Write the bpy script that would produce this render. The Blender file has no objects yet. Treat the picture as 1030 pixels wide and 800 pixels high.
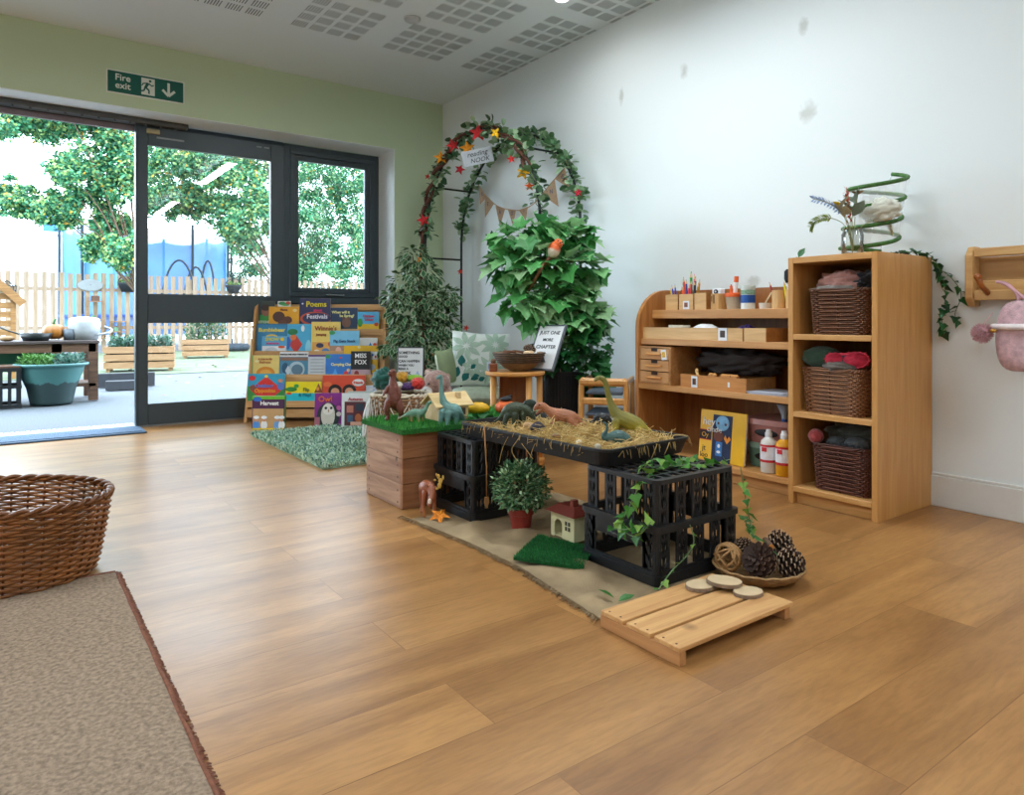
import bpy, math, random
from mathutils import Vector, Matrix, Euler, noise
R = math.radians
PI = math.pi
COL = bpy.context.scene.collection
rnd = random.Random(7)

# ---------- camera facts: eye 0.8 m above the floor at the world origin, looking 36 degrees clockwise from +Y
FPX, YH, EYE, PSI = 705.0, 321.0, 0.8, R(36.0)
SN, CS = math.sin(PSI), math.cos(PSI)
def ray(px):
    l = (px - 515) / FPX
    return SN + l * CS, CS - l * SN
def onz(px, py, z=0.0):
    t = FPX * (EYE - z) / (py - YH); a = ray(px); return Vector((a[0] * t, a[1] * t, z))
def onx(px, py, x):
    a = ray(px); t = x / a[0]; return Vector((x, a[1] * t, EYE - (py - YH) / FPX * t))
def ony(px, py, y):
    a = ray(px); t = y / a[1]; return Vector((a[0] * t, y, EYE - (py - YH) / FPX * t))
def far(px, py, dep):
    a = ray(px); return Vector((a[0] * dep, a[1] * dep, EYE - (py - YH) / FPX * dep))

# ---------- materials
def srgb(h):
    h = h.lstrip('#'); v = [int(h[i:i + 2], 16) / 255 for i in (0, 2, 4)]
    return tuple(c / 12.92 if c <= .04045 else ((c + .055) / 1.055) ** 2.4 for c in v) + (1,)
MATS = {}
DIM = [1.0]
def newmat(name):
    m = bpy.data.materials.new(name); m.use_nodes = True
    nt = m.node_tree; b = nt.nodes['Principled BSDF']; return m, nt, b
def plain(hexc, rough=.6, spec=.4, metal=0, noise_amt=.12, scale=18, bump=0, bscale=60, trans=0, sheen=0, coat=0):
    dim = DIM[0]; key = ('p', dim, hexc, rough, spec, metal, noise_amt, scale, bump, bscale, trans, sheen, coat)
    if key in MATS: return MATS[key]
    m, nt, b = newmat('mat_' + hexc)
    N, L = nt.nodes, nt.links
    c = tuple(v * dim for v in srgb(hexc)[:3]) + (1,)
    tc = N.new('ShaderNodeTexCoord')
    nz = N.new('ShaderNodeTexNoise'); nz.inputs['Scale'].default_value = scale; nz.inputs['Detail'].default_value = 4
    L.new(tc.outputs['Object'], nz.inputs['Vector'])
    cr = N.new('ShaderNodeValToRGB'); e = cr.color_ramp.elements
    e[0].position = .25; e[1].position = .75
    e[0].color = tuple(x * (1 - noise_amt) for x in c[:3]) + (1,)
    e[1].color = tuple(min(1, x * (1 + noise_amt)) for x in c[:3]) + (1,)
    L.new(nz.outputs['Fac'], cr.inputs['Fac']); L.new(cr.outputs['Color'], b.inputs['Base Color'])
    b.inputs['Roughness'].default_value = rough; b.inputs['Specular IOR Level'].default_value = spec
    b.inputs['Metallic'].default_value = metal
    if coat: b.inputs['Coat Weight'].default_value = coat
    if sheen: b.inputs['Sheen Weight'].default_value = sheen
    if bump:
        n2 = N.new('ShaderNodeTexNoise'); n2.inputs['Scale'].default_value = bscale; n2.inputs['Detail'].default_value = 5
        L.new(tc.outputs['Object'], n2.inputs['Vector'])
        bp = N.new('ShaderNodeBump'); bp.inputs['Strength'].default_value = bump; bp.inputs['Distance'].default_value = .01
        L.new(n2.outputs['Fac'], bp.inputs['Height']); L.new(bp.outputs['Normal'], b.inputs['Normal'])
    if trans:
        tl = N.new('ShaderNodeBsdfTranslucent'); mx = N.new('ShaderNodeMixShader'); mx.inputs[0].default_value = trans
        L.new(cr.outputs['Color'], tl.inputs['Color']); L.new(b.outputs[0], mx.inputs[1]); L.new(tl.outputs[0], mx.inputs[2])
        L.new(mx.outputs[0], N['Material Output'].inputs['Surface'])
    MATS[key] = m; return m
def wood(light, dark, axis='X', rough=.45, scale=1.0, knots=0, spec=.4):
    dim = DIM[0]; key = ('w', dim, light, dark, axis, rough, scale, knots)
    if key in MATS: return MATS[key]
    m, nt, b = newmat('wood_' + light[1:]); N, L = nt.nodes, nt.links
    tc = N.new('ShaderNodeTexCoord'); mp = N.new('ShaderNodeMapping')
    s = {'X': (1.2, 14, 14), 'Y': (14, 1.2, 14), 'Z': (14, 14, 1.2)}[axis]
    mp.inputs['Scale'].default_value = tuple(v * scale for v in s)
    oi = N.new('ShaderNodeObjectInfo'); L.new(tc.outputs['Object'], mp.inputs['Vector'])
    cx = N.new('ShaderNodeCombineXYZ'); mu = N.new('ShaderNodeMath'); mu.operation = 'MULTIPLY'; mu.inputs[1].default_value = 40
    L.new(oi.outputs['Random'], mu.inputs[0])
    for k in range(3): L.new(mu.outputs[0], cx.inputs[k])
    ad = N.new('ShaderNodeVectorMath'); L.new(mp.outputs[0], ad.inputs[0]); L.new(cx.outputs[0], ad.inputs[1])
    nz = N.new('ShaderNodeTexNoise'); nz.inputs['Scale'].default_value = 2.2; nz.inputs['Detail'].default_value = 7; nz.inputs['Distortion'].default_value = 1.1
    L.new(ad.outputs[0], nz.inputs['Vector'])
    cr = N.new('ShaderNodeValToRGB'); e = cr.color_ramp.elements
    e[0].position = .3; e[0].color = tuple(v * dim for v in srgb(dark)[:3]) + (1,); e[1].position = .68; e[1].color = tuple(v * dim for v in srgb(light)[:3]) + (1,)
    L.new(nz.outputs['Fac'], cr.inputs['Fac']); out = cr.outputs['Color']
    if knots:
        vo = N.new('ShaderNodeTexVoronoi'); vo.inputs['Scale'].default_value = knots; L.new(tc.outputs['Object'], vo.inputs['Vector'])
        r2 = N.new('ShaderNodeValToRGB'); q = r2.color_ramp.elements
        q[0].position = .03; q[0].color = (.12, .06, .03, 1); q[1].position = .1; q[1].color = (1, 1, 1, 1)
        L.new(vo.outputs['Distance'], r2.inputs['Fac'])
        mx = N.new('ShaderNodeMixRGB'); mx.blend_type = 'MULTIPLY'; mx.inputs[0].default_value = .8
        L.new(out, mx.inputs[1]); L.new(r2.outputs['Color'], mx.inputs[2]); out = mx.outputs[0]
    L.new(out, b.inputs['Base Color']); b.inputs['Roughness'].default_value = rough; b.inputs['Specular IOR Level'].default_value = spec
    bp = N.new('ShaderNodeBump'); bp.inputs['Strength'].default_value = .12; bp.inputs['Distance'].default_value = .004
    L.new(nz.outputs['Fac'], bp.inputs['Height']); L.new(bp.outputs['Normal'], b.inputs['Normal'])
    MATS[key] = m; return m
def glow(hexc, s):
    m, nt, b = newmat('glow'); b.inputs['Emission Color'].default_value = srgb(hexc); b.inputs['Emission Strength'].default_value = s
    b.inputs['Base Color'].default_value = srgb(hexc); return m
def glassy(name='pane_glass', tint=(1, 1, 1, 1), rough=.0, refl=1.0):
    if name in MATS: return MATS[name]
    m, nt, b = newmat(name); N, L = nt.nodes, nt.links
    fr = N.new('ShaderNodeFresnel'); fr.inputs['IOR'].default_value = 1.45
    tr = N.new('ShaderNodeBsdfTransparent'); tr.inputs['Color'].default_value = tint
    gl = N.new('ShaderNodeBsdfGlossy'); gl.inputs['Roughness'].default_value = rough
    mx = N.new('ShaderNodeMixShader'); mu = N.new('ShaderNodeMath'); mu.operation = 'MULTIPLY'; mu.inputs[1].default_value = refl
    L.new(fr.outputs[0], mu.inputs[0]); L.new(mu.outputs[0], mx.inputs[0]); L.new(tr.outputs[0], mx.inputs[1]); L.new(gl.outputs[0], mx.inputs[2])
    L.new(mx.outputs[0], N['Material Output'].inputs['Surface']); N.remove(b)
    MATS[name] = m; return m

# ---------- mesh collector
class MB:
    def __init__(s): s.v = []; s.f = []; s.mi = []; s.m = 0; s.M = Matrix()
    def add(s, vs, fs):
        o = len(s.v); M = s.M
        s.v += [tuple(M @ Vector(p)) for p in vs]; s.f += [tuple(i + o for i in f) for f in fs]; s.mi += [s.m] * len(fs); return s
    def box(s, x0, x1, y0, y1, z0, z1, bev=0):
        if bev <= 0:
            vs = [(x, y, z) for x in (x0, x1) for y in (y0, y1) for z in (z0, z1)]
            return s.add(vs, [(0, 1, 3, 2), (4, 6, 7, 5), (0, 4, 5, 1), (2, 3, 7, 6), (0, 2, 6, 4), (1, 5, 7, 3)])
        b = min(bev, (x1 - x0) / 2.01, (y1 - y0) / 2.01, (z1 - z0) / 2.01)
        vs = []; idx = {}
        for ix, (x, xi) in enumerate(((x0, x0 + b), (x1, x1 - b))):
            for iy, (y, yi) in enumerate(((y0, y0 + b), (y1, y1 - b))):
                for iz, (z, zi) in enumerate(((z0, z0 + b), (z1, z1 - b))):
                    for a, p in enumerate(((x, yi, zi), (xi, y, zi), (xi, yi, z))):
                        idx[ix, iy, iz, a] = len(vs); vs.append(p)
        fs = []
        g = lambda *k: idx[k]
        for i in (0, 1):
            q = [g(i, 0, 0, 0), g(i, 1, 0, 0), g(i, 1, 1, 0), g(i, 0, 1, 0)]; fs.append(q if i else q[::-1])
            q = [g(0, i, 0, 1), g(0, i, 1, 1), g(1, i, 1, 1), g(1, i, 0, 1)]; fs.append(q if i else q[::-1])
            q = [g(0, 0, i, 2), g(1, 0, i, 2), g(1, 1, i, 2), g(0, 1, i, 2)]; fs.append(q if i else q[::-1])
        for i in (0, 1):
            for j in (0, 1):
                fs.append((g(i, j, 0, 0), g(i, j, 1, 0), g(i, j, 1, 1), g(i, j, 0, 1)))
                fs.append((g(i, 0, j, 0), g(i, 1, j, 0), g(i, 1, j, 2), g(i, 0, j, 2)))
                fs.append((g(0, i, j, 1), g(1, i, j, 1), g(1, i, j, 2), g(0, i, j, 2)))
                for k in (0, 1): fs.append((g(i, j, k, 0), g(i, j, k, 1), g(i, j, k, 2)))
        return s.add(vs, fs)
    def tube(s, pts, r, n=8, closed=False, cap=True, flat=1.0):
        pts = [Vector(p) for p in pts]; k = len(pts)
        rs = r if isinstance(r, (list, tuple)) else [r] * k
        vs = []; up = None
        for i, p in enumerate(pts):
            a = pts[(i - 1) % k] if (closed or i) else p; b = pts[(i + 1) % k] if (closed or i < k - 1) else p
            t = (b - a)
            t = t.normalized() if t.length > 1e-9 else Vector((0, 0, 1))
            if up is None:
                up = Vector((0, 0, 1)) if abs(t.z) < .9 else Vector((1, 0, 0))
            u = t.cross(up)
            if u.length < 1e-4: u = t.orthogonal()
            u.normalize(); w = u.cross(t).normalized(); up = w
            for j in range(n):
                q = 2 * PI * j / n; vs.append(p + u * math.cos(q) * rs[i] + w * math.sin(q) * rs[i] * flat)
        fs = []
        for i in range(k if closed else k - 1):
            for j in range(n):
                a = i * n + j; b = i * n + (j + 1) % n; c = ((i + 1) % k) * n
                fs.append((a, b, c + (j + 1) % n, c + j))
        if not closed and cap: fs += [tuple(range(n))[::-1], tuple(range((k - 1) * n, k * n))]
        return s.add(vs, fs)
    def lathe(s, prof, c=(0, 0, 0), n=24, sx=1, sy=1, cap=True):
        vs = [(c[0] + r * math.cos(2 * PI * j / n) * sx, c[1] + r * math.sin(2 * PI * j / n) * sy, c[2] + z) for r, z in prof for j in range(n)]
        fs = [(i * n + j, i * n + (j + 1) % n, (i + 1) * n + (j + 1) % n, (i + 1) * n + j) for i in range(len(prof) - 1) for j in range(n)]
        if cap: fs += [tuple(range(n))[::-1], tuple(range((len(prof) - 1) * n, len(prof) * n))]
        return s.add(vs, fs)
    def ball(s, c, rx, ry=None, rz=None, n=14, m=9, rot=None):
        ry = ry or rx; rz = rz or rx; vs = []; rot = rot or Matrix()
        for i in range(m + 1):
            a = PI * i / m
            for j in range(n):
                b = 2 * PI * j / n
                vs.append(Vector(c) + rot @ Vector((rx * math.sin(a) * math.cos(b), ry * math.sin(a) * math.sin(b), -rz * math.cos(a))))
        fs = [(i * n + j, i * n + (j + 1) % n, (i + 1) * n + (j + 1) % n, (i + 1) * n + j) for i in range(m) for j in range(n)]
        return s.add(vs, fs)
    def prism(s, pts, z0, z1):   # outline in xy
        n = len(pts); vs = [(x, y, z0) for x, y in pts] + [(x, y, z1) for x, y in pts]
        fs = [tuple(range(n))[::-1], tuple(range(n, 2 * n))] + [(i, (i + 1) % n, n + (i + 1) % n, n + i) for i in range(n)]
        return s.add(vs, fs)
    def poly(s, vs): return s.add(vs, [tuple(range(len(vs)))])
    def build(s, name, mats, parent=None, smooth=False, bevel=0, kind=None, label=None):
        me = bpy.data.meshes.new(name); me.from_pydata(s.v, [], s.f)
        mats = mats if isinstance(mats, (list, tuple)) else [mats]
        for m in mats: me.materials.append(m)
        if len(mats) > 1: me.polygons.foreach_set('material_index', s.mi)
        if smooth: me.polygons.foreach_set('use_smooth', [True] * len(me.polygons))
        me.update(); me.validate()
        o = bpy.data.objects.new(name, me); COL.objects.link(o)
        if parent: o.parent = parent
        if bevel:
            b = o.modifiers.new('b', 'BEVEL'); b.width = bevel; b.segments = 2; b.limit_method = 'ANGLE'
        if kind: o['kind'] = kind
        if label: o['label'] = label
        return o
def thing(name, label, cat, loc=(0, 0, 0), rz=0, group=None, rot=None):
    o = bpy.data.objects.new(name, None); COL.objects.link(o); o.location = loc; o.rotation_euler = rot or (0, 0, rz)
    o.empty_display_size = .05
    return tag(o, label, cat, group)
def tag(o, label, cat, group=None, kind=None):
    o['label'] = label; o['category'] = cat
    if group: o['group'] = group
    if kind: o['kind'] = kind
    return o
def struct(mb, name, m, **k):
    return mb.build(name, m, kind='structure', **k)
KIDS = {}
def copy_tree(o, parent=None):
    c = o.copy(); COL.objects.link(c); c.parent = parent
    for ch in [x for x in COL.objects if x.parent == o]: copy_tree(ch, c)
    return c
def text(s, size, loc, rot, m, parent, name='lettering', ext=.0006, align='CENTER', bold=0, shear=0):
    cu = bpy.data.curves.new(name, 'FONT'); cu.body = s; cu.size = size; cu.extrude = ext; cu.align_x = align; cu.align_y = 'CENTER'
    cu.offset = bold; cu.shear = shear; cu.resolution_u = 3
    tmp = bpy.data.objects.new('tmp', cu); me = bpy.data.meshes.new_from_object(tmp); bpy.data.objects.remove(tmp); bpy.data.curves.remove(cu)
    me.materials.clear(); me.materials.append(m); o = bpy.data.objects.new(name, me); COL.objects.link(o); o.parent = parent
    o.location = loc; o.rotation_euler = rot; return o
def spline(pts, n=6):
    pts = [tuple(p) for p in pts]; out = []
    k = len(pts)
    for i in range(k - 1):
        p0 = pts[max(i - 1, 0)]; p1 = pts[i]; p2 = pts[i + 1]; p3 = pts[min(i + 2, k - 1)]
        for j in range(n):
            t = j / n
            out.append(tuple(.5 * (2 * b + (c - a) * t + (2 * a - 5 * b + 4 * c - d) * t * t + (3 * b - a - 3 * c + d) * t ** 3) for a, b, c, d in zip(p0, p1, p2, p3)))
    out.append(pts[-1]); return out
def limb(mb, pts, n=10, seg=5, flat=1.0):   # pts: (x,y,z,r)
    q = spline(pts, seg); mb.tube([p[:3] for p in q], [max(.0008, p[3]) for p in q], n, flat=flat)
    for e in (q[0], q[-1]):
        if e[3] > .003: mb.ball(e[:3], e[3] * .98, n=10, m=6)
def fused(mb, name, m, parent, voxel=.004, smooth_it=4, label=None):
    o = mb.build(name, m, parent, smooth=True, label=label)
    r = o.modifiers.new('r', 'REMESH'); r.mode = 'VOXEL'; r.voxel_size = voxel; r.use_smooth_shade = True
    s = o.modifiers.new('s', 'SMOOTH'); s.factor = .6; s.iterations = smooth_it
    return o
# leaf outlines in xy, stalk at origin, tip along +x, unit length
def leaf_simple(w=.42): return [(0, 0), (.3, w * .8 / 2 + .02), (.6, w / 2), (1, 0), (.6, -w / 2), (.3, -w * .8 / 2 - .02)]
LEAF_ROUND = [(0, 0), (.12, .3), (.5, .48), (.88, .3), (1, 0), (.88, -.3), (.5, -.48), (.12, -.3)]
LEAF_LOBED = [(.08, 0), (-.12, .22), (.02, .3), (-.02, .55), (.28, .42), (.48, .62), (.58, .3), (1, 0), (.58, -.3), (.48, -.62), (.28, -.42), (-.02, -.55), (.02, -.3), (-.12, -.22)]
LEAF_IVY = [(.05, 0), (-.1, .25), (.15, .52), (.38, .3), (1, 0), (.38, -.3), (.15, -.52), (-.1, -.25)]
def put_leaf(mb, pos, direction, size, outline, fold=.18, rim=None, r=rnd, droop=.15):
    d = Vector(direction)
    if d.length < 1e-6: d = Vector((1, 0, 0))
    d.normalize(); up = Vector((r.uniform(-.6, .6), r.uniform(-.6, .6), 1)).normalized()
    y = up.cross(d)
    if y.length < 1e-3: y = d.orthogonal()
    y.normalize(); z = d.cross(y)
    pos = Vector(pos)
    def P(a, b): return pos + (d * a + y * b + z * (-abs(b) * -fold - droop * a * a)) * size
    n = len(outline); c = P(.45, 0)
    vs = [P(a, b) for a, b in outline]
    if rim is None:
        fs = [(n, i, (i + 1) % n) for i in range(n)]
        mb.add(vs + [c], fs)
    else:
        inner = [P(.5 + (a - .5) * rim, b * rim * .85) + z * .002 * size for a, b in outline]
        mb.m = 1; mb.add(vs + inner, [(i, (i + 1) % n, n + (i + 1) % n, n + i) for i in range(n)])
        mb.m = 0; mb.add(inner + [c], [(n, i, (i + 1) % n) for i in range(n)])
def strand(pts, name_s, name_l, parent, ms, ml, size, every, outline, rad=.0015, spread=1.0, r=rnd):
    q = spline(pts, 5); s = MB(); s.tube(q, rad, 5); s.build(name_s, ms, parent, smooth=True)
    lf = MB(); acc = 0; k = 0
    for a, b in zip(q[:-1], q[1:]):
        a = Vector(a); b = Vector(b); seg = (b - a); acc += seg.length
        while acc > every:
            acc -= every; k += 1
            lf.m = k % len(ml) if isinstance(ml, list) else 0
            side = seg.normalized().cross(Vector((r.uniform(-1, 1), r.uniform(-1, 1), r.uniform(-1, 1)))).normalized()
            put_leaf(lf, b, side * spread + seg.normalized() * .5 + Vector((0, 0, -.3)), size * r.uniform(.7, 1.2), outline, r=r)
    lf.build(name_l, ml, parent)
# woven basket: closed path t in [0,1) -> (x, y) unit; rows of strands over stakes
def woven(prefix, parent, path, h, rows, stakes, rad, amp, m, flare=lambda k: 1.0, m2=None, floor_=True, rimr=None, n=5):
    per = 6; N_ = stakes * per
    w = MB()
    for k in range(rows):
        z = rad + (h - 2 * rad) * k / (rows - 1); sc = flare(z / h); ph = (k % 2) * PI
        pts = []
        for i in range(N_):
            x, y = path(i / N_); L_ = math.hypot(x, y); o = amp * math.cos(PI * i / per + ph)
            pts.append((x * sc * (1 + o / L_), y * sc * (1 + o / L_), z + rnd.uniform(-.1, .1) * rad))
        w.tube(pts, rad, n, closed=True)
    w.build('woven_strands', m, parent, smooth=True)
    st = MB()
    for i in range(stakes):
        x, y = path(i / stakes)
        st.tube([(x * flare(a) * 1.0, y * flare(a) * 1.0, h * a) for a in (0, .33, .66, 1)], rad * .9, 4)
    st.build('stakes', m2 or m, parent, smooth=True)
    rm = MB(); rr = rimr or rad * 1.6
    for tw in (0, PI):
        pts = []
        for i in range(N_):
            x, y = path(i / N_); L_ = math.hypot(x, y); a = i * .55 + tw
            pts.append((x * flare(1) * (1 + .7 * rr * math.cos(a) / L_), y * flare(1) * (1 + .7 * rr * math.cos(a) / L_), h + .7 * rr * math.sin(a)))
        rm.tube(pts, rr * .8, n, closed=True)
    rm.build('rim', m2 or m, parent, smooth=True)
    if floor_:
        b = MB(); pts = [tuple(c * flare(0) * .99 for c in path(i / 40)) for i in range(40)]
        b.prism(pts, .001, .006); b.build('base', m, parent)
def ellipse(a, b): return lambda t: (a * math.cos(2 * PI * t), b * math.sin(2 * PI * t))
def roundrect(a, b, p=.25):
    def f(t):
        c, s = math.cos(2 * PI * t), math.sin(2 * PI * t)
        return (a * math.copysign(abs(c) ** p, c), b * math.copysign(abs(s) ** p, s))
    return f
# ================= camera, world, render look
sc = bpy.context.scene
cam = bpy.data.cameras.new('camera'); co = bpy.data.objects.new('camera', cam); COL.objects.link(co)
cam.sensor_width = 36; cam.lens = 36 * FPX / 1030; cam.shift_y = -(400 - YH) / 1030; cam.clip_start = .05; cam.clip_end = 200
co.location = (0, 0, EYE); co.rotation_euler = (PI / 2, 0, -PSI); sc.camera = co
sc.view_settings.view_transform = 'Standard'; sc.view_settings.look = 'None'; sc.view_settings.gamma = 1
sc.view_settings.use_curve_mapping = False; sc.view_settings.exposure = 0.18
sc.cycles.use_denoising = True; sc.cycles.max_bounces = 8; sc.cycles.diffuse_bounces = 4; sc.cycles.transparent_max_bounces = 12
sc.cycles.sample_clamp_indirect = 6; sc.cycles.caustics_reflective = False; sc.cycles.caustics_refractive = False
w = bpy.data.worlds.new('overcast_sky'); sc.world = w; w.use_nodes = True
N, L = w.node_tree.nodes, w.node_tree.links; bg = N['Background']
tcw = N.new('ShaderNodeTexCoord'); nw = N.new('ShaderNodeTexNoise'); nw.inputs['Scale'].default_value = 1.6
cw = N.new('ShaderNodeValToRGB'); cw.color_ramp.elements[0].color = (.62, .82, 1, 1); cw.color_ramp.elements[1].color = (.78, .90, 1, 1)
L.new(tcw.outputs['Generated'], nw.inputs['Vector']); L.new(nw.outputs['Fac'], cw.inputs['Fac']); L.new(cw.outputs['Color'], bg.inputs['Color'])
bg.inputs['Strength'].default_value = 9.5

XR, YW, YD, ZC = 3.245, 5.54, 5.86, 2.75      # wall by the shelves, window wall, door plane, ceiling
XL, YB = -4.6, -3.4
# ================= floor: oak planks along X
m, nt, b = newmat('oak_planks'); N, L = nt.nodes, nt.links
geo = N.new('ShaderNodeNewGeometry')
br = N.new('ShaderNodeTexBrick'); br.inputs['Scale'].default_value = 1; br.inputs['Brick Width'].default_value = 1.25; br.inputs['Row Height'].default_value = .19
br.inputs['Mortar Size'].default_value = .0012; br.inputs['Mortar Smooth'].default_value = .3; br.offset = .37; br.inputs['Bias'].default_value = 0
br.inputs['Color1'].default_value = (0, 0, 0, 1); br.inputs['Color2'].default_value = (1, 1, 1, 1); br.inputs['Mortar'].default_value = (.5, .5, .5, 1)
L.new(geo.outputs['Position'], br.inputs['Vector'])
mp = N.new('ShaderNodeMapping'); mp.inputs['Scale'].default_value = (1.0, 6.5, 1)
ad = N.new('ShaderNodeVectorMath'); ad.operation = 'MULTIPLY_ADD'; ad.inputs[1].default_value = (7, 13, 0)
L.new(br.outputs['Color'], ad.inputs[0]); L.new(geo.outputs['Position'], ad.inputs[2]); L.new(ad.outputs[0], mp.inputs['Vector'])
n1 = N.new('ShaderNodeTexNoise'); n1.inputs['Scale'].default_value = 1.3; n1.inputs['Detail'].default_value = 6; n1.inputs['Distortion'].default_value = .8; L.new(mp.outputs[0], n1.inputs['Vector'])
n2 = N.new('ShaderNodeTexNoise'); n2.inputs['Scale'].default_value = 16; n2.inputs['Detail'].default_value = 8; n2.inputs['Distortion'].default_value = .4; L.new(mp.outputs[0], n2.inputs['Vector'])
c1 = N.new('ShaderNodeValToRGB'); e = c1.color_ramp.elements; e[0].position = .3; e[0].color = srgb('#8f6337'); e[1].position = .7; e[1].color = srgb('#b5854f')
L.new(n1.outputs['Fac'], c1.inputs['Fac'])
c2 = N.new('ShaderNodeValToRGB'); e = c2.color_ramp.elements; e[0].position = .35; e[0].color = (.84, .83, .82, 1); e[1].position = .6; e[1].color = (1.05, 1.05, 1.05, 1)
L.new(n2.outputs['Fac'], c2.inputs['Fac'])
mA = N.new('ShaderNodeMixRGB'); mA.blend_type = 'MULTIPLY'; mA.inputs[0].default_value = .8; L.new(c1.outputs[0], mA.inputs[1]); L.new(c2.outputs[0], mA.inputs[2])
c3 = N.new('ShaderNodeValToRGB'); e = c3.color_ramp.elements; e[0].color = (.88, .86, .84, 1); e[1].color = (1.05, 1.05, 1.04, 1); L.new(br.outputs['Color'], c3.inputs['Fac'])
mB = N.new('ShaderNodeMixRGB'); mB.blend_type = 'MULTIPLY'; mB.inputs[0].default_value = 1; L.new(mA.outputs[0], mB.inputs[1]); L.new(c3.outputs[0], mB.inputs[2])
mC = N.new('ShaderNodeMixRGB'); mC.blend_type = 'MULTIPLY'; mC.inputs[2].default_value = (.62, .56, .5, 1)
L.new(br.outputs['Fac'], mC.inputs[0]); L.new(mB.outputs[0], mC.inputs[1]); L.new(mC.outputs[0], b.inputs['Base Color'])
b.inputs['Roughness'].default_value = .34; b.inputs['Specular IOR Level'].default_value = .5
nr = N.new('ShaderNodeTexNoise'); nr.inputs['Scale'].default_value = 2; rr_ = N.new('ShaderNodeMapRange'); rr_.inputs[3].default_value = .24; rr_.inputs[4].default_value = .40
L.new(geo.outputs['Position'], nr.inputs['Vector']); L.new(nr.outputs['Fac'], rr_.inputs[0]); L.new(rr_.outputs[0], b.inputs['Roughness'])
bp = N.new('ShaderNodeBump'); bp.inputs['Strength'].default_value = .08; bp.inputs['Distance'].default_value = .002; L.new(n2.outputs['Fac'], bp.inputs['Height']); L.new(bp.outputs[0], b.inputs['Normal'])
FLOOR_MAT = m
f = MB(); f.box(XL, XR + .15, YB, YW + .12, -.12, 0); f.box(-1.4, 2.762, YW + .12, YD + .16, -.12, 0); struct(f, 'floor', FLOOR_MAT)

# ================= wall paints
def paint(name, hexc, stains=None):
    m, nt, b = newmat(name); N, L = nt.nodes, nt.links
    c = N.new('ShaderNodeRGB'); c.outputs[0].default_value = srgb(hexc); out = c.outputs[0]
    geo = N.new('ShaderNodeNewGeometry')
    nz = N.new('ShaderNodeTexNoise'); nz.inputs['Scale'].default_value = 60; L.new(geo.outputs['Position'], nz.inputs['Vector'])
    n2 = N.new('ShaderNodeTexNoise'); n2.inputs['Scale'].default_value = 22; n2.inputs['Detail'].default_value = 4; L.new(geo.outputs['Position'], n2.inputs['Vector'])
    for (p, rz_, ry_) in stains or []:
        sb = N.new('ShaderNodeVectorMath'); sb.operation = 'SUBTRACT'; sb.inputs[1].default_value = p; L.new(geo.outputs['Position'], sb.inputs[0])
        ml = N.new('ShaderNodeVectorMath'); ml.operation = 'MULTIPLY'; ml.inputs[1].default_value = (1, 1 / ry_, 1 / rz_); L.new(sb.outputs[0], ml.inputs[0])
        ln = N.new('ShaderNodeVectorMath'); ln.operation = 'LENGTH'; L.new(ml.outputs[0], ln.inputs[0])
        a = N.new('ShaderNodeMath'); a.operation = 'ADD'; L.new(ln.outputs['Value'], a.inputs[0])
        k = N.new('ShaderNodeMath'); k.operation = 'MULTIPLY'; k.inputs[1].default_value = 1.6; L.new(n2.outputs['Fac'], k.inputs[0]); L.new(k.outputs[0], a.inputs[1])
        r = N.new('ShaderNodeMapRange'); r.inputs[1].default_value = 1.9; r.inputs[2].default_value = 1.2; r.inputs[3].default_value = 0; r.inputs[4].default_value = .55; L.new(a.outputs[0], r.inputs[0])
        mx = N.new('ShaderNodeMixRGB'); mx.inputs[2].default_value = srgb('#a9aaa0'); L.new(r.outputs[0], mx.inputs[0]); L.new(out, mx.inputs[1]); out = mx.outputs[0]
    L.new(out, b.inputs['Base Color']); b.inputs['Roughness'].default_value = .55; b.inputs['Specular IOR Level'].default_value = .25
    bp = N.new('ShaderNodeBump'); bp.inputs['Strength'].default_value = .05; bp.inputs['Distance'].default_value = .002; L.new(nz.outputs['Fac'], bp.inputs['Height']); L.new(bp.outputs[0], b.inputs['Normal'])
    return m
st = []
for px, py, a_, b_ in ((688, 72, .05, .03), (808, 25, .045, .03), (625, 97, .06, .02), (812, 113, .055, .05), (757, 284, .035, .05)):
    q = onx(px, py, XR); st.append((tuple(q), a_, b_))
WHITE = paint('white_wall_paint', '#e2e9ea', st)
GREEN = paint('green_wall_paint', '#c3d3b2')
CEILM = paint('ceiling_paint', '#dde6eb')
REV = paint('reveal_paint', '#ebf3f4')
SKIRT = plain('#d8d8d4', rough=.35, noise_amt=.02)
struct(MB().box(XR, XR + .15, YB, YW, 0, ZC), 'wall_right', WHITE)
g = MB(); g.box(2.762, XR + .15, YW, YW + .4, 0, ZC); g.box(-1.4, 2.762, YW, YW + .4, 2.281, ZC); g.box(XL - .15, -1.4, YW, YW + .4, 0, ZC)
struct(g, 'wall_window', GREEN)
g = MB(); g.box(2.757, 2.762, YW + .004, YD, 0, 2.281); g.box(-1.4, 2.762, YW + .004, YD, 2.276, 2.281); g.box(-1.4, -1.395, YW + .004, YD, 0, 2.281)
struct(g, 'trim_1', REV)
struct(MB().box(XL - .15, XL, YB, YW, 0, ZC), 'wall_left', WHITE)
struct(MB().box(XL - .15, XR + .15, YB - .15, YB, 0, ZC), 'wall_back', WHITE)
struct(MB().box(XL - .15, XR + .15, YB - .15, YW + .4, ZC, ZC + .12), 'ceiling', CEILM)
b_ = MB(); b_.prism([(XR - .018, YB), (XR, YB), (XR, YW), (XR - .018, YW)], 0, .13); b_.prism([(XR - .012, YB), (XR, YB), (XR, YW), (XR - .012, YW)], .13, .142)
struct(b_, 'baseboard_right', SKIRT, bevel=.003)
struct(MB().box(2.762, XR - .018, YW - .018, YW, 0, .142), 'baseboard_window', SKIRT, bevel=.003)
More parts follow.
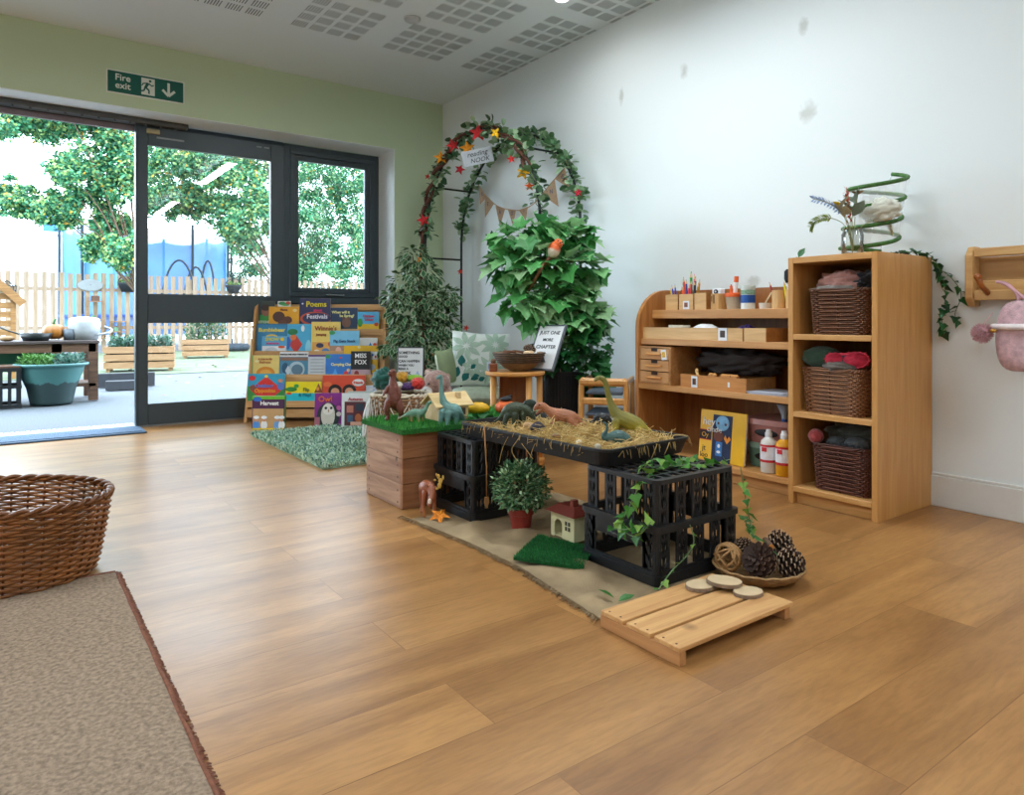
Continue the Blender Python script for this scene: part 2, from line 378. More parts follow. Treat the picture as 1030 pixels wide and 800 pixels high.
# slotted acoustic panels in the ceiling
sl = MB()
for i in range(-2, 4):
    for j in range(-3, 3):
        gx, gy = 2.20 + .66 * (i - 2) - .0, 4.12 - .63 * j
        if gx > 2.9 or gy + .5 > 5.0: continue
        for a in range(4):
            for c in range(4):
                for k in range(6):
                    x = gx + a * .122 + k * .0165; y = gy + c * .132
                    sl.box(x, x + .0062, y, y + .092, ZC - .0016, ZC + .01)
struct(sl, 'ceiling_slots', plain('#858e94', rough=.8))
# ================= sliding door and window frame
DG = plain('#3b474e', rough=.36, spec=.5, noise_amt=.04)
DGL = plain('#414c54', rough=.35, spec=.5, noise_amt=.04)
GLS = glassy('door_pane_glass')
fr = MB()
fr.box(1.895, 1.945, YD - .01, YD + .06, .0, 2.27)           # post between door and window
fr.box(2.705, 2.757, YD - .01, YD + .06, 0, 2.27); fr.box(1.945, 2.712, YD - .01, YD + .06, 2.215, 2.27)
fr.box(-1.395, -1.33, YD - .01, YD + .06, 0, 2.27); fr.box(-1.33, 1.895, YD + .0, YD + .06, 2.235, 2.276)
fr.box(1.945, 2.712, YD - .005, YD + .055, .0, .09); fr.box(1.945, 2.712, YD - .01, YD + .06, .93, .99)
struct(fr, 'trim_2', DG, bevel=.004)
pn = MB(); pn.box(1.945, 2.712, YD + .015, YD + .04, .09, .93); struct(pn, 'trim_3', DGL)
# opening window
wf = MB()
for a in ((1.95, 2.708, .988, 1.03), (1.95, 2.708, 2.185, 2.222), (1.95, 1.99, 1.03, 2.185), (2.668, 2.708, 1.03, 2.185)): wf.box(a[0], a[1], YD - .02, YD + .03, a[2], a[3], .004)
for a in ((1.99, 2.668, 1.03, 1.066), (1.99, 2.668, 2.14, 2.185), (1.99, 2.024, 1.066, 2.14), (2.625, 2.668, 1.066, 2.14)): wf.box(a[0], a[1], YD - .008, YD + .03, a[2], a[3], .004)
wo = struct(wf, 'window_1', DG)
struct(MB().box(2.02, 2.63, YD + .004, YD + .01, 1.06, 2.145), 'window_pane', GLS, parent=wo)
h_ = MB(); h_.box(2.27, 2.30, YD - .034, YD - .02, .998, 1.018, .003); h_.box(2.25, 2.42, YD - .046, YD - .034, 1.001, 1.014, .004)
struct(h_, 'window_handle', plain('#aeb4b8', rough=.25, metal=.9), parent=wo)
# sliding door leaf, run back to the right
dl = MB()
for a in ((.805, .873, .013, 2.235), (1.775, 1.885, .013, 2.235), (.873, 1.775, 2.095, 2.235), (.873, 1.775, .77, .988), (.873, 1.775, .013, .168)): dl.box(a[0], a[1], YD - .06, YD - .012, a[2], a[3], .004)
dl.box(.79, .805, YD - .062, YD + .0, .013, 2.235)
do = struct(dl, 'door_1', DG)
struct(MB().box(.86, 1.79, YD - .04, YD - .034, .95, 2.11).box(.86, 1.79, YD - .04, YD - .034, .15, .79), 'door_pane', GLS, parent=do)
rt = MB()
struct(MB().box(.93, 1.12, YD - .066, YD - .06, 2.15, 2.163).box(1.66, 1.70, YD - .066, YD - .06, 2.19, 2.2).box(1.72, 1.76, YD - .066, YD - .06, 2.19, 2.2), 'door_plate', plain('#8f9698', rough=.4), parent=do)
rh = MB(); rh.box(-1.33, 1.14, YD - .12, YD - .02, 2.235, 2.274, .006)
for k in range(24): rh.lathe([(.008, 0), (.008, .016)], (-1.25 + k * .1, YD - .105, 2.222), 8)
struct(rh, 'door_rail', plain('#4d4d4a', rough=.4, metal=.3), parent=do)
struct(MB().box(.86, .95, YD - .085, YD - .06, 2.178, 2.212, .004), 'door_stop', plain('#a89c78', rough=.5), parent=do)
struct(MB().box(-1.33, .79, YD - .0, YD + .03, 2.196, 2.235), 'door_header_seal', plain('#8a8088', rough=.5), parent=do)
th = MB(); th.box(-1.39, 2.757, YD - .05, YD + .1, 0, .012)
th.box(.8, 1.95, YD - .012, YD + .0, .012, .04); struct(th, 'trim_4', plain('#9aa0a2', rough=.4, metal=.5))
# exit sign
sg = thing('fire_exit_sign', 'green fire exit sign with running man and down arrow above the door', 'sign', (0, YW - .004, 0))
SWH = plain('#e3e6dc', rough=.5, noise_amt=.02); SGR = plain('#0c5a4c', rough=.45, noise_amt=.03)
MB().box(.575, 1.070, -.004, .004, 2.363, 2.524).build('border', SWH, sg)
MB().box(.583, 1.062, -.006, -.004, 2.371, 2.516).build('panel', SGR, sg)
text('Fire', .062, (.675, -.0065, 2.475), (PI / 2, 0, 0), SWH, sg, bold=.001); text('exit', .062, (.675, -.0065, 2.42), (PI / 2, 0, 0), SWH, sg, bold=.001)
a = MB(); a.box(.79, .875, -.0075, -.006, 2.385, 2.503); a.build('pictogram_door', SWH, sg)
a = MB()
def seg2(mb, p, q, wd, y0, y1):
    p = Vector(p); q = Vector(q); d = (q - p).normalized(); n = Vector((-d.y, d.x)) * wd / 2
    c = [p + n, p - n, q - n, q + n]
    vs = [(v.x, y0, v.y) for v in c] + [(v.x, y1, v.y) for v in c]
    mb.add(vs, [(0, 1, 2, 3), (7, 6, 5, 4), (0, 4, 5, 1), (1, 5, 6, 2), (2, 6, 7, 3), (3, 7, 4, 0)])
a.lathe([(.0, 0), (.009, 0), (.009, .001), (0, .001)], (0, 0, 0), 12) if 0 else None
for p, q, wd in (((.833, 2.47), (.815, 2.435), .018), ((.835, 2.468), (.858, 2.452), .008), ((.858, 2.452), (.868, 2.462), .007), ((.826, 2.468), (.800, 2.462), .008), ((.8, 2.462), (.793, 2.446), .007), ((.816, 2.437), (.838, 2.42), .011), ((.838, 2.42), (.838, 2.395), .010), ((.814, 2.437), (.806, 2.413), .011), ((.806, 2.413), (.785, 2.408), .010)): seg2(a, p, q, wd, -.0088, -.0075)
a.box(.838, .853, -.0088, -.0075, 2.478, 2.493); a.build('pictogram_runner', SGR, sg)
a = MB()
for p, q in (((.965, 2.495), (.965, 2.415)), ((.965, 2.402), (.925, 2.442)), ((.965, 2.402), (1.005, 2.442))): seg2(a, p, q, .017, -.0075, -.006)
a.build('arrow', SWH, sg)
# lamps: linear ceiling luminaires of the room (above and behind the photographer)
def luminaire(x, y, ln, label, power):
    t = thing('ceiling_luminaire', label, 'ceiling light', (x, y, ZC - .10))
    MB().box(-.07, .07, -ln / 2, ln / 2, -.03, 0, .006).build('housing', plain('#e8e8e8', rough=.4), t)
    MB().tube([(0, -ln / 3, 0), (0, -ln / 3, .1)], .008, 8).build('suspension_rod', plain('#e8e8e8'), t); MB().tube([(0, ln / 3, 0), (0, ln / 3, .1)], .008, 8).build('suspension_rod', plain('#e8e8e8'), t)
    l = bpy.data.lights.new('ceiling_fill', 'AREA'); l.shape = 'RECTANGLE'; l.size = .1; l.size_y = ln; l.energy = power * .45; l.color = (.88, .95, 1)  # upward fill light added above the housing to lift the dim ceiling
    o = bpy.data.objects.new('ceiling_fill', l); COL.objects.link(o); o.location = (x, y, ZC - .09); o.rotation_euler = (PI, 0, 0)
    MB().box(-.05, .05, -ln / 2 + .02, ln / 2 - .02, -.036, -.03).build('diffuser', glow('#f4f8ff', 3.0), t)
    l = bpy.data.lights.new('tube', 'AREA'); l.shape = 'RECTANGLE'; l.size = .12; l.size_y = ln; l.energy = power; l.color = (.88, .95, 1)
    o = bpy.data.objects.new('tube', l); COL.objects.link(o); o.location = (x, y, ZC - .145)
LUM = 26
luminaire(2.15, 2.38, 1.6, 'linear ceiling light nearest the shelf wall, mirrored in the door glass', LUM)
luminaire(-.6, 2.38, 1.6, 'linear ceiling light in the middle of the room', LUM)
luminaire(-3.2, 2.38, 1.6, 'linear ceiling light by the far side wall', LUM)
luminaire(2.15, -.9, 1.6, 'linear ceiling light behind the camera by the shelf wall', LUM)
luminaire(-.6, -.9, 1.6, 'linear ceiling light behind the camera in mid room', LUM)
luminaire(-3.2, -.9, 1.6, 'linear ceiling light behind the camera by the far wall', LUM)
t = thing('ceiling_spotlight', 'small round lit downlight in the slotted ceiling', 'ceiling light', (2.735, 3.25, ZC))
MB().lathe([(.05, -.012), (.055, 0)], n=24).build('bezel', plain('#e8e8e8'), t); MB().lathe([(.0, -.02), (.035, -.02), (.04, -.012), (0, -.012)], n=20, cap=False).build('lens', glow('#ffffff', 12), t)
l = bpy.data.lights.new('spot', 'AREA'); l.shape = 'DISK'; l.size = .08; l.energy = 2; l.color = (1, .99, .97); o = bpy.data.objects.new('spot', l); COL.objects.link(o); o.location = (2.735, 3.25, ZC - .03)
t = thing('smoke_detector', 'flat round grey detector between the slotted ceiling panels', 'detector', (2.15, 4.06, ZC))
MB().lathe([(.03, -.02), (.05, -.014), (.055, 0)], n=24).build('body', plain('#b8bcbe'), t, smooth=True)
# daylight portal in the opening
l = bpy.data.lights.new('daylight_portal', 'AREA'); l.shape = 'RECTANGLE'; l.size = 4.1; l.size_y = 2.2; l.cycles.is_portal = True
o = bpy.data.objects.new('daylight_portal', l); COL.objects.link(o); o.location = (.68, YD + .12, 1.14); o.rotation_euler = (-PI / 2, 0, 0)
# entrance mat and rugs
t = thing('entrance_mat', 'blue-grey rubber entrance mat lying at the open sliding door', 'mat', (0, 0, 0))
MB().box(-1.35, .82, 5.475, 5.79, 0, .012, .006).build('border', plain('#41586f', rough=.7), t)
MB().box(-1.32, .79, 5.51, 5.78, .012, .016).build('pile', plain('#566a80', rough=.95, noise_amt=.4, scale=160, bump=.6, bscale=300), t)
g = MB()
for k in range(70): g.box(-1.33 + k * .0305, -1.33 + k * .0305 + .018, 5.905, 5.955, .012, .016)
struct(g, 'trim_5', plain('#ccd4da', rough=.5))
# garden base colours scaled down so the strong sky does not overexpose them
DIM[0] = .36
# ================= garden
def garden(hexc, **k): return plain(hexc, **k)
m, nt, b = newmat('asphalt'); N, L = nt.nodes, nt.links
geo = N.new('ShaderNodeNewGeometry'); nz = N.new('ShaderNodeTexNoise'); nz.inputs['Scale'].default_value = 90; nz.inputs['Detail'].default_value = 3
L.new(geo.outputs['Position'], nz.inputs['Vector']); cr = N.new('ShaderNodeValToRGB'); e = cr.color_ramp.elements; e[0].position = .35; e[0].color = srgb('#474b50'); e[1].position = .7; e[1].color = srgb('#62666b')
L.new(nz.outputs['Fac'], cr.inputs['Fac']); L.new(cr.outputs[0], b.inputs['Base Color']); b.inputs['Roughness'].default_value = .9
g = MB(); g.box(-14, 16, YD + .1, 30, -.3, -.012); struct(g, 'ground', m)
lawn = MB(); lawn.add([(x, y, -.004 + .004 * rnd.random()) for y in (11.3, 13, 15, 17, 19.2) for x in [-8 + i for i in range(22)]], [(j * 22 + i, j * 22 + i + 1, (j + 1) * 22 + i + 1, (j + 1) * 22 + i) for j in range(4) for i in range(21)])
tag(lawn.build('lawn', plain('#9aab86', rough=.95, noise_amt=.35, scale=3, bump=.5, bscale=80)), 'short pale green lawn strewn with leaves before the picket fence', 'lawn', kind='stuff')
lv = MB()
for k in range(240):
    x, y = rnd.uniform(-1, 8), rnd.uniform(7, 18.5); put_leaf(lv, (x, y, .012), (rnd.uniform(-1, 1), rnd.uniform(-1, 1), 0), .07, leaf_simple(.6), droop=0)
tag(lv.build('fallen_leaves', plain('#c79a6a', rough=.9)), 'brown autumn leaves scattered over asphalt and lawn outside', 'leaves', kind='stuff')
# picket fence
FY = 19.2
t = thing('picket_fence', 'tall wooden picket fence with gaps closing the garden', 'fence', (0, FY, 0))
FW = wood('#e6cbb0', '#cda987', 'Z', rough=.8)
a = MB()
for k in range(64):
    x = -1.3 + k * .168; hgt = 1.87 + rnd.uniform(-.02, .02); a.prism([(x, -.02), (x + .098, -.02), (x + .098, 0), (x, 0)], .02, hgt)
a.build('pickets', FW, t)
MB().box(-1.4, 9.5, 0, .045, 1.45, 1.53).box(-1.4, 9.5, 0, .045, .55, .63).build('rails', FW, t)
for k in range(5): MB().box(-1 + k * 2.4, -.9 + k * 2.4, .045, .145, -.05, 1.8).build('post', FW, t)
DIM[0] = 1.0
# white outbuilding beyond the fence, left
t = thing('white_outbuilding', 'plain white outbuilding wall showing behind the picket fence', 'building', (0, 26, 0))
MB().box(-4.5, 2.25, 0, 3, 0, 3.42).build('wall', plain('#fbfbfb', noise_amt=.01), t)
MB().box(-4.6, 2.35, -.1, 3.1, 3.42, 3.5).build('roof', plain('#e6e8ea', noise_amt=.02), t)
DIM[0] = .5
# blue slide tower
t = thing('garden_play_tower', 'bright blue play panel with a white pole rising behind the white wall', 'play equipment', tuple(far(54, 321, 34)), rz=-PSI)
t.location.z = 0
MB().box(-.55, .55, 0, .1, 3.4, 6.3, .1).build('blue_panel', plain('#1f6fd0', rough=.5), t)
MB().tube(spline([(-.62, 0, 0), (-.62, 0, 5.8), (-.45, 0, 6.35), (.1, 0, 6.4)], 6), .05).build('pole', plain('#e8ecf0'), t)
# trampoline with net
def netmat(hexc, fac):
    m, nt, b = newmat('blue_net'); N, L = nt.nodes, nt.links
    tr = N.new('ShaderNodeBsdfTransparent'); mx = N.new('ShaderNodeMixShader'); mx.inputs[0].default_value = fac
    nz = N.new('ShaderNodeTexNoise'); nz.inputs['Scale'].default_value = 2; nz.inputs['Detail'].default_value = 5
    cr = N.new('ShaderNodeValToRGB'); cr.color_ramp.elements[0].position = .35; cr.color_ramp.elements[0].color = srgb('#1a5ea8'); cr.color_ramp.elements[1].position = .7; cr.color_ramp.elements[1].color = srgb(hexc)
    L.new(nz.outputs['Fac'], cr.inputs['Fac']); L.new(cr.outputs[0], b.inputs['Base Color'])
    L.new(tr.outputs[0], mx.inputs[1]); L.new(b.outputs[0], mx.inputs[2]); L.new(mx.outputs[0], N['Material Output'].inputs['Surface']); return m
NET = netmat('#3a86c4', .85)
t = thing('trampoline', 'large blue netted trampoline enclosure beyond the picket fence', 'trampoline', (3.6, 23.4, 0))
n_ = 10; rx = 2.25
ring = [(rx * math.cos(2 * PI * k / n_), rx * math.sin(2 * PI * k / n_)) for k in range(n_)]
a = MB()
for k in range(n_):
    p, q = ring[k], ring[(k + 1) % n_]; v = []
    for i in range(5):
        s_ = i / 4; sag = .12 * math.sin(PI * s_); v += [(p[0] + (q[0] - p[0]) * s_, p[1] + (q[1] - p[1]) * s_, z) for z in (.3, 3.35 - sag)]
    a.add(v, [(2 * i, 2 * i + 2, 2 * i + 3, 2 * i + 1) for i in range(4)])
a.build('net', NET, t)
a = MB(); a.lathe([(rx - .25, .85), (rx + .1, .85), (rx + .1, .92), (rx - .25, .92), (rx - .25, .85)], n=30, cap=False); a.build('pad', plain('#1a60c4'), t)
for k in range(n_): MB().tube([(ring[k][0] * 1.03, ring[k][1] * 1.03, 0), (ring[k][0] * 1.03, ring[k][1] * 1.03, 3.45)], .035).build('pole', plain('#203848'), t)
t = thing('climbing_dome', 'dark hooped climbing frame seen before the blue trampoline net', 'climbing frame', (4.1, 20.25, 0))
for k, ang in enumerate((-30, -30, -30)):
    a = MB(); c_, s_ = math.cos(R(ang)), math.sin(R(ang)); hs = (.55, .4, .25)[k]; ox = (-.35, .1, .45)[k]
    a.tube([(ox + hs * math.cos(u) * c_, .2 * k - .2 + hs * math.cos(u) * s_, (2.35, 2.2, 2.4)[k] * math.sin(u)) for u in [PI * i / 18 for i in range(19)]], .03, 6).build('hoop', plain('#30404c'), t, smooth=True)
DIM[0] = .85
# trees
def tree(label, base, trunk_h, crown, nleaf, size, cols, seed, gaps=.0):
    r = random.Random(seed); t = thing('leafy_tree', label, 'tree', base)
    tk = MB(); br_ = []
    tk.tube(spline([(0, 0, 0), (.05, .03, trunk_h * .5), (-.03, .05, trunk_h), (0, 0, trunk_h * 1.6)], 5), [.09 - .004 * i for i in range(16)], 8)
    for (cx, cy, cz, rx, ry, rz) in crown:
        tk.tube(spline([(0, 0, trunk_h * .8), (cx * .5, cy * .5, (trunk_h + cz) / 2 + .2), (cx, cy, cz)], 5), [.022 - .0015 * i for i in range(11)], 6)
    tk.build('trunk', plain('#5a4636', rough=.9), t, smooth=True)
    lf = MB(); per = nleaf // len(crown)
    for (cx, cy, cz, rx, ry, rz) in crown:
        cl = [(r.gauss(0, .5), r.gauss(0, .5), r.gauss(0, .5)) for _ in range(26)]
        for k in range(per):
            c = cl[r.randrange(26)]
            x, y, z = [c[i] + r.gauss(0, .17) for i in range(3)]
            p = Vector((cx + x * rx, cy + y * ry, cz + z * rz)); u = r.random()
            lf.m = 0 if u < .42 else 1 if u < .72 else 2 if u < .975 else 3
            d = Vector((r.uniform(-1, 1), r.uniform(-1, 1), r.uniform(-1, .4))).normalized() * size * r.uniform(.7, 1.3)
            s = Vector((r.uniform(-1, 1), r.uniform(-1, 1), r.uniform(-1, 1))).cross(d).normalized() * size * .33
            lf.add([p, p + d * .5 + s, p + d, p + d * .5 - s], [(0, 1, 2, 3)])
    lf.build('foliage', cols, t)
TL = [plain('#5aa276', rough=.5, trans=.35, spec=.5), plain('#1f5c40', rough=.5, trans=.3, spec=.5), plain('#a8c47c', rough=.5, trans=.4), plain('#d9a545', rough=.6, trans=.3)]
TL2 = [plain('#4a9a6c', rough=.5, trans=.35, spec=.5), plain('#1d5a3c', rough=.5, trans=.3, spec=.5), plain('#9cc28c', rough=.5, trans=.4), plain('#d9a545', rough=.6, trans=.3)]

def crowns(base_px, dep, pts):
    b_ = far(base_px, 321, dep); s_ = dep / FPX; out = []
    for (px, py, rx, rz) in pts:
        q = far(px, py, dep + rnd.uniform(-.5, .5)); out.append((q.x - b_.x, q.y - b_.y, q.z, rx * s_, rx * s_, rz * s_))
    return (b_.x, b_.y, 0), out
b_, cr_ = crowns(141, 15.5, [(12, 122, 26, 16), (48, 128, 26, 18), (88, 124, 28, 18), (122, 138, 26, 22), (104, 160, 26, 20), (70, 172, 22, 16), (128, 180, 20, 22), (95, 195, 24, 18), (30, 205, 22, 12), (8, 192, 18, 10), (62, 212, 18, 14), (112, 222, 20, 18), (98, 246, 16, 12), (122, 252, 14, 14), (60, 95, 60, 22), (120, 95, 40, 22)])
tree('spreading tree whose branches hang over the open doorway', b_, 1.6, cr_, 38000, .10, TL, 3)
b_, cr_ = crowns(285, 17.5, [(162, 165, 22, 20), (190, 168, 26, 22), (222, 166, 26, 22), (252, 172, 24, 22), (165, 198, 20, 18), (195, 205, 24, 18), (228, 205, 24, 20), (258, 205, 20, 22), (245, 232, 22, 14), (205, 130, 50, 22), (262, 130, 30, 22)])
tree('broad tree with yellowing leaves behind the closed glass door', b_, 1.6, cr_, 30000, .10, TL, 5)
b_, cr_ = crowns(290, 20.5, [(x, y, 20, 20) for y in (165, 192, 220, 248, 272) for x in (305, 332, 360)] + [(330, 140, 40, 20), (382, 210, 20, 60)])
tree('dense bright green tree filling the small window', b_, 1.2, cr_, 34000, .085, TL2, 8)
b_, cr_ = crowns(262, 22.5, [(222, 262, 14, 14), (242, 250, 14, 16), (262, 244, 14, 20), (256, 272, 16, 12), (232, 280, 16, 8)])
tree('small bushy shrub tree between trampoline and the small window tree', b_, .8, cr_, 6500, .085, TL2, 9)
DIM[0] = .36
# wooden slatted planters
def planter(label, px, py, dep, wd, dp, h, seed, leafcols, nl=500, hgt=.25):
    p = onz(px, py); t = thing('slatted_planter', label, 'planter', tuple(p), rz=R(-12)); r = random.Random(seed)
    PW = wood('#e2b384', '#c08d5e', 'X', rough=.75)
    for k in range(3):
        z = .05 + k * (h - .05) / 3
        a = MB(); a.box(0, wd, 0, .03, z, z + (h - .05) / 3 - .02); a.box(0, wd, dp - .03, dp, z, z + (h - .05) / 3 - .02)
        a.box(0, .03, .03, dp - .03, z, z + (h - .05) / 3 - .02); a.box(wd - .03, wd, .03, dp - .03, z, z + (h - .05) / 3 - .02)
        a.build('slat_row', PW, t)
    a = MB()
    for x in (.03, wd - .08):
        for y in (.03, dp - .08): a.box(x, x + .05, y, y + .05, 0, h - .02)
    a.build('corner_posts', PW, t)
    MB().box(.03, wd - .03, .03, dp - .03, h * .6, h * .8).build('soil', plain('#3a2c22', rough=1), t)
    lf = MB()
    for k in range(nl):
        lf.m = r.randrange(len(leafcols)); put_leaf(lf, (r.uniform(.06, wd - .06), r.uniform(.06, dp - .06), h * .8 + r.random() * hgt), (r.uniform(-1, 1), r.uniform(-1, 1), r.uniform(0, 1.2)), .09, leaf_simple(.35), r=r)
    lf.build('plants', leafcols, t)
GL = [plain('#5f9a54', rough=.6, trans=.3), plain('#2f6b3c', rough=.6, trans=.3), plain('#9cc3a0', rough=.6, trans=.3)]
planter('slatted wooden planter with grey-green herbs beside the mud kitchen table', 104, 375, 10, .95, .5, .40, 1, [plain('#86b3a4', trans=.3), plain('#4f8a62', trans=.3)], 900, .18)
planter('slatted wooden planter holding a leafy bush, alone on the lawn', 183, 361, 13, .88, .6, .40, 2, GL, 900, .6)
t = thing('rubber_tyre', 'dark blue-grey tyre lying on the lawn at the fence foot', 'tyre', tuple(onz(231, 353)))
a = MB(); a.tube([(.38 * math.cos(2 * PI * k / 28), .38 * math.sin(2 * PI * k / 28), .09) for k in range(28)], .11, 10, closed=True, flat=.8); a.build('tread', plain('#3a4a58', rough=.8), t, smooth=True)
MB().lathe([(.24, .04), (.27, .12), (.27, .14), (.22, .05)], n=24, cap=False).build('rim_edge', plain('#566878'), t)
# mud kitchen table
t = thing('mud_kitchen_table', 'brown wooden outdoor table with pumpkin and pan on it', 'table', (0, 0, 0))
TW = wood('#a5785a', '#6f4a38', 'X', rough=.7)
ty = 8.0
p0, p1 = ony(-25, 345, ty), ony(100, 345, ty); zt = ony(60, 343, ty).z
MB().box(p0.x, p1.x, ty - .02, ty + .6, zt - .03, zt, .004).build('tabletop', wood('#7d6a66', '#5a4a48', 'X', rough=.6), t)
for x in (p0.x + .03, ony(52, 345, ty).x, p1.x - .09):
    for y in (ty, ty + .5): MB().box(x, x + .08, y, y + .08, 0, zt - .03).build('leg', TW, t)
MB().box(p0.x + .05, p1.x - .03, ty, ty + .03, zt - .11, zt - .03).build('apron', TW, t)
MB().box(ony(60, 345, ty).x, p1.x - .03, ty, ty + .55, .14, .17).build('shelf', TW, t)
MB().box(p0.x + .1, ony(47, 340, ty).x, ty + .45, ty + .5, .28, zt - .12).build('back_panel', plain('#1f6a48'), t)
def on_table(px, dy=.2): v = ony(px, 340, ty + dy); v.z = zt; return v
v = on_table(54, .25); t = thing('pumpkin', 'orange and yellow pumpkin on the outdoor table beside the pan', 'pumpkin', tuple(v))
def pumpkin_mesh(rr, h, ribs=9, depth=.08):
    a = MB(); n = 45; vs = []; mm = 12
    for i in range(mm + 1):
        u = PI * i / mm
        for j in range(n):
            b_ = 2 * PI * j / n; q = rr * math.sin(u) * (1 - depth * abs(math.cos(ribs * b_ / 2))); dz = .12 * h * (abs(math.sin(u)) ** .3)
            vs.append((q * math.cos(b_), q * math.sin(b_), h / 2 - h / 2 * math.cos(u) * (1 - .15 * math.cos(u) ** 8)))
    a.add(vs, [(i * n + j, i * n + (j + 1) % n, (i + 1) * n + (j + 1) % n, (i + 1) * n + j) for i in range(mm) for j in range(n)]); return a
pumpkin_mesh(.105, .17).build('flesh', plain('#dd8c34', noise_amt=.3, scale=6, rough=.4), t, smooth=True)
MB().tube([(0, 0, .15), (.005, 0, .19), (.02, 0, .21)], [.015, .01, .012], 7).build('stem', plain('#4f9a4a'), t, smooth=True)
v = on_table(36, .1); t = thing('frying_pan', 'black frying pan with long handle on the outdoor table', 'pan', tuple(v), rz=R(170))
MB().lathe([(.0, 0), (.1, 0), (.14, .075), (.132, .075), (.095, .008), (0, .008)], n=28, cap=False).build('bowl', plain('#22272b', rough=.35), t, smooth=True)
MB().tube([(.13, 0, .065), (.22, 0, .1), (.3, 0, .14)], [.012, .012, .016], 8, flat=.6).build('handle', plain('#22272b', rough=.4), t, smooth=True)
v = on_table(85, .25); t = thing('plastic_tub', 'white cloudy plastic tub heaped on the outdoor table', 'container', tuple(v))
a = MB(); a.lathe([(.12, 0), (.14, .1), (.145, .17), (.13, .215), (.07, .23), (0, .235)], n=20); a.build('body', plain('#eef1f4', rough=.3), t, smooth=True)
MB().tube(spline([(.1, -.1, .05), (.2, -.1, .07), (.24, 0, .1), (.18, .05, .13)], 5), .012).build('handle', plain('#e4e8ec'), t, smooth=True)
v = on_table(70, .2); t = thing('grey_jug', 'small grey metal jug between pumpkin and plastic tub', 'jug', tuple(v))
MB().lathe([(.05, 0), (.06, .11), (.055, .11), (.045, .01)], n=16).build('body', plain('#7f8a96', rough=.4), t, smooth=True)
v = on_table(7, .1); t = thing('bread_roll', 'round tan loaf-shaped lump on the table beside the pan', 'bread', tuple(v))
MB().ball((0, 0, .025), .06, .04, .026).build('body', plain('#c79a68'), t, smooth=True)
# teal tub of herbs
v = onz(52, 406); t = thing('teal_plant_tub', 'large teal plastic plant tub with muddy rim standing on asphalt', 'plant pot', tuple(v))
m, nt, b = newmat('teal_plastic'); N, L = nt.nodes, nt.links
tc = N.new('ShaderNodeTexCoord'); sx = N.new('ShaderNodeSeparateXYZ'); L.new(tc.outputs['Object'], sx.inputs[0]); nz = N.new('ShaderNodeTexNoise'); nz.inputs['Scale'].default_value = 14; L.new(tc.outputs['Object'], nz.inputs['Vector'])
ad = N.new('ShaderNodeMath'); ad.operation = 'MULTIPLY_ADD'; ad.inputs[1].default_value = .12; L.new(nz.outputs['Fac'], ad.inputs[0]); L.new(sx.outputs[2], ad.inputs[2])
cr = N.new('ShaderNodeValToRGB'); e = cr.color_ramp.elements; e[0].position = .26; e[0].color = srgb('#27393a'); e[1].position = .265; e[1].color = srgb('#3f6c6b'); L.new(ad.outputs[0], cr.inputs['Fac']); L.new(cr.outputs[0], b.inputs['Base Color']); b.inputs['Roughness'].default_value = .5
MB().lathe([(.17, 0), (.175, .02), (.2, .15), (.25, .28), (.265, .33), (.27, .355), (.30, .36), (.305, .38), (.295, .385), (.27, .375), (.25, .33), (0, .32)], n=40).build('tub', m, t, smooth=True)
MB().lathe([(0, .325), (.26, .33)], n=30, cap=False).build('soil', plain('#3a2c22'), t)
lf = MB(); r = random.Random(4)
for k in range(900):
    a_, q = r.uniform(0, 2 * PI), .26 * math.sqrt(r.random()); lf.m = r.randrange(2) if math.cos(a_) > 0 else 2
    put_leaf(lf, (q * math.cos(a_), q * math.sin(a_), .34 + .11 * r.random()), (r.uniform(-1, 1), r.uniform(-1, 1), r.uniform(.2, 1.5)), .05, leaf_simple(.4), r=r)
lf.build('herbs', [plain('#8fb8a8', trans=.3), plain('#5f9a84', trans=.3), plain('#6fb04e', trans=.3)], t)
# black crate outside
def small_crate(label, x0, x1, y0, y1, h):
    t = thing('plastic_crate', label, 'crate', ((x0 + x1) / 2, (y0 + y1) / 2, 0)); a = MB(); w_, d_ = (x1 - x0) / 2, (y1 - y0) / 2
    for z0, z1 in ((0, .03), (h * .48, h * .56), (h - .03, h)):
        a.box(-w_, w_, -d_, -d_ + .015, z0, z1); a.box(-w_, w_, d_ - .015, d_, z0, z1); a.box(-w_, -w_ + .015, -d_ + .015, d_ - .015, z0, z1); a.box(w_ - .015, w_, -d_ + .015, d_ - .015, z0, z1)
    a.build('bands', plain('#23272b', rough=.5), t); a = MB(); k = 8
    for i in range(k):
        x = -w_ + .012 + (2 * w_ - .05) * i / (k - 1)
        for s_ in (-1, 1): a.box(x, x + .026, s_ * (d_ - .008) - .004, s_ * (d_ - .008) + .004, .02, h - .02)
        y = -d_ + .02 + (2 * d_ - .06) * i / (k - 1)
        for s_ in (-1, 1): a.box(s_ * (w_ - .008) - .004, s_ * (w_ - .008) + .004, y, y + .02, .02, h - .02)
    a.build('uprights', plain('#2b3035', rough=.5), t)
    return t
c_ = onz(22, 410); t = small_crate('black plastic crate standing outside beside the teal plant tub', c_.x - .5, c_.x, c_.y, c_.y + .35, .36)
MB().box(-.24, .24, -.17, .17, .36, .375).build('slatted_top', wood('#a5785a', '#6f4a38', 'X'), t)
# low dark boards (sand tray)
c_ = onz(106, 393); t = thing('low_timber_edging', 'low dark timber boxes on the asphalt beyond the table', 'edging', (c_.x, c_.y, 0), rz=R(-8))
MB().box(0, .42, 0, .14, 0, .1, .004).build('near_board', plain('#5d5f66', rough=.8), t); MB().box(-.1, .5, .4, .52, 0, .16, .004).build('far_board', plain('#4b4d55', rough=.8), t)
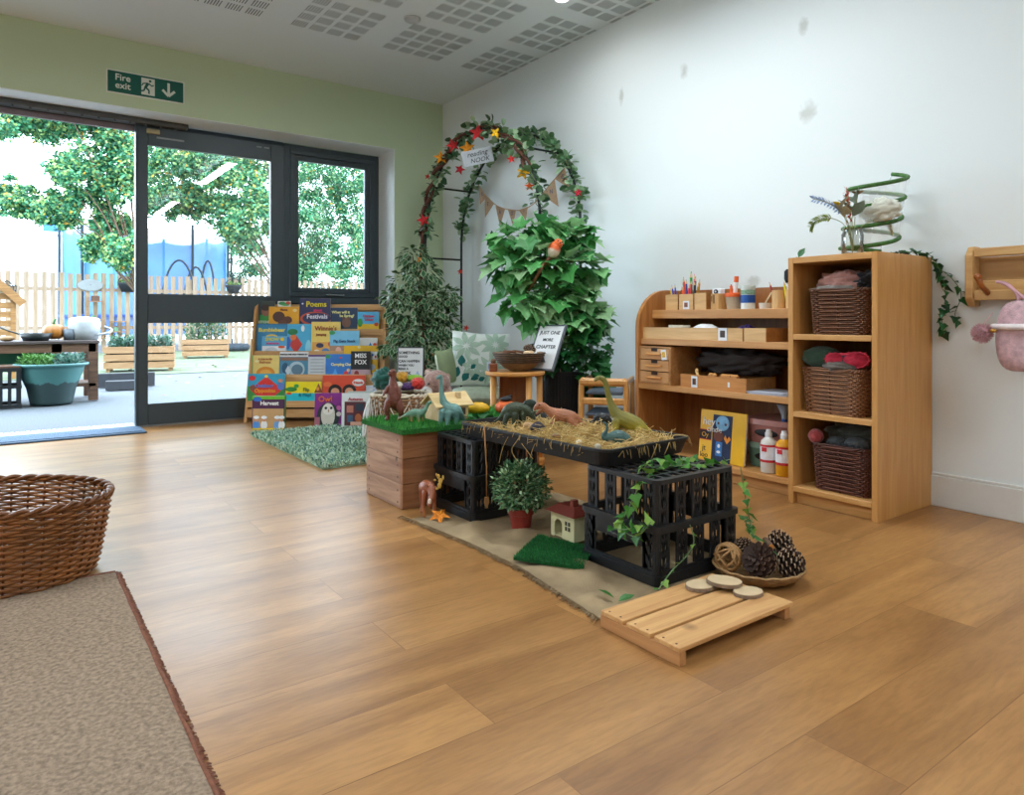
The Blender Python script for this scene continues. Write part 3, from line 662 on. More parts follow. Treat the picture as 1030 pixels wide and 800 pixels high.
# playhouse
c_ = ony(16, 305, 11.5); t = thing('playhouse', 'wooden slatted playhouse gable at the doorway edge', 'playhouse', (c_.x, 11.5, 0))
PWD = wood('#d9a05c', '#a87238', 'X', rough=.7)
zr = .8 + 5 / FPX * 9.5; ap = 1.65
a = MB()
for p, q in (((.08, 1.0), (-.75, 1.85)), ((-.75, 1.85), (-1.6, 1.0))):
    seg2(a, p, q, .1, -.06, 0)
a.build('barge_boards', PWD, t)
a = MB()
for p, q in (((.02, 1.02), (-.75, 1.8)), ((-.75, 1.8), (-1.54, 1.02))): seg2(a, p, q, .04, 0, 1.1)
a.build('roof', PWD, t)
a = MB()
for k in range(9): a.box(-1.45, -.02, .02, .05, .1 + k * .12, .18 + k * .12)
for x in (-1.5, -1.0, -.5, -.06): a.box(x, x + .06, 0, .06, 0, 1.05)
a.build('slatted_wall', PWD, t)
# things hung on the fence
def hang(px, py, yy=FY - .1): return ony(px, py, yy)
def hanging_basket(label, px, py):
    v = hang(px, py); t = thing('hanging_basket', label, 'hanging basket', tuple(v))
    MB().lathe([(.12, -.16), (.2, .02), (.21, .05), (.19, .05)], n=16).build('basket', plain('#2c3440', rough=.6), t, smooth=True)
    a = MB(); a.tube([(.2 * math.cos(u), 0, .05 + .17 * math.sin(u)) for u in [PI * i / 12 for i in range(13)]], .014, 6); a.build('handle', plain('#2c3440'), t)
    lf = MB()
    for k in range(90): lf.m = k % 2; put_leaf(lf, (rnd.uniform(-.15, .15), rnd.uniform(-.1, .1), .05 + rnd.random() * .06), (rnd.uniform(-1, 1), rnd.uniform(-1, 1), rnd.random()), .06, leaf_simple(.5))
    lf.build('flowers', [plain('#5fae3e'), plain('#b8d84a')], t)
hanging_basket('dark hanging basket with green plants on the fence by the door edge', 128, 287)
hanging_basket('dark hanging basket with pale flowers seen through the glass door', 235, 289)
v = hang(91, 287); t = thing('oval_plaque', 'pale oval plaque hung on the picket fence above small shelves', 'plaque', tuple(v))
MB().ball((0, 0, 0), .26, .015, .14, n=28, m=12).build('board', plain('#c9cdd0', noise_amt=.06), t, smooth=True)
MB().lathe([(.02, 0), (.02, .01)], (0, 0, 0), 8).build('fixing', plain('#555b60'), t)
def fence_shelf(label, px0, px1, py0, py1, shelves, peak):
    a_, b_ = hang(px0, py1), hang(px1, py0); t = thing('wall_shelf', label, 'shelf', (a_.x, a_.y, a_.z)); W, Hh = b_.x - a_.x, b_.z - a_.z; a = MB()
    a.box(0, .025, -.12, 0, 0, Hh); a.box(W - .025, W, -.12, 0, 0, Hh)
    for k in range(shelves + 1): z = (Hh - .025) * k / shelves; a.box(.025, W - .025, -.12, 0, z, z + .025)
    a.build('frame', wood('#d2a377', '#a87c54', 'X', rough=.7), t)
    for k in range(shelves):
        c = MB(); z = (Hh - .025) * k / shelves + .025; c.box(W * .25, W * .5, -.08, -.02, z, z + .1); c.build('ornament', plain('#7fb38a' if k % 2 else '#c9a0a0'), t)
    if peak: MB().box(W * .25, W * .75, -.1, 0, Hh, Hh + .12).build('little_house', wood('#8a5a3c', '#6d4029', 'Z'), t)
fence_shelf('three-tier box shelf with ornaments on the fence under the plaque', 87, 104, 303, 341, 2, True)
fence_shelf('two-tier box shelf on the fence between plaque and hanging basket', 110, 127, 323, 345, 2, False)
v = hang(7, 290); t = thing('wire_bird_cage', 'dark wire bird feeder cage hung on the fence at the doorway edge', 'bird feeder', tuple(v))
a = MB()
for k in range(8):
    u = 2 * PI * k / 8; a.tube([(.15 * math.cos(u), .1 * math.sin(u), -.16), (.17 * math.cos(u), .1 * math.sin(u), .05), (.0, 0, .17)], .008, 5)
for z in (-.16, -.05, .05): a.tube([(.16 * math.cos(2 * PI * k / 16), .1 * math.sin(2 * PI * k / 16), z) for k in range(16)], .008, 5, closed=True)
a.build('cage', plain('#2a3238'), t)

DIM[0] = 1.0
# ================= rugs
SIS = plain('#9a8672', rough=.95, spec=.1, noise_amt=.42, scale=95, bump=1.0, bscale=110)
t = thing('carpet_offcut', 'large beige-brown looped carpet with a frayed brown edge on the wooden floor', 'carpet', (0, 0, 0))
a = MB(); nx, ny = 60, 80; x0, x1, y0, y1 = -2.6, .285, -.9, 2.5
a.box(x0, x1, y0, y1, 0, .010, .003); a.build('backing', SIS, t)
# looped pile as real bumps over the part in view
a = MB(); r = random.Random(5)
GX, GY = 150, 150
vs = []
for j in range(GY + 1):
    for i in range(GX + 1):
        x = -1.25 + 1.53 * i / GX; y = 1.0 + 1.497 * j / GY
        vs.append((x, y, .0105 + (.003 * abs(noise.noise(Vector((x * 60, y * 60, 0)))) * 2 if 0 < i < GX and 0 < j < GY else 0)))
a.add(vs, [(j * (GX + 1) + i, j * (GX + 1) + i + 1, (j + 1) * (GX + 1) + i + 1, (j + 1) * (GX + 1) + i) for j in range(GY) for i in range(GX)])
a.build('looped_pile', SIS, t, smooth=True, kind='stuff')
a = MB()
a.tube(spline([(x1 + .002 * math.sin(k * 1.7) + .002, y0 + (y1 - y0) * k / 60, .006) for k in range(61)], 2), .005, 6)
a.tube(spline([(x0 + (x1 - x0) * k / 50, y1 + .004 * math.sin(k * 1.3) + .004, .006) for k in range(51)], 2), .006, 6)
for k in range(1500):
    y = r.uniform(.8, y1); a.tube([(x1, y, .008), (x1 + r.uniform(.006, .018), y + r.uniform(-.01, .01), .002)], .0014, 3)
a.build('frayed_edge', plain('#7d4e3a', rough=.95, noise_amt=.35, scale=80), t, smooth=True)
t = thing('shaggy_rug', 'pale green shaggy rug on the floor before the bookcase', 'rug', (0, 0, 0))
RG = [plain('#8fae96', rough=.95, spec=.1), plain('#b9cfae', rough=.95, spec=.1), plain('#5f8078', rough=.95, spec=.1), plain('#cdddcf', rough=.95, spec=.1)]
X0, X1, Y0, Y1 = 1.36, 2.45, 3.58, 4.92
MB().box(X0 + .015, X1, Y0 + .015, Y1 - .015, 0, .012).build('backing', RG[0], t)
a = MB()
for k in range(15000):
    x, y = r.uniform(X0, X1), r.uniform(Y0, Y1)
    if x > 2.1 and y < 4.2 and r.random() < .7: continue
    a.m = r.randrange(4) if r.random() < .8 else 0
    dx, dy = r.uniform(-.02, .02), r.uniform(-.02, .02); w_ = .004; an = r.uniform(0, PI); cx, cy = w_ * math.cos(an), w_ * math.sin(an); h = r.uniform(.022, .04)
    a.add([(x - cx, y - cy, .01), (x + cx, y + cy, .01), (x + dx + cx, y + dy + cy, h), (x + dx - cx, y + dy - cy, h)], [(0, 1, 2, 3)])
a.build('pile', RG, t, kind='stuff')
# ================= big wicker basket
BRW = plain('#8a5526', rough=.35, spec=.5, noise_amt=.5, scale=9)
BRD = plain('#6b3f1c', rough=.4, noise_amt=.4, scale=9)
t = thing('wicker_basket', 'large oval brown wicker basket standing on the carpet edge', 'basket', (-.035, 2.70, .011), rz=R(-36))
woven('b', t, ellipse(.345, .262), .24, 26, 40, .0048, .006, BRW, flare=lambda k: .86 + .14 * k ** .7, m2=BRD, rimr=.009)
t = thing('seed_pod', 'small dark curled wooden piece lying in the large wicker basket', 'pod', (-.03, 2.70, .032))
a = MB(); limb(a, [(-.12, 0, .02, .012), (-.03, .04, .06, .02), (.05, 0, .09, .016), (.12, -.03, .12, .008)], 8); limb(a, [(0, 0, .05, .014), (.02, -.08, .03, .01)], 8)
fused(a, 'body', plain('#6a4420', rough=.5, noise_amt=.4), t, .006)
a = MB(); a.ball((-.08, .06, .018), .04, .03, .025); a.build('husk', plain('#4f3216', rough=.6), t, smooth=True)
# ================= tall open cabinet
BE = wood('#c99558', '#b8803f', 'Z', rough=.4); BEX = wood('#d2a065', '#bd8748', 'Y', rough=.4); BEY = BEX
CX, CY0, CY1, CH = 2.77, 1.378, 1.765, 1.066
t = thing('tall_open_cabinet', 'tall beech cabinet of three open cubbies against the white wall', 'cabinet', (0, 0, 0))
CB = 3.238
MB().box(CX, CB, CY0, CY0 + .024, 0, CH, .0015).build('side_panel', BE, t); MB().box(CX, CB, CY1 - .024, CY1, 0, CH, .0015).build('side_panel', BE, t)
MB().box(CX, CB, CY0 + .024, CY1 - .024, CH - .026, CH, .0015).build('top', BEX, t)
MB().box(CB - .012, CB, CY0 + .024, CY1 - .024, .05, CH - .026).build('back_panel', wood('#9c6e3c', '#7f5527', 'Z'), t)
for z in (.734, .400, .076): MB().box(CX, CB - .012, CY0 + .024, CY1 - .024, z - .023, z, .0015).build('shelf', BEX, t)
MB().box(CX + .03, CX + .045, CY0 + .024, CY1 - .024, 0, .053).build('plinth', BEX, t)
# baskets in the cubbies
def cubby_basket(label, y0, y1, z, h, col, dark, rz=0, dx=.03, dep=.3):
    t = thing('wicker_basket', label, 'basket', (CX + dx + dep / 2, (y0 + y1) / 2, z + .001), rz=rz, group='wicker baskets in the tall cabinet')
    woven('c', t, roundrect(dep / 2, (y1 - y0) / 2, .22), h, 22, 26, .0042, .0045, plain(col, rough=.5, noise_amt=.3, scale=25), flare=lambda k: .93 + .07 * k, m2=plain(dark, rough=.5), rimr=.0065, n=4)
    return t
def px2y(px, x): return onx(px, 400, x).y
cubby_basket('dark brown wicker basket in the topmost cubby, pink cloth spilling over', px2y(872, 2.8), px2y(813, 2.8), .734, .185, '#6b4228', '#55331d')
cubby_basket('lighter brown wicker basket turned askew in the middle cubby', 1.435, 1.72, .4, .185, '#8d5f3e', '#70462a', rz=R(-8), dep=.27)
cubby_basket('dark reddish wicker basket on the lowest cubby shelf', px2y(873, 2.8), px2y(816, 2.8), .076, .19, '#64392a', '#4c2a1e')
def cloth_lump(name, label, cat, c, rx, ry, rz_, hexc, seed, amp=.35, parent=None, freq=3.0, sheen=.3, group=None, sc_=1, rot=0, fold=None):
    t = thing(name, label, cat, c, rz=rot, group=group); a = MB(); n, m = 40, 26; vs = []
    for i in range(m + 1):
        u = PI * i / m
        for j in range(n):
            b_ = 2 * PI * j / n; d = Vector((math.sin(u) * math.cos(b_), math.sin(u) * math.sin(b_), -math.cos(u)))
            q = 1 + amp * noise.noise(d * freq + Vector((seed * 7.3, 0, 0))) + amp * .6 * (1 - 2 * abs(noise.noise(d * freq * 2.2 + Vector((0, seed * 3.1, 0)))))
            vs.append((d.x * rx * q, d.y * ry * q, rz_ + max(-rz_, d.z * rz_ * q)))
    a.add(vs, [(i * n + j, i * n + (j + 1) % n, (i + 1) * n + (j + 1) % n, (i + 1) * n + j) for i in range(m) for j in range(n)])
    a.build('cloth', plain(hexc, rough=.85, sheen=sheen, noise_amt=.15, bump=.3, bscale=150), t, smooth=True); return t
cloth_lump('folded_cloth', 'dusty pink crumpled cloth on top of the uppermost cubby basket', 'cloth', (2.93, 1.60, .90), .085, .10, .05, '#c28f85', 1)
cloth_lump('folded_cloth', 'black bundled cloth beside the pink one in the uppermost cubby', 'cloth', (2.95, 1.475, .905), .09, .055, .048, '#17161b', 2)
cloth_lump('folded_cloth', 'grey-white bundled cloth tucked under the pink cloth', 'cloth', (2.85, 1.60, .895), .035, .09, .022, '#a9a5a0', 3)
# shoes/slippers in middle and lower baskets
def slipper(label, loc, rz, rx, hexu, hexs, sz=1.0):
    t = thing('slipper', label, 'slipper', loc, rot=(rx, 0, rz))
    a = MB(); out = [(.0, .03), (.06, .038), (.12, .042), (.17, .034), (.195, .0), (.17, -.036), (.12, -.04), (.06, -.032), (0, -.03), (-.02, 0)]
    out = [(x * sz, y * sz) for x, y in out]; sp = spline([(x, y, 0) for x, y in out + out[:1]], 4)[:-1]
    a.prism([(p[0], p[1]) for p in sp], 0, .012 * sz); a.build('sole', plain(hexs, rough=.6), t)
    b_ = MB(); b_.prism([(p[0] * .75 + .02 * sz, p[1] * .62) for p in sp], -.003, 0.001); b_.build('sole_inlay', plain('#1c2030', rough=.7), t)
    c = MB(); c.ball((.13 * sz, 0, .012 * sz), .065 * sz, .04 * sz, .035 * sz); c.ball((.03 * sz, 0, .012 * sz), .05 * sz, .033 * sz, .028 * sz); c.build('upper', plain(hexu, rough=.8, noise_amt=.3, scale=60, bump=.5), t, smooth=True)
    d = MB()
    for k, p in enumerate(sp[::2]): d.box(p[0] - .003, p[0] + .003, p[1] - .003, p[1] + .003, -.002, .012)
    d.build('tread', plain(hexs, rough=.6), t); return t
slipper('red and navy patterned slipper sole-up in the middle cubby basket', (2.815, 1.605, .632), R(-84), R(-112), '#b32038', '#c0243c', .84)
cloth_lump('woollen_sock', 'dark green knitted sock leaning in the middle cubby basket', 'sock', (2.86, 1.66, .59), .04, .075, .045, '#2f4a38', 5, amp=.12, rot=R(25))
cloth_lump('woollen_hat', 'grey-brown woollen hat sunk in the middle cubby basket', 'hat', (2.86, 1.56, .57), .07, .08, .03, '#5a5148', 8, amp=.15)
cloth_lump('felt_ball', 'dull red felt ball lying in the lowest cubby basket', 'ball', (2.82, 1.665, .268), .03, .03, .03, '#9e3c3c', 6, amp=.05)
slipper('grey dark slipper lying flat across the lowest cubby basket', (2.84, 1.61, .272), R(-84), 0, '#3c3f40', '#2a2c2e', .84)
cloth_lump('folded_cloth', 'dark olive cloth lying behind the grey slipper', 'cloth', (2.93, 1.54, .27), .05, .11, .04, '#3a3b30', 7)
# ================= low dresser with drawers
DX, DY0, DY1, DZ = 2.85, 1.772, 2.755, .965
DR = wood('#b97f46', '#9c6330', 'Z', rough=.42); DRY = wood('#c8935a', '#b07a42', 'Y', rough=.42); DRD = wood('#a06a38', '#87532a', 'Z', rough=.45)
t = thing('storage_dresser', 'beech classroom dresser with stepped shelves and rounded end panels', 'shelving unit', (0, 0, 0))
def side_out(y0, y1):
    a = MB(); pts = [(DX, 0), (CB, 0), (CB, DZ), (DX + .23, DZ)]
    for k in range(1, 10):
        u = PI / 2 * k / 9; pts.append((DX + .23 - .23 * math.sin(u), DZ - .215 + .215 * math.cos(u)))
    vs = [(x, y0, z) for x, z in pts] + [(x, y1, z) for x, z in pts]; n = len(pts)
    a.add(vs, [tuple(range(n)), tuple(range(2 * n - 1, n - 1, -1))] + [(i, n + i, n + (i + 1) % n, (i + 1) % n) for i in range(n)]); return a
side_out(DY1 - .024, DY1).build('end_panel', DR, t, bevel=.002); side_out(DY0, DY0 + .02).build('end_panel', DR, t, bevel=.002)
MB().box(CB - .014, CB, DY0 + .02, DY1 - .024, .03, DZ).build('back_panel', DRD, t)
for x0, z, th_ in ((DX + .11, .85, .047), (DX + .02, .692, .032), (DX, .445, .028), (DX, .08, .026)):
    MB().box(x0, CB - .014, DY0 + .02, DY1 - .024, z - th_, z, .002).build('shelf', DRY, t)
MB().box(DX + .03, DX + .05, DY0 + .02, DY1 - .024, 0, .054).build('plinth', DRY, t)
def y_at(px, x): return onx(px, 321, x).y
# drawer unit
y1_, y0_ = y_at(637.5, 2.86) - .0, y_at(675, 2.86)
y1_ = min(y1_, DY1 - .026)
t = thing('small_drawer_chest', 'little three-drawer wooden chest on the dresser with a picture card', 'drawers', (2.856, 0, .446))
MB().box(0, .25, y0_, y0_ + .01, 0, .205).box(0, .25, y1_ - .01, y1_, 0, .205).box(0, .25, y0_ + .01, y1_ - .01, .197, .205).box(0, .25, y0_ + .01, y1_ - .01, 0, .007).box(.24, .25, y0_ + .01, y1_ - .01, .007, .197).build('carcass', wood('#b98550', '#a06c3a', 'Y'), t)
for k in range(3):
    z = .009 + k * .0632; d = MB(); ym = (y0_ + y1_) / 2
    d.prism([(-.002, y0_ + .012), (.012, y0_ + .012), (.012, y1_ - .012), (-.002, y1_ - .012)], z, z + .058)
    dd = d.build('drawer', wood('#cf9d66', '#b98350', 'Y'), t, bevel=.0015)
    n_ = MB(); n_.prism([(-.003, ym - .022), (-.002, ym - .022), (-.002, ym + .022), (-.003, ym + .022)], z + .043, z + .0585); n_.build('finger_notch', plain('#2a1a10'), dd)
    MB().tube(spline([(-.002, ym - .048, z + .03), (-.018, ym - .042, z + .028), (-.02, ym, z + .027), (-.018, ym + .042, z + .028), (-.002, ym + .048, z + .03)], 4), .0055, 8).build('handle', wood('#d69b5a', '#c4854a', 'Y'), dd, smooth=True)
def photo_card(label, x, y, z, w_, h_, inner, tilt=0):
    t = thing('picture_card', label, 'card', (x, y, z), rot=(tilt, 0, 0), group='picture cards on the dresser')
    MB().box(-.0015, .0, -w_ / 2, w_ / 2, 0, h_).build('card', plain('#dfe3ea', rough=.3, noise_amt=.03), t)
    MB().box(-.0025, -.0015, -w_ * .28, w_ * .28, h_ * .25, h_ * .8).build('picture', plain(inner, noise_amt=.4, scale=80), t)
photo_card('white card with a yellow picture on the small drawer chest', 2.852, (y_at(668, 2.85)), .446 + .135, .035, .055, '#e0b020', R(-8))
def open_box(name, label, cat, x, y0, y1, z, dp, h, th=.006, m=None, group=None, dividers=()):
    t = thing(name, label, cat, (x, (y0 + y1) / 2, z + .0005), group=group); w_ = (y1 - y0) / 2; m = m or wood('#d9b27c', '#c59a62', 'Y')
    a = MB(); a.box(0, th, -w_, w_, 0, h); a.build('front', m, t); a = MB(); a.box(dp - th, dp, -w_, w_, 0, h); a.box(th, dp - th, -w_, -w_ + th, 0, h); a.box(th, dp - th, w_ - th, w_, 0, h); a.box(th, dp - th, -w_ + th, w_ - th, 0, th); a.build('box_body', wood('#bd8a50', '#a3713c', 'Y'), t)
    for d in dividers: MB().box(th, dp - th, d - (y0 + y1) / 2 - .003, d - (y0 + y1) / 2 + .003, th, h - .004).build('divider', m, t)
    return t
# top shelf pots
TX = 3.0
def spot(px, x): return onx(px, 321, x).y
ya, yb = spot(697, TX), spot(683, TX)
open_box('pencil_box', 'square wooden pot full of coloured pencils with a picture card', 'pot', TX, ya, yb, .85, yb - ya, .085)
photo_card('white card on the pencil pot, brown picture', TX - .0005, (ya + yb) / 2 - .002, .853, .042, .045, '#8a5a48')
yc, yd = spot(681.5, TX), spot(669.5, TX)
open_box('pencil_box', 'square wooden pot with few pencils at the rounded end of the top shelf', 'pot', TX, yc, yd, .85, yd - yc, .085)
ye, yf = spot(710, TX), spot(698.5, TX)
open_box('pencil_box', 'plain square wooden pot beside the full pencil pot', 'pot', TX, ye, yf, .85, yf - ye, .088)
def pencil(col, label, x, y, z, dx, dy, ln, rad=.0042, group='pencils in the wooden pots'):
    t = thing('pencil', label, 'pencil', (x, y, z), group=group); e = Vector((dx, dy, 1)).normalized()
    p = [e * (ln * k) for k in (0, .84)]; MB().tube(p, rad, 6).build('shaft', plain(col, rough=.35, noise_amt=.05), t)
    MB().tube([p[1], e * ln * .95], [rad, rad * .35], 6).build('sharpened_wood', plain('#dcb98a'), t); MB().tube([e * ln * .95, e * ln], [rad * .38, .0004], 6).build('tip', plain(col), t)
yc_ = (ya + yb) / 2; w_ = (yb - ya) / 2 - .012; xc = TX + (yb - ya) / 2
for i, (col, nm, u, v, lean, ln) in enumerate([('#1f7a35', 'dark green', .6, -.4, .30, .165), ('#d8401f', 'red-orange', .5, -.6, .22, .175), ('#203a8a', 'navy blue', .3, -.5, .15, .16), ('#25a03a', 'bright green thick', -.1, -.2, .02, .20), ('#3a1c3a', 'dark plum', .1, .2, .04, .205), ('#e8284a', 'crimson', 0, -.6, .0, .13), ('#e85a8a', 'pink', -.4, 0, -.05, .19), ('#c83a2a', 'brick red', -.3, -.6, -.05, .155), ('#1c1c2c', 'black', -.6, -.2, -.12, .175), ('#c87a5a', 'brown', -.8, .3, -.2, .16), ('#2a2a30', 'charcoal', -.7, -.5, -.14, .15), ('#b88a20', 'ochre', -.9, 0, -.18, .14), ('#f0602a', 'orange', .8, -.7, .24, .12)]):
    pencil(col, nm + ' pencil standing in the full wooden pencil pot', xc + v * w_, yc_ - u * -w_ * 1 if False else yc_ + u * w_, .858, 0, lean * .55, ln, .0075 if 'thick' in nm else .0058)
yc_ = (yc + yd) / 2; xc = TX + (yd - yc) / 2
for col, nm, u, v, lean, ln in (('#e8c820', 'yellow', .5, -.4, .25, .12), ('#2a3ab0', 'blue', .2, -.3, .2, .135), ('#3a4ac0', 'light blue', .0, .2, .12, .14), ('#8a4a2a', 'chestnut', -.5, .2, -.2, .125)):
    pencil(col, nm + ' pencil leaning in the sparse end pot', xc + v * .02, yc_ + u * .02, .858, 0, lean, ln)
# log pot with camera-like object, cups, jars
def cyl_pot(name, label, cat, px0, px1, x, z, h, m, taper=1.0, n=20, part='body'):
    a_, b_ = spot(px0, x), spot(px1, x); r_ = abs(a_ - b_) / 2 * .93; t = thing(name, label, cat, (x + r_, (a_ + b_) / 2, z + .0005))
    MB().lathe([(r_ * taper, 0), (r_, h), (r_ - .005, h), (r_ * taper - .005, .006), (.0, .006)], n=n, cap=False).build(part, m, t, smooth=False); return t, r_
t, r_ = cyl_pot('log_pot', 'bark-marked round wooden pot on the top shelf', 'pot', 725, 711, TX, .85, .082, wood('#d9ae74', '#a97a42', 'Z'))
MB().box(-r_ - .001, -r_ + .004, -.004, .003, .03, .075).box(-r_ - .0005, -r_ + .004, .012, .016, .04, .07).build('bark_mark', plain('#5a3a20'), t)
t2 = thing('tape_dispenser', 'small white and grey tape dispenser resting in the bark pot', 'dispenser', (TX + r_, t.location.y, .925))
MB().box(-.02, .02, -.028, .03, 0, .035, .006).build('case', plain('#e4e6ea', rough=.3), t2)
MB().tube([(-.021, 0, .018), (-.027, 0, .018)], .012, 16).build('reel', plain('#33363c'), t2); MB().tube([(-.027, 0, .018), (-.028, 0, .018)], .005, 12).build('hub', plain('#c8ccd0'), t2)
t, r_ = cyl_pot('paint_cup', 'translucent plastic cup with an orange lid on the top shelf', 'cup', 740.5, 725.5, TX - .005, .85, .068, plain('#b9a58c', rough=.3), .8)
MB().lathe([(r_ + .002, .062), (r_ + .003, .064), (r_ + .003, .08), (r_, .083), (0, .083)], n=24, cap=False).build('lid', plain('#e8642a', rough=.35), t)
t2 = thing('glue_stick', 'white and orange glue stick standing on the orange-lidded cup', 'glue stick', (TX + r_, t.location.y - .004, .934))
MB().tube([(0, 0, 0), (.0, -.006, .055)], .011, 12).build('barrel', plain('#e8e6e4', rough=.3), t2); MB().tube([(0, -.006, .055), (0, -.009, .085)], .0115, 12).build('cap', plain('#ea6224', rough=.3), t2)
t2 = thing('marker_pen', 'short orange marker beside the glue stick', 'pen', (TX + r_, t.location.y + .02, .934)); MB().tube([(0, 0, 0), (0, 0, .035)], .007, 10).build('barrel', plain('#ea6224'), t2); MB().tube([(0, 0, .035), (0, 0, .044)], .004, 8).build('tip', plain('#d8541c'), t2)
t, r_ = cyl_pot('glitter_jar', 'clear jar with a blue label and green glitter on the top shelf', 'jar', 754.5, 741.5, TX - .005, .85, .1, plain('#dfe6e4', rough=.25), 1.0)
MB().lathe([(r_ + .0008, .03), (r_ + .0008, .07)], n=24, cap=False).build('label_band', plain('#1d4f9a', rough=.4), t); MB().lathe([(r_ + .0005, .072), (r_ + .0005, .095)], n=24, cap=False).build('glitter', plain('#7fa088', noise_amt=.5, scale=90), t)
MB().lathe([(r_ + .002, .1), (r_ + .002, .118), (0, .118)], n=24, cap=False).build('lid', plain('#c9d2cc', rough=.25), t)
t, r_ = cyl_pot('glass_dish', 'small clear dish with a spoon on the top shelf', 'dish', 772, 760, TX - .01, .85, .028, plain('#d9d4cc', rough=.2), .9)
t2 = thing('spoon', 'thin pale wooden spoon leaning in the clear dish', 'spoon', (TX + .02, t.location.y + .01, .859)); MB().tube([(0, 0, 0), (0, -.045, .07)], [.004, .0035], 8).build('handle', plain('#e0cda8'), t2, smooth=True); MB().ball((0, .003, 0), .004, .008, .005).build('bowl', plain('#e0cda8'), t2, smooth=True)
t, r_ = cyl_pot('wooden_cup', 'round pale wooden cup holding pens on the top shelf', 'cup', 786.5, 773, TX - .01, .85, .088, wood('#dcb27a', '#c69a60', 'Z'))
cx_, cy_ = t.location.x, t.location.y
for nm, col, dy, lean in (('dark red', '#9a1f28', .012, .35),):
    pencil(col, nm + ' pen poking from the round wooden cup', cx_, cy_ + dy, .858, 0, lean, .13, .005, group=None)
t, r_ = cyl_pot('wooden_cup', 'pale wooden cup half hidden by the tall cabinet', 'cup', 800, 787, TX - .005, .85, .088, wood('#d9ae74', '#c2945a', 'Z'))
cx_, cy_ = t.location.x, t.location.y
t2 = thing('paint_brush', 'black-bristled fat brush standing in the half hidden cup', 'brush', (cx_ + .01, cy_ + .026, .858))
MB().tube([(0, 0, 0), (0, .002, .115)], .008, 10).build('handle', plain('#dfe3e6'), t2, smooth=True); MB().tube([(0, .002, .115), (0, .004, .135), (0, .004, .17), (0, .004, .18)], [.012, .018, .017, .008], 12).build('bristles', plain('#16181c', noise_amt=.5, bump=.8), t2, smooth=True)
pencil('#e8d820', 'yellow marker poking from the half hidden cup', cx_ - .01, cy_ + .02, .858, 0, .15, .125, .006, group=None)
pencil('#c8281e', 'red marker poking from the half hidden cup', cx_ - .012, cy_ + .0, .858, 0, .02, .115, .006, group=None)
# second shelf trays
SX = 2.885
open_box('sorting_tray', 'long shallow pale wooden tray in sections on the second dresser shelf', 'tray', SX, spot(747, SX), spot(645.5, SX) - .01, .692, .2, .062, dividers=[spot(664, SX), spot(682, SX), spot(712, SX)])
open_box('wooden_box', 'short pale wooden box beside the long sectioned tray', 'box', SX - .005, spot(771, SX), spot(749, SX), .692, .25, .064)
photo_card('pale blue-edged card on the long sectioned tray', SX - .0005, spot(727, SX), .688 + .005, .052, .062, '#4a3a38')
def reel(label, x, y, z, r1, r0, h, col):
    t = thing('masking_tape', label, 'tape', (x, y, z)); MB().lathe([(r0, 0), (r1, 0), (r1, h), (r0, h), (r0, 0)], n=28, cap=False).build('tape_roll', plain(col), t); MB().lathe([(r0 - .003, 0), (r0, 0), (r0, h), (r0 - .003, h), (r0 - .003, 0)], n=28, cap=False).build('core', plain('#b0906a'), t)
reel('cream roll of tape lying in the long tray', SX + .07, spot(683.5, SX + .07), .731, .058, .038, .036, '#e0dcc8')
cloth_lump('paper_doilies', 'heap of white paper doilies in the long tray', 'paper', (SX + .08, spot(710, SX + .08), .700), .055, .075, .036, '#e6e8ea', 11, amp=.15)
cloth_lump('felt_scrap', 'purple felt scraps at the back of the second shelf', 'cloth', (SX + .16, spot(751, SX + .16), .697), .04, .05, .034, '#4a2a86', 12, amp=.3)
# third shelf: long box, dark bag, papers
BX = 2.868
t = open_box('wooden_box', 'orange-brown wooden box with a picture card below the dark bag', 'box', BX, spot(750.5, BX), spot(684.5, BX), .445, .24, .068, m=wood('#c98a48', '#b27234', 'Y'))
photo_card('white card on the orange-brown box, brown picture', BX - .0005, spot(698.5, BX), .449, .038, .058, '#5a3a2a')
MB().box(-.0015, 0, spot(734, BX) - t.location.y, spot(732, BX) - t.location.y, .02, .045).build('label_holder', plain('#dfe0e2'), t)
for k, (px, ln, nm) in enumerate(((715, .035, 'short fat wooden block at the rim of the brown box'), (730, .075, 'long wooden block at the rim of the brown box'))):
    t = thing('wooden_block', nm, 'block', (BX + .03, spot(px, BX + .03), .497)); MB().box(-.012, .012, -ln, ln * .4, 0, .03, .008).build('body', wood('#cc8f50', '#b87838', 'Y'), t)
    MB().box(-.0125, -.012, -ln * .5, -ln * .5 + .004, .004, .026).build('groove', plain('#8a5424'), t)
t = thing('wooden_spatula', 'pale wooden stick leaning out of the brown box', 'stick', (BX + .03, spot(704, BX + .03), .455)); MB().tube([(0, 0, 0), (-.005, .015, .075)], [.007, .008], 8).build('handle', plain('#dcb070'), t, smooth=True); MB().ball((-.005, .016, .078), .007, .01, .012).build('head', plain('#dcb070'), t, smooth=True)
cloth_lump('leather_bag', 'crumpled dark brown bag pushed into the third dresser shelf', 'bag', (3.04, (spot(700, 3.04) + spot(790, 3.04)) / 2 - .01, .515), .10, .21, .062, '#2c2320', 14, amp=.42, freq=3.0, sheen=0)
t = thing('paper_sheets', 'few loose white sheets lying by the brown box', 'paper', (2.875, spot(774, 2.9), .4455), rz=R(4))
for k in range(4): MB().box(-.0, .2, -.095 + .006 * k, .095 + .004 * k, .003 * k, .003 * k + .0015).build('sheet', plain('#c9cfde', noise_amt=.03), t)
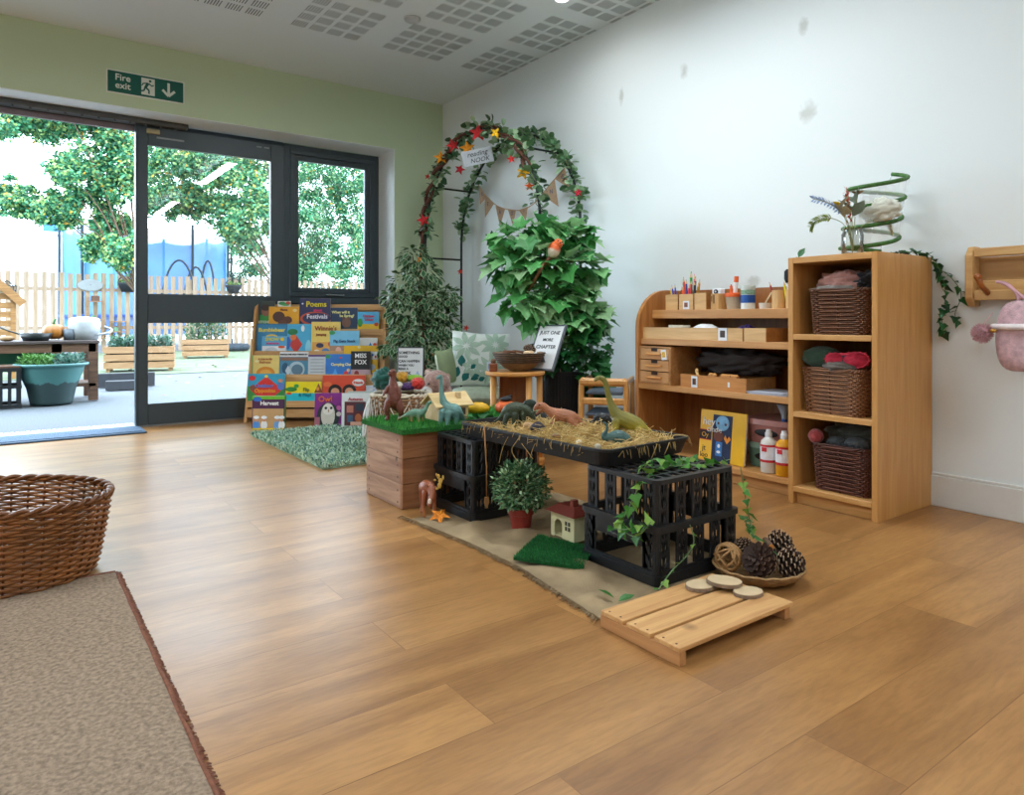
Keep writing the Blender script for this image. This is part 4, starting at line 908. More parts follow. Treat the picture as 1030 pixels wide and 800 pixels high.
# bottom shelf
t = thing('picture_book', 'yellow book with a blue sad face cover leaning in the dresser', 'book', (2.905, 0, .0815), rot=(0, R(6), 0))
ya, yb = spot(747.5, 2.9), spot(701.5, 2.9)
MB().box(0, .012, ya, yb, 0, .255, .002).build('cover', plain('#e8b41c', rough=.35, noise_amt=.05), t); MB().box(.002, .010, ya - .001, ya + .001, .004, .25).build('pages', plain('#e4e0d8'), t)
def yy(f): return yb + (ya - yb) * f
MB().box(-.001, 0, yy(.71), yy(.29), .0, .235).build('cover_panel', plain('#1d2b4c', noise_amt=.3, scale=30), t)
MB().box(-.0015, -.001, yy(.27), yy(.01), .105, .15).build('dark_band', plain('#251a22'), t); MB().box(-.0012, -.001, yy(.27), yy(.01), .15, .154).box(-.0012, -.001, yy(.27), yy(.01), .101, .105).build('red_stripe', plain('#c8281e'), t)
a = MB(); a.ball((-.002, yy(.5), .195), .003, .042, .038); a.build('blue_face', plain('#7fb6dc', noise_amt=.3, scale=40), t, smooth=True)
a = MB(); a.ball((-.0055, yy(.42), .193), .001, .006, .007); a.ball((-.0055, yy(.58), .19), .001, .006, .007); a.build('eyes', plain('#5a2a30'), t)
a = MB(); a.ball((-.002, yy(.43), .13), .002, .03, .03); a.build('brown_shape', plain('#6a3a2c'), t); a = MB(); a.add([(-.0025, yy(.55), .12), (-.0025, yy(.62), .095), (-.0025, yy(.70), .12), (-.0025, yy(.66), .135), (-.0025, yy(.62), .118), (-.0025, yy(.58), .14)], [(0, 1, 2, 3, 4, 5)]); a.build('orange_shape', plain('#e08a24'), t)
a = MB(); a.box(-.0022, -.001, yy(.52), yy(.38), .03, .1); a.build('blue_shape', plain('#3a78b8'), t); a = MB(); a.ball((-.0032, yy(.45), .08), .0008, .008, .01); a.ball((-.0032, yy(.45), .05), .0008, .012, .007); a.build('white_shape', plain('#e8ecf0'), t)
RX = (PI / 2, 0, -PI / 2)
WHT = plain('#f0f0ee', noise_amt=.02)
text('hey', .055, (-.0018, yy(.2), .195), RX, WHT, t); text('cinde', .042, (-.0028, yy(.33), .158), RX, WHT, t); text('Oy', .034, (-.002, yy(.13), .127), RX, plain('#d8a020'), t)
text('jt', .04, (-.0018, yy(.12), .06), RX, plain('#3a3020'), t); text('loo', .038, (-.0018, yy(.13), .025), RX, plain('#3a3020'), t)
def tub(label, px0, px1, x, z, h, col, lidc):
    a_, b_ = spot(px0, x), spot(px1, x); r_ = (b_ - a_) / 2; t = thing('plastic_tub', label, 'container', (x + r_, (a_ + b_) / 2, z)); a = MB(); p = [roundrect(r_, r_, .5)(k / 36) for k in range(36)]
    for z0, z1, s0, s1, nm, mm in ((0, h - .025, .9, .98, 'body', col), (h - .025, h, 1.03, 1.0, 'lid', lidc)):
        a = MB(); vs = [(x_ * s0, y_ * s0, z0) for x_, y_ in p] + [(x_ * s1, y_ * s1, z1) for x_, y_ in p]; a.add(vs, [(i, (i + 1) % 36, 36 + (i + 1) % 36, 36 + i) for i in range(36)] + [tuple(range(36))[::-1], tuple(range(36, 72))]); a.build(nm, plain(mm, rough=.3), t)
    a = MB(); a.ball((-r_ * .95, 0, h * .45), .006, r_ * .45, h * .16); a.build('dark_label', plain('#1f1a1c'), t)
tub('squat green-grey plastic tub under the pink one', 795, 745, 2.96, .0815, .118, '#5f7f6c', '#7f9a88'); tub('wide pink-brown plastic tub stacked on the green one', 797, 744, 2.95, .2005, .115, '#a06a62', '#b27a70')
def bottle(label, px0, px1, x, h, col):
    a_, b_ = spot(px0, x), spot(px1, x); r_ = (b_ - a_) / 2; t = thing('paint_bottle', label, 'bottle', (x + r_, (a_ + b_) / 2, .0815), group='paint bottles in the dresser')
    MB().lathe([(r_ * .95, 0), (r_, .004), (r_, h * .66), (r_ * .9, h * .74), (r_ * .5, h * .8), (r_ * .42, h * .83)], n=26).build('body', plain(col, rough=.3, noise_amt=.04), t, smooth=True)
    MB().lathe([(r_ * .44, h * .8), (r_ * .44, h * .92), (r_ * .36, h * .93), (r_ * .3, h), (0, h)], n=20).build('cap', plain('#d9dbdd', rough=.3), t)
    MB().lathe([(r_ + .0008, h * .28), (r_ + .0008, h * .64)], n=26, cap=False).build('label', plain('#e6e6ea', noise_amt=.1, scale=60), t)
    MB().lathe([(r_ + .0013, h * .61), (r_ + .0013, h * .66)], n=26, cap=False).build('red_band', plain('#c22a34'), t); MB().lathe([(r_ + .0013, h * .25), (r_ + .0013, h * .31)], n=26, cap=False).build('red_band', plain('#c22a34'), t)
    MB().box(-r_ - .002, -r_ * .9, -r_ * .35, r_ * .3, h * .5, h * .6).build('emblem', plain('#c22a34'), t)
bottle('white paint bottle with a red and white label', 775.5, 761.5, 2.872, .2, '#dcdad2'); bottle('yellow paint bottle next to the white one', 791.5, 776.5, 2.862, .205, '#d9971a')
t = thing('grey_funnel', 'grey-blue plastic scoop half hidden behind the yellow bottle', 'scoop', (2.98, spot(789, 2.98), .317)); MB().lathe([(.012, 0), (.014, .03), (.035, .08), (.033, .082), (.01, .03)], n=18, cap=False).build('cone', plain('#8f98a4'), t, smooth=True); MB().tube([(0, 0, 0), (0, 0, .035)], .013, 12).build('spout', plain('#2a4a8a'), t)
# ================= on the tall cabinet
ZT = CH + .001
def glassmat(): return glassy('jar_glass', (.97, .985, .98, 1), .02, .8)
jp = onx(853, 321, 2.83); t = thing('flower_jar', 'clear glass jar of dried flowers on the tall cabinet', 'jar', (2.83 + .035, jp.y, ZT))
MB().lathe([(.036, 0), (.042, .004), (.043, .085), (.036, .098), (.038, .112), (.036, .112), (.034, .098), (.041, .084), (.040, .008), (0, .006)], n=28, cap=False).build('glass', glassmat(), t, smooth=True)
def stem(label, nm, pts, cat, leafcol, kind, seed):
    r = random.Random(seed); t = thing(nm, label, cat, (2.865, jp.y, ZT + .01)); q = spline(pts, 6); MB().tube(q, .0016, 5).build('stem', plain('#8a8a5a'), t, smooth=True)
    a = MB(); q = [Vector(p) for p in q]; k0 = int(len(q) * .45)
    if kind == 'frond':
        for i in range(k0, len(q) - 1):
            for s_ in (-1, 1):
                d = (q[i + 1] - q[i]).normalized(); put_leaf(a, q[i], d * .4 + Vector((.4 * s_, .1, .5 * s_)), .026, leaf_simple(.4), r=r); put_leaf(a, (q[i] + q[i + 1]) / 2, d * .4 + Vector((-.3, .3 * s_, .6 * s_)), .024, leaf_simple(.4), r=r)
    elif kind == 'bud':
        for i in range(10): u = i / 10 * 2 * PI; put_leaf(a, q[-1], (math.cos(u), math.sin(u) * .6, .6), .032, leaf_simple(.6), r=r)
    elif kind == 'leaf':
        for i in range(4): put_leaf(a, q[-1 - 2 * i], (r.uniform(-.6, .2), r.uniform(-.6, .6), r.uniform(0, .8)), .085, leaf_simple(.55), r=r)
    elif kind == 'plume':
        for i in range(k0, len(q)):
            for _ in range(14): a.tube([q[i], q[i] + Vector((r.uniform(-.03, .03), r.uniform(-.035, .035), r.uniform(-.0, .045)))], .0008, 3)
    a.build({'frond': 'leaflets', 'bud': 'petals', 'leaf': 'leaves', 'plume': 'plume'}[kind], plain(leafcol, rough=.8, trans=.2), t)
# lateral axis of the picture is roughly (+x, -y)
def lp(l, h, d=0): return (l * CS + d * SN, -l * SN + d * CS, h)
stem('blue-tipped arching spike reaching out from the jar', 'dried_flower', [(0, 0, 0), lp(-.03, .14), lp(-.09, .2), lp(-.165, .225)], 'flower', '#8a9fc0', 'frond', 1)
stem('green fern sprig drooping low beside the jar', 'dried_flower', [(0, 0, 0), lp(-.03, .11), lp(-.1, .145), lp(-.155, .13), lp(-.17, .10)], 'flower', '#8a9a4a', 'frond', 2)
stem('tan fern sprig drooping towards the wire cage', 'dried_flower', [(0, 0, 0), lp(.03, .1), lp(.1, .135), lp(.15, .125), lp(.165, .09)], 'flower', '#b0a47a', 'frond', 3)
stem('yellow flower head on a short stem', 'dried_flower', [(0, 0, 0), lp(-.02, .13), lp(-.055, .195)], 'flower', '#e8c81e', 'bud', 4)
stem('tiny red berried sprig rising highest', 'dried_flower', [(0, 0, 0), lp(-.01, .15), lp(-.025, .265)], 'flower', '#b8503a', 'frond', 5)
stem('broad grey-green leaves around the jar mouth', 'dried_leaves', [(0, 0, 0), lp(.0, .1), lp(.0, .15), lp(.02, .2)], 'leaves', '#7a8a78', 'leaf', 6)
stem('tan broad dried leaves facing the dresser', 'dried_leaves', [(0, 0, 0), lp(-.01, .1), lp(-.03, .14), lp(-.05, .18)], 'leaves', '#a59a7c', 'leaf', 7)
stem('small brown seed head on a tall stem', 'dried_flower', [(0, 0, 0), lp(.01, .14), lp(.02, .24)], 'flower', '#7a5a3a', 'bud', 8)
# collapsible mesh cage
t = thing('mesh_cage', 'collapsed green-rimmed white mesh cage slumping behind the flower jar', 'cage', (3.02, 1.545, ZT)); q = []
cage = []
for k in range(97):
    u = k / 24 * 2 * PI; lean = .0
    cage.append((.115 * math.cos(u) + .008 * k / 24, .11 * math.sin(u) - .008 * (k / 24), .012 + .34 * k / 96 + .022 * math.sin(u + 1.0)))
MB().tube(cage, .009, 8).build('spiral_rim', plain('#3f6a2c', rough=.6, noise_amt=.5, scale=60), t, smooth=True)
a = MB(); n_ = len(cage)
for k in range(0, n_ - 24): a.add([cage[k], cage[k + 1], cage[k + 25] if k + 25 < n_ else cage[-1], cage[k + 24]], [(0, 1, 2, 3)])
m, nt, b = newmat('white_mesh'); N, L = nt.nodes, nt.links; tr = N.new('ShaderNodeBsdfTransparent'); mx = N.new('ShaderNodeMixShader'); mx.inputs[0].default_value = .30; b.inputs['Base Color'].default_value = (.85, .88, .87, 1)
L.new(tr.outputs[0], mx.inputs[1]); L.new(b.outputs[0], mx.inputs[2]); L.new(mx.outputs[0], N['Material Output'].inputs['Surface'])
a.build('netting', m, t, smooth=True)
cloth_lump('gauze_cloth', 'cream gauze cloth draped through the mesh cage', 'cloth', (2.95, 1.46, ZT + .14), .03, .075, .045, '#cfcfc0', 21, amp=.3)
t = thing('ivy_garland', 'artificial ivy garland trailing down beside the tall cabinet', 'garland', (0, 0, 0))
IV = [plain('#245c2c', rough=.5), plain('#17401f', rough=.5)]
strand([(3.0, 1.44, ZT + .01), (3.12, 1.40, ZT + .015), (3.2, 1.365, ZT + .0), (3.215, 1.33, .98), (3.2, 1.31, .9), (3.215, 1.33, .8), (3.21, 1.32, .73)], 'vine', 'ivy_leaves', t, plain('#4a6a38'), IV, .042, .017, LEAF_IVY)
strand([(3.2, 1.345, 1.02), (3.21, 1.29, .97), (3.2, 1.25, .9), (3.215, 1.28, .82), (3.2, 1.25, .78)], 'vine', 'ivy_leaves', t, plain('#4a6a38'), IV, .038, .028, LEAF_IVY)
t = thing('green_leaf', 'single dark green leaf at the cabinet top corner by the dresser', 'leaf', (2.80, 1.735, ZT)); a = MB(); put_leaf(a, (0, 0, 0), (.3, -.6, 1.2), .05, leaf_simple(.6)); a.build('blade', IV[0], t); MB().tube([(0, 0, 0), (0, .01, .004)], .001, 4).build('stalk', IV[0], t)
# ================= coat rail and backpack
t = thing('coat_rail', 'wooden coat rail with a rounded end and pegs on the white wall', 'coat rack', (0, 0, 0)); WR = wood('#c9a068', '#b58750', 'Y'); e0 = 1.225
a = MB(); pts = []
for k in range(9): u = PI * k / 8 / 1; pts.append((XR - .045 - .035 * math.sin(u), 1.06 + .035 * math.cos(u) - .0)) if k < 5 else None
out = [(XR, .85), (XR - .05, .85), (XR - .08, .88), (XR - .08, 1.06), (XR - .05, 1.095), (XR, 1.095)]
vs = [(x, e0 - .03, z) for x, z in out] + [(x, e0, z) for x, z in out]; a.add(vs, [tuple(range(6))[::-1], tuple(range(6, 12))] + [(i, (i + 1) % 6, 6 + (i + 1) % 6, 6 + i) for i in range(6)]); a.build('end_panel', WR, t, bevel=.006)
MB().box(XR - .07, XR - .04, .3, e0 - .03, 1.05, 1.085, .003).build('top_bar', WR, t); MB().box(XR - .012, XR, .3, e0 - .03, .9, 1.05).build('back_board', wood('#b98f5a', '#a87c48', 'Y'), t)
MB().box(XR - .07, XR - .04, .3, e0 - .03, .875, .915, .003).box(XR - .04, XR - .02, .3, e0 - .03, .90, .955, .003).build('lower_bar', WR, t)
for y in (1.145, .8, .5):
    pg = MB(); pg.tube([(XR - .06, y, .90), (XR - .10, y + .01, .93), (XR - .125, y + .015, .965)], [.012, .010, .012], 10); pg.ball((XR - .125, y + .015, .967), .014); pg.build('peg', wood('#a8642e', '#8f4f20', 'Z', rough=.3), t, smooth=True)
v = (3.12, 1.0, .60); t = thing('backpack', 'small pale pink sequined backpack hanging from the coat rail', 'bag', v)
a = MB(); n, mm = 28, 18; vs = []
for i in range(mm + 1):
    u = PI * i / mm
    for j in range(n):
        b_ = 2 * PI * j / n; X_ = math.copysign(abs(math.cos(b_)) ** .7, math.cos(b_)); Y_ = math.copysign(abs(math.sin(b_)) ** .7, math.sin(b_)); s_ = math.sin(u) ** .45
        vs.append((.055 * X_ * s_, .10 * Y_ * s_ * (1 - .12 * (i / mm)), .135 - .135 * math.cos(u)))
a.add(vs, [(i * n + j, i * n + (j + 1) % n, (i + 1) * n + (j + 1) % n, (i + 1) * n + j) for i in range(mm) for j in range(n)])
PNK = plain('#d9b4bc', rough=.25, spec=.6, noise_amt=.25, scale=45, bump=.8, bscale=220); a.build('body', PNK, t, smooth=True)
a = MB(); a.tube([(.062 * math.cos(u) * 1.02, .105 * math.sin(u), .17) for u in [2 * PI * k / 30 for k in range(30)]], .012, 8, closed=True, flat=1); a.build('white_band', plain('#e8dfe0', rough=.5), t, smooth=True)
MB().tube(spline([(0, .02, .262), (.0, .03, .30), (.03, .07, .335), (.02, .10, .345), (.0, .06, .33), (0, -.01, .265)], 5), .006, 6).build('hanging_loop', plain('#c99aa6'), t, smooth=True)
MB().ball((-.06, .085, .155), .006, .012, .008).build('zip_pull', plain('#b88a3a', metal=.8, rough=.3), t, smooth=True)
t2 = thing('pompom', 'fluffy dusty pink pompom hanging beside the backpack', 'pompom', (3.08, 1.13, .745)); a = MB(); r = random.Random(3)
a.ball((0, 0, 0), .028); a.build('core', plain('#b88d92', rough=.95), t2, smooth=True); a = MB()
for k in range(700):
    d = Vector((r.gauss(0, 1), r.gauss(0, 1), r.gauss(0, 1))).normalized(); a.tube([d * .02, d * r.uniform(.034, .042)], .0009, 3, cap=False)
a.build('fur', plain('#c99ea4', rough=.95), t2); MB().tube([(0, 0, .03), (.02, -.03, .08)], .0015, 4).build('cord', plain('#c99ea4'), t2)
# ================= burlap
def frame_at(px, py, z): return onz(px, py, z)
PR = -PSI                       # turn that faces a thing's side to the eye
t = thing('hessian_cloth', 'rumpled frayed hessian cloth spread on the floor under the black crates', 'cloth', (0, 0, 0))
a = MB(); NX, NY = 60, 90; vs = []
edge = [(1.24, 2.46), (1.33, 2.1), (1.33, 1.8), (1.27, 1.36)]
def xl(y):
    if y > 2.1: return 1.33 - .03 * (y - 2.1) / .36
    if y > 1.8: return 1.33
    return 1.33 - .06 * (1.8 - y) / .44
for j in range(NY + 1):
    y = 1.37 + 1.13 * j / NY
    for i in range(NX + 1):
        x0_ = xl(y) + .012 * noise.noise(Vector((y * 14, 0, 0))); x1_ = 2.06 + .012 * noise.noise(Vector((y * 11, 4, 0)))
        x = x0_ + (x1_ - x0_) * i / NX; e = min(i, NX - i, j, NY - j)
        z = .002 + max(0, .026 * noise.noise(Vector((x * 9, y * 6, 1))) + .016 * noise.noise(Vector((x * 3 + y * 9, y * 3, 5))) + .004) * min(1, e / 5)
        if 1.54 < x < 1.98 and 1.40 < y < 1.78 or 1.46 < x < 1.86 and 2.28 < y < 2.64: z = min(z, .003)
        vs.append((x, y, z))
a.add(vs, [(j * (NX + 1) + i, j * (NX + 1) + i + 1, (j + 1) * (NX + 1) + i + 1, (j + 1) * (NX + 1) + i) for j in range(NY) for i in range(NX)])
HES = plain('#b09876', rough=.95, spec=.1, noise_amt=.3, scale=8, bump=.9, bscale=350)
a.build('weave', HES, t, smooth=True)
a = MB(); r = random.Random(2)
for k in range(520):
    if k % 3: y = r.uniform(1.37, 2.54); p = Vector((xl(y) + .01, y, .005)); d = Vector((-r.uniform(.008, .03), r.uniform(-.015, .015), 0))
    else: x = r.uniform(1.3, 1.6); p = Vector((x, 1.375, .004)); d = Vector((r.uniform(-.012, .012), -r.uniform(.008, .026), 0))
    a.tube([p, p + d * .5 + Vector((0, 0, .005)), p + d], .0016, 3)
a.build('frayed_fringe', HES, t, kind='stuff')
# ================= crates
BLK = plain('#15171a', rough=.42, spec=.5, noise_amt=.25, scale=30)
def lattice(mb, p, u, n, w, z0, z1, th=.006, flip=1):
    # a perforated column: two thin stiles and slanted bars leaving slots
    p = Vector(p); u = Vector(u); n = Vector(n)
    def bar(c0, c1, w0):
        vs = []
        for c in (c0, c1):
            for s in (-1, 1):
                for d in (0, 1): vs.append(p + u * (c[0] + s * w0 / 2) + Vector((0, 0, c[1])) + n * (d * th))
        mb.add(vs, [(0, 1, 3, 2), (4, 6, 7, 5), (0, 4, 5, 1), (2, 3, 7, 6), (0, 2, 6, 4), (1, 5, 7, 3)])
    bar((.005, z0), (.005, z1), .010); bar((w - .005, z0), (w - .005, z1), .010); bar((w / 2, z0), (w / 2, z1), .006)
    k = max(2, int((z1 - z0) / .034)); h = (z1 - z0) / k
    for i in range(k):
        for s, x0_, x1_ in ((1, .008, w / 2), (-1, w / 2, w - .008)):
            a_, b_ = (z0 + h * i, z0 + h * i + h * .55) if s * flip > 0 else (z0 + h * i + h * .55, z0 + h * i)
            q = []
            for xx, zz in ((x0_, a_), (x1_, b_)):
                for dz in (-.008, .008):
                    for d in (0, 1): q.append(p + u * xx + Vector((0, 0, min(z1, max(z0, zz + dz)))) + n * (d * th))
            mb.add(q, [(0, 1, 3, 2), (4, 6, 7, 5), (0, 4, 5, 1), (2, 3, 7, 6), (0, 2, 6, 4), (1, 5, 7, 3)])
def rrect(hx, hy, r_, n=5):
    out = []
    for cx, cy, a0 in ((hx - r_, hy - r_, 0), (-hx + r_, hy - r_, 90), (-hx + r_, -hy + r_, 180), (hx - r_, -hy + r_, 270)):
        for k in range(n + 1): u = R(a0 + 90 * k / n); out.append((cx + r_ * math.cos(u), cy + r_ * math.sin(u)))
    return out
def ringband(mb, hx, hy, r_, z0, z1, th):
    o = rrect(hx, hy, r_); i = rrect(hx - th, hy - th, max(.002, r_ - th)); n = len(o)
    mb.add([(x, y, z0) for x, y in o] + [(x, y, z1) for x, y in o] + [(x, y, z1) for x, y in i] + [(x, y, z0) for x, y in i],
           [(k + a * n, (k + 1) % n + a * n, (k + 1) % n + ((a + 1) % 4) * n, k + ((a + 1) % 4) * n) for a in range(4) for k in range(n)])
def crate(label, cx, cy, hx, hy, H_, cols_x, cols_y):
    t = thing('milk_crate', label, 'crate', (cx, cy, .0045)); zb = .165
    a = MB(); ringband(a, hx, hy, .02, 0, .03, .012); ringband(a, hx - .004, hy - .004, .02, .03, .042, .006); a.build('base_rim', BLK, t, smooth=False)
    a = MB(); ringband(a, hx + .003, hy + .003, .025, zb - .004, zb + .012, .018); ringband(a, hx - .003, hy - .003, .02, zb - .012, zb, .006); a.build('middle_flange', BLK, t)
    a = MB()
    def side(z0, z1, ins, nx, ny, wcol, hole):
        X_, Y_ = hx - ins, hy - ins
        for sy in (-1, 1):
            for k in range(nx):
                x = -X_ + .008 + (2 * X_ - .016 - wcol) * k / (nx - 1); lattice(a, (x, sy * Y_, 0), (1, 0, 0), (0, -sy, 0), wcol, z0, z1, flip=1 if k % 2 else -1)
        for sx in (-1, 1):
            for k in range(ny):
                if hole and 0 < k < ny - 1: continue
                y = -Y_ + .008 + (2 * Y_ - .016 - wcol) * k / (ny - 1); lattice(a, (sx * X_, y, 0), (0, 1, 0), (-sx, 0, 0), wcol, z0, z1, flip=1 if k % 2 else -1)
            if hole:
                x0_, x1_ = (sx * X_ - .006, sx * X_) if sx > 0 else (sx * X_, sx * X_ + .006)
                a.box(x0_, x1_, -Y_ + wcol, Y_ - wcol, z0 + (z1 - z0) * .55, z1); a.box(x0_, x1_, -Y_ + wcol - .012, -Y_ + wcol + .012, z0, z1); a.box(x0_, x1_, Y_ - wcol - .012, Y_ - wcol + .012, z0, z1)
        for sx in (-1, 1):
            for sy in (-1, 1): a.tube([(sx * (X_ - .014), sy * (Y_ - .014), z0), (sx * (X_ - .014), sy * (Y_ - .014), z1)], .014, 10)
    side(.035, zb, .006, cols_x, cols_y, .048, True); a.build('lower_wall', BLK, t)
    a = MB(); side(zb, H_ - .012, .014, cols_x, cols_y, .044, False); a.build('upper_wall', BLK, t)
    a = MB(); ringband(a, hx - .012, hy - .012, .02, H_ - .014, H_, .014)
    for k in range(9): x = -hx + .03 + (2 * hx - .06) * k / 8; a.box(x - .006, x + .006, -hy + .02, hy - .02, H_ - .008, H_ - .001)
    for k in range(7): y = -hy + .03 + (2 * hy - .06) * k / 6; a.box(-hx + .02, hx - .02, y - .006, y + .006, H_ - .0078, H_ - .0005)
    a.build('grid_top', BLK, t); return t
crA = crate('black plastic crate nearest the slatted pallet, ivy draped over its top', 1.758, 1.59, .197, .17, .312, 5, 4)
crB = crate('black plastic crate between the wooden planter box and the potted bush', 1.66, 2.465, .176, .158, .312, 5, 4)
a = MB()
for k in range(3): a.tube([(-.1975, .04 - .03 * k, .125 - .004 * k), (-.1975, .01 - .03 * k, .118 - .004 * k)], .002, 4)
a.build('moulded_mark', plain('#5a5c60'), crA)
# ================= planter box of reclaimed planks
PLK = wood('#b08a6c', '#866048', 'Y', rough=.7, knots=7); PLX = wood('#a8744c', '#7e5032', 'X', rough=.7, knots=7)
bx0, bx1, by0, by1, bh = 1.352, 2.08, 2.640, 3.0, .318
t = thing('plank_box', 'reclaimed-plank wooden box with artificial grass on its top', 'box', (0, 0, 0))
for k in range(3):
    z0, z1 = bh * k / 3 + .001, bh * (k + 1) / 3 - .001
    pb = MB().box(bx0, bx0 + .02, by0 + .02, by1, z0, z1, .002).build('end_plank', PLK, t)
    sc_ = MB()
    for y in (by0 + .045, by1 - .03):
        for dz in (.02, .07): sc_.box(bx0 - .001, bx0 + .001, y - .004, y + .004, z0 + dz, z0 + dz + .008)
    sc_.build('screw_heads', plain('#4a3426', rough=.5), pb)
    MB().box(bx0 + .0, bx1, by0, by0 + .02, z0, z1, .002).build('front_plank', PLX, t); MB().box(bx0 + .02, bx1, by1 - .02, by1, z0, z1).build('back_plank', PLX, t); MB().box(bx1 - .02, bx1, by0 + .02, by1 - .02, z0, z1).build('end_plank', PLK, t)
MB().box(bx0 + .02, bx1 - .02, by0 + .02, by1 - .02, bh - .02, bh - .002).build('lid', PLX, t)
def turf(name, label, outline, z, h, nblade, hexs, seed, box=None):
    t = thing(name, label, 'artificial grass', (0, 0, 0)); r = random.Random(seed)
    MB().prism(outline, z, z + h * .6).build('backing', plain(hexs[0], rough=.95, noise_amt=.3, scale=200, bump=.8, bscale=400), t)
    xs = [p[0] for p in outline]; ys = [p[1] for p in outline]; n = len(outline)
    def inside(x, y):
        c = False
        for i in range(n):
            (xa, ya_), (xb, yb_) = outline[i], outline[(i + 1) % n]
            if (ya_ > y) != (yb_ > y) and x < (xb - xa) * (y - ya_) / (yb_ - ya_) + xa: c = not c
        return c
    a = MB(); k = 0
    while k < nblade:
        x, y = r.uniform(min(xs), max(xs)), r.uniform(min(ys), max(ys))
        if not inside(x, y): continue
        k += 1; a.m = r.randrange(len(hexs)); dx, dy = r.uniform(-.005, .005), r.uniform(-.005, .005); an = r.uniform(0, PI); c_, s_ = .0016 * math.cos(an), .0016 * math.sin(an)
        a.add([(x - c_, y - s_, z + h * .5), (x + c_, y + s_, z + h * .5), (x + dx, y + dy, z + h * r.uniform(.95, 1.35))], [(0, 1, 2)])
    for k in range(nblade // 6):   # blades on the rim
        i = r.randrange(n); u = r.random(); x = outline[i][0] * (1 - u) + outline[(i + 1) % n][0] * u; y = outline[i][1] * (1 - u) + outline[(i + 1) % n][1] * u
        cx, cy = sum(xs) / n, sum(ys) / n; d = Vector((x - cx, y - cy, 0)).normalized(); zz = z + h * r.random() * .6; a.m = r.randrange(len(hexs))
        s_ = Vector((-d.y, d.x, 0)) * .0018; p = Vector((x, y, zz)); a.add([p - s_, p + s_, p + d * .006 + Vector((0, 0, .006))], [(0, 1, 2)])
    a.build('blades', [plain(h_, rough=.8) for h_ in hexs], t, kind='stuff'); return t
TG = ['#2f7a34', '#3f9a3c', '#226a2c', '#5cae48']
turf('grass_tile', 'bright green artificial grass tiles covering the plank box', [(1.335, 2.612), (2.1, 2.612), (2.1, 3.01), (1.335, 3.01)], bh + .001, .034, 9000, TG, 1)
ZG = bh + .001 + .034
turf('turf_offcut', 'small darker green turf offcut on the hessian before the toy house', [(1.35, 1.85), (1.56, 1.985), (1.625, 1.765), (1.47, 1.645)], .012, .016, 4500, ['#1f6a34', '#2c8238', '#17552a'], 2)
# ================= black tray and its load
t = thing('black_tray', 'long black plastic tray of straw bridging the two milk crates', 'tray', (1.772, 2.075, .318), rz=R(3.0))
o0, o1 = rrect(.212, .400, .04), rrect(.226, .416, .045); o2 = rrect(.232, .422, .05); i1 = rrect(.220, .410, .042); i0 = rrect(.206, .394, .036); n = len(o0)
lv_ = [(o0, 0), (o1, .048), (o2, .05), (o2, .058), (i1, .058), (i0, .006)]; a = MB()
a.add([(x, y, z) for o, z in lv_ for x, y in o], [(k + q * n, (k + 1) % n + q * n, (k + 1) % n + (q + 1) * n, k + (q + 1) * n) for q in range(len(lv_) - 1) for k in range(n)] + [tuple(range(n))[::-1], tuple(range(5 * n, 6 * n))])
a.build('tray_body', plain('#17181a', rough=.5, noise_amt=.1, bump=.2, bscale=300), t)
TRZ = .326
def in_tray(u, v, z=TRZ):   # u across (-1..1), v along (-1 near .. 1 far)
    p = Vector((u * .2, v * .385, 0)); p.rotate(Euler((0, 0, R(3.0)))); return Vector((1.772 + p.x, 2.075 + p.y, z))
def heap(u, v): return .020 + .03 * math.exp(-((v + .1) / .5) ** 2 - ((u - .1) / .7) ** 2) + .018 * math.exp(-((v + .75) / .3) ** 2 - ((u - .5) / .6) ** 2)
a = MB(); vs = []
for j in range(41):
    for i in range(21):
        u, v = -1 + i / 10, -1 + j / 20; p = in_tray(u * .98, v * .98); p.z += heap(u, v) + .006 * noise.noise(Vector((u * 6, v * 9, 0))); vs.append(p)
a.add(vs, [(j * 21 + i, j * 21 + i + 1, (j + 1) * 21 + i + 1, (j + 1) * 21 + i) for j in range(40) for i in range(20)])
STW = [plain('#c9a86a', rough=.8, spec=.2), plain('#a8864a', rough=.8, spec=.2), plain('#e0c88e', rough=.8, spec=.2), plain('#8f7440', rough=.85)]
r = random.Random(11)
a = MB(); a.add(vs, [(j * 21 + i, j * 21 + i + 1, (j + 1) * 21 + i + 1, (j + 1) * 21 + i) for j in range(40) for i in range(20)]); a.mi = [3] * len(a.f)
for k in range(3400):
    u, v = r.uniform(-.95, .95), r.uniform(-.97, .97)
    if v > .45 and r.random() < .55: continue
    p = in_tray(u, v); p.z += heap(u, v) + r.uniform(0, .012); an = r.uniform(0, PI); L_ = r.uniform(.02, .07); d = Vector((math.cos(an), math.sin(an), r.uniform(-.25, .45))) * L_
    a.m = r.choice((0, 0, 1, 2, 2)); mid = p + d * .5 + Vector((r.uniform(-.004, .004), r.uniform(-.004, .004), .005)); a.tube([p, mid, p + d], .0011, 3, cap=False)
tag(a.build('straw', STW), 'loose yellow straw bedding spread in the black tray', 'straw', kind='stuff')
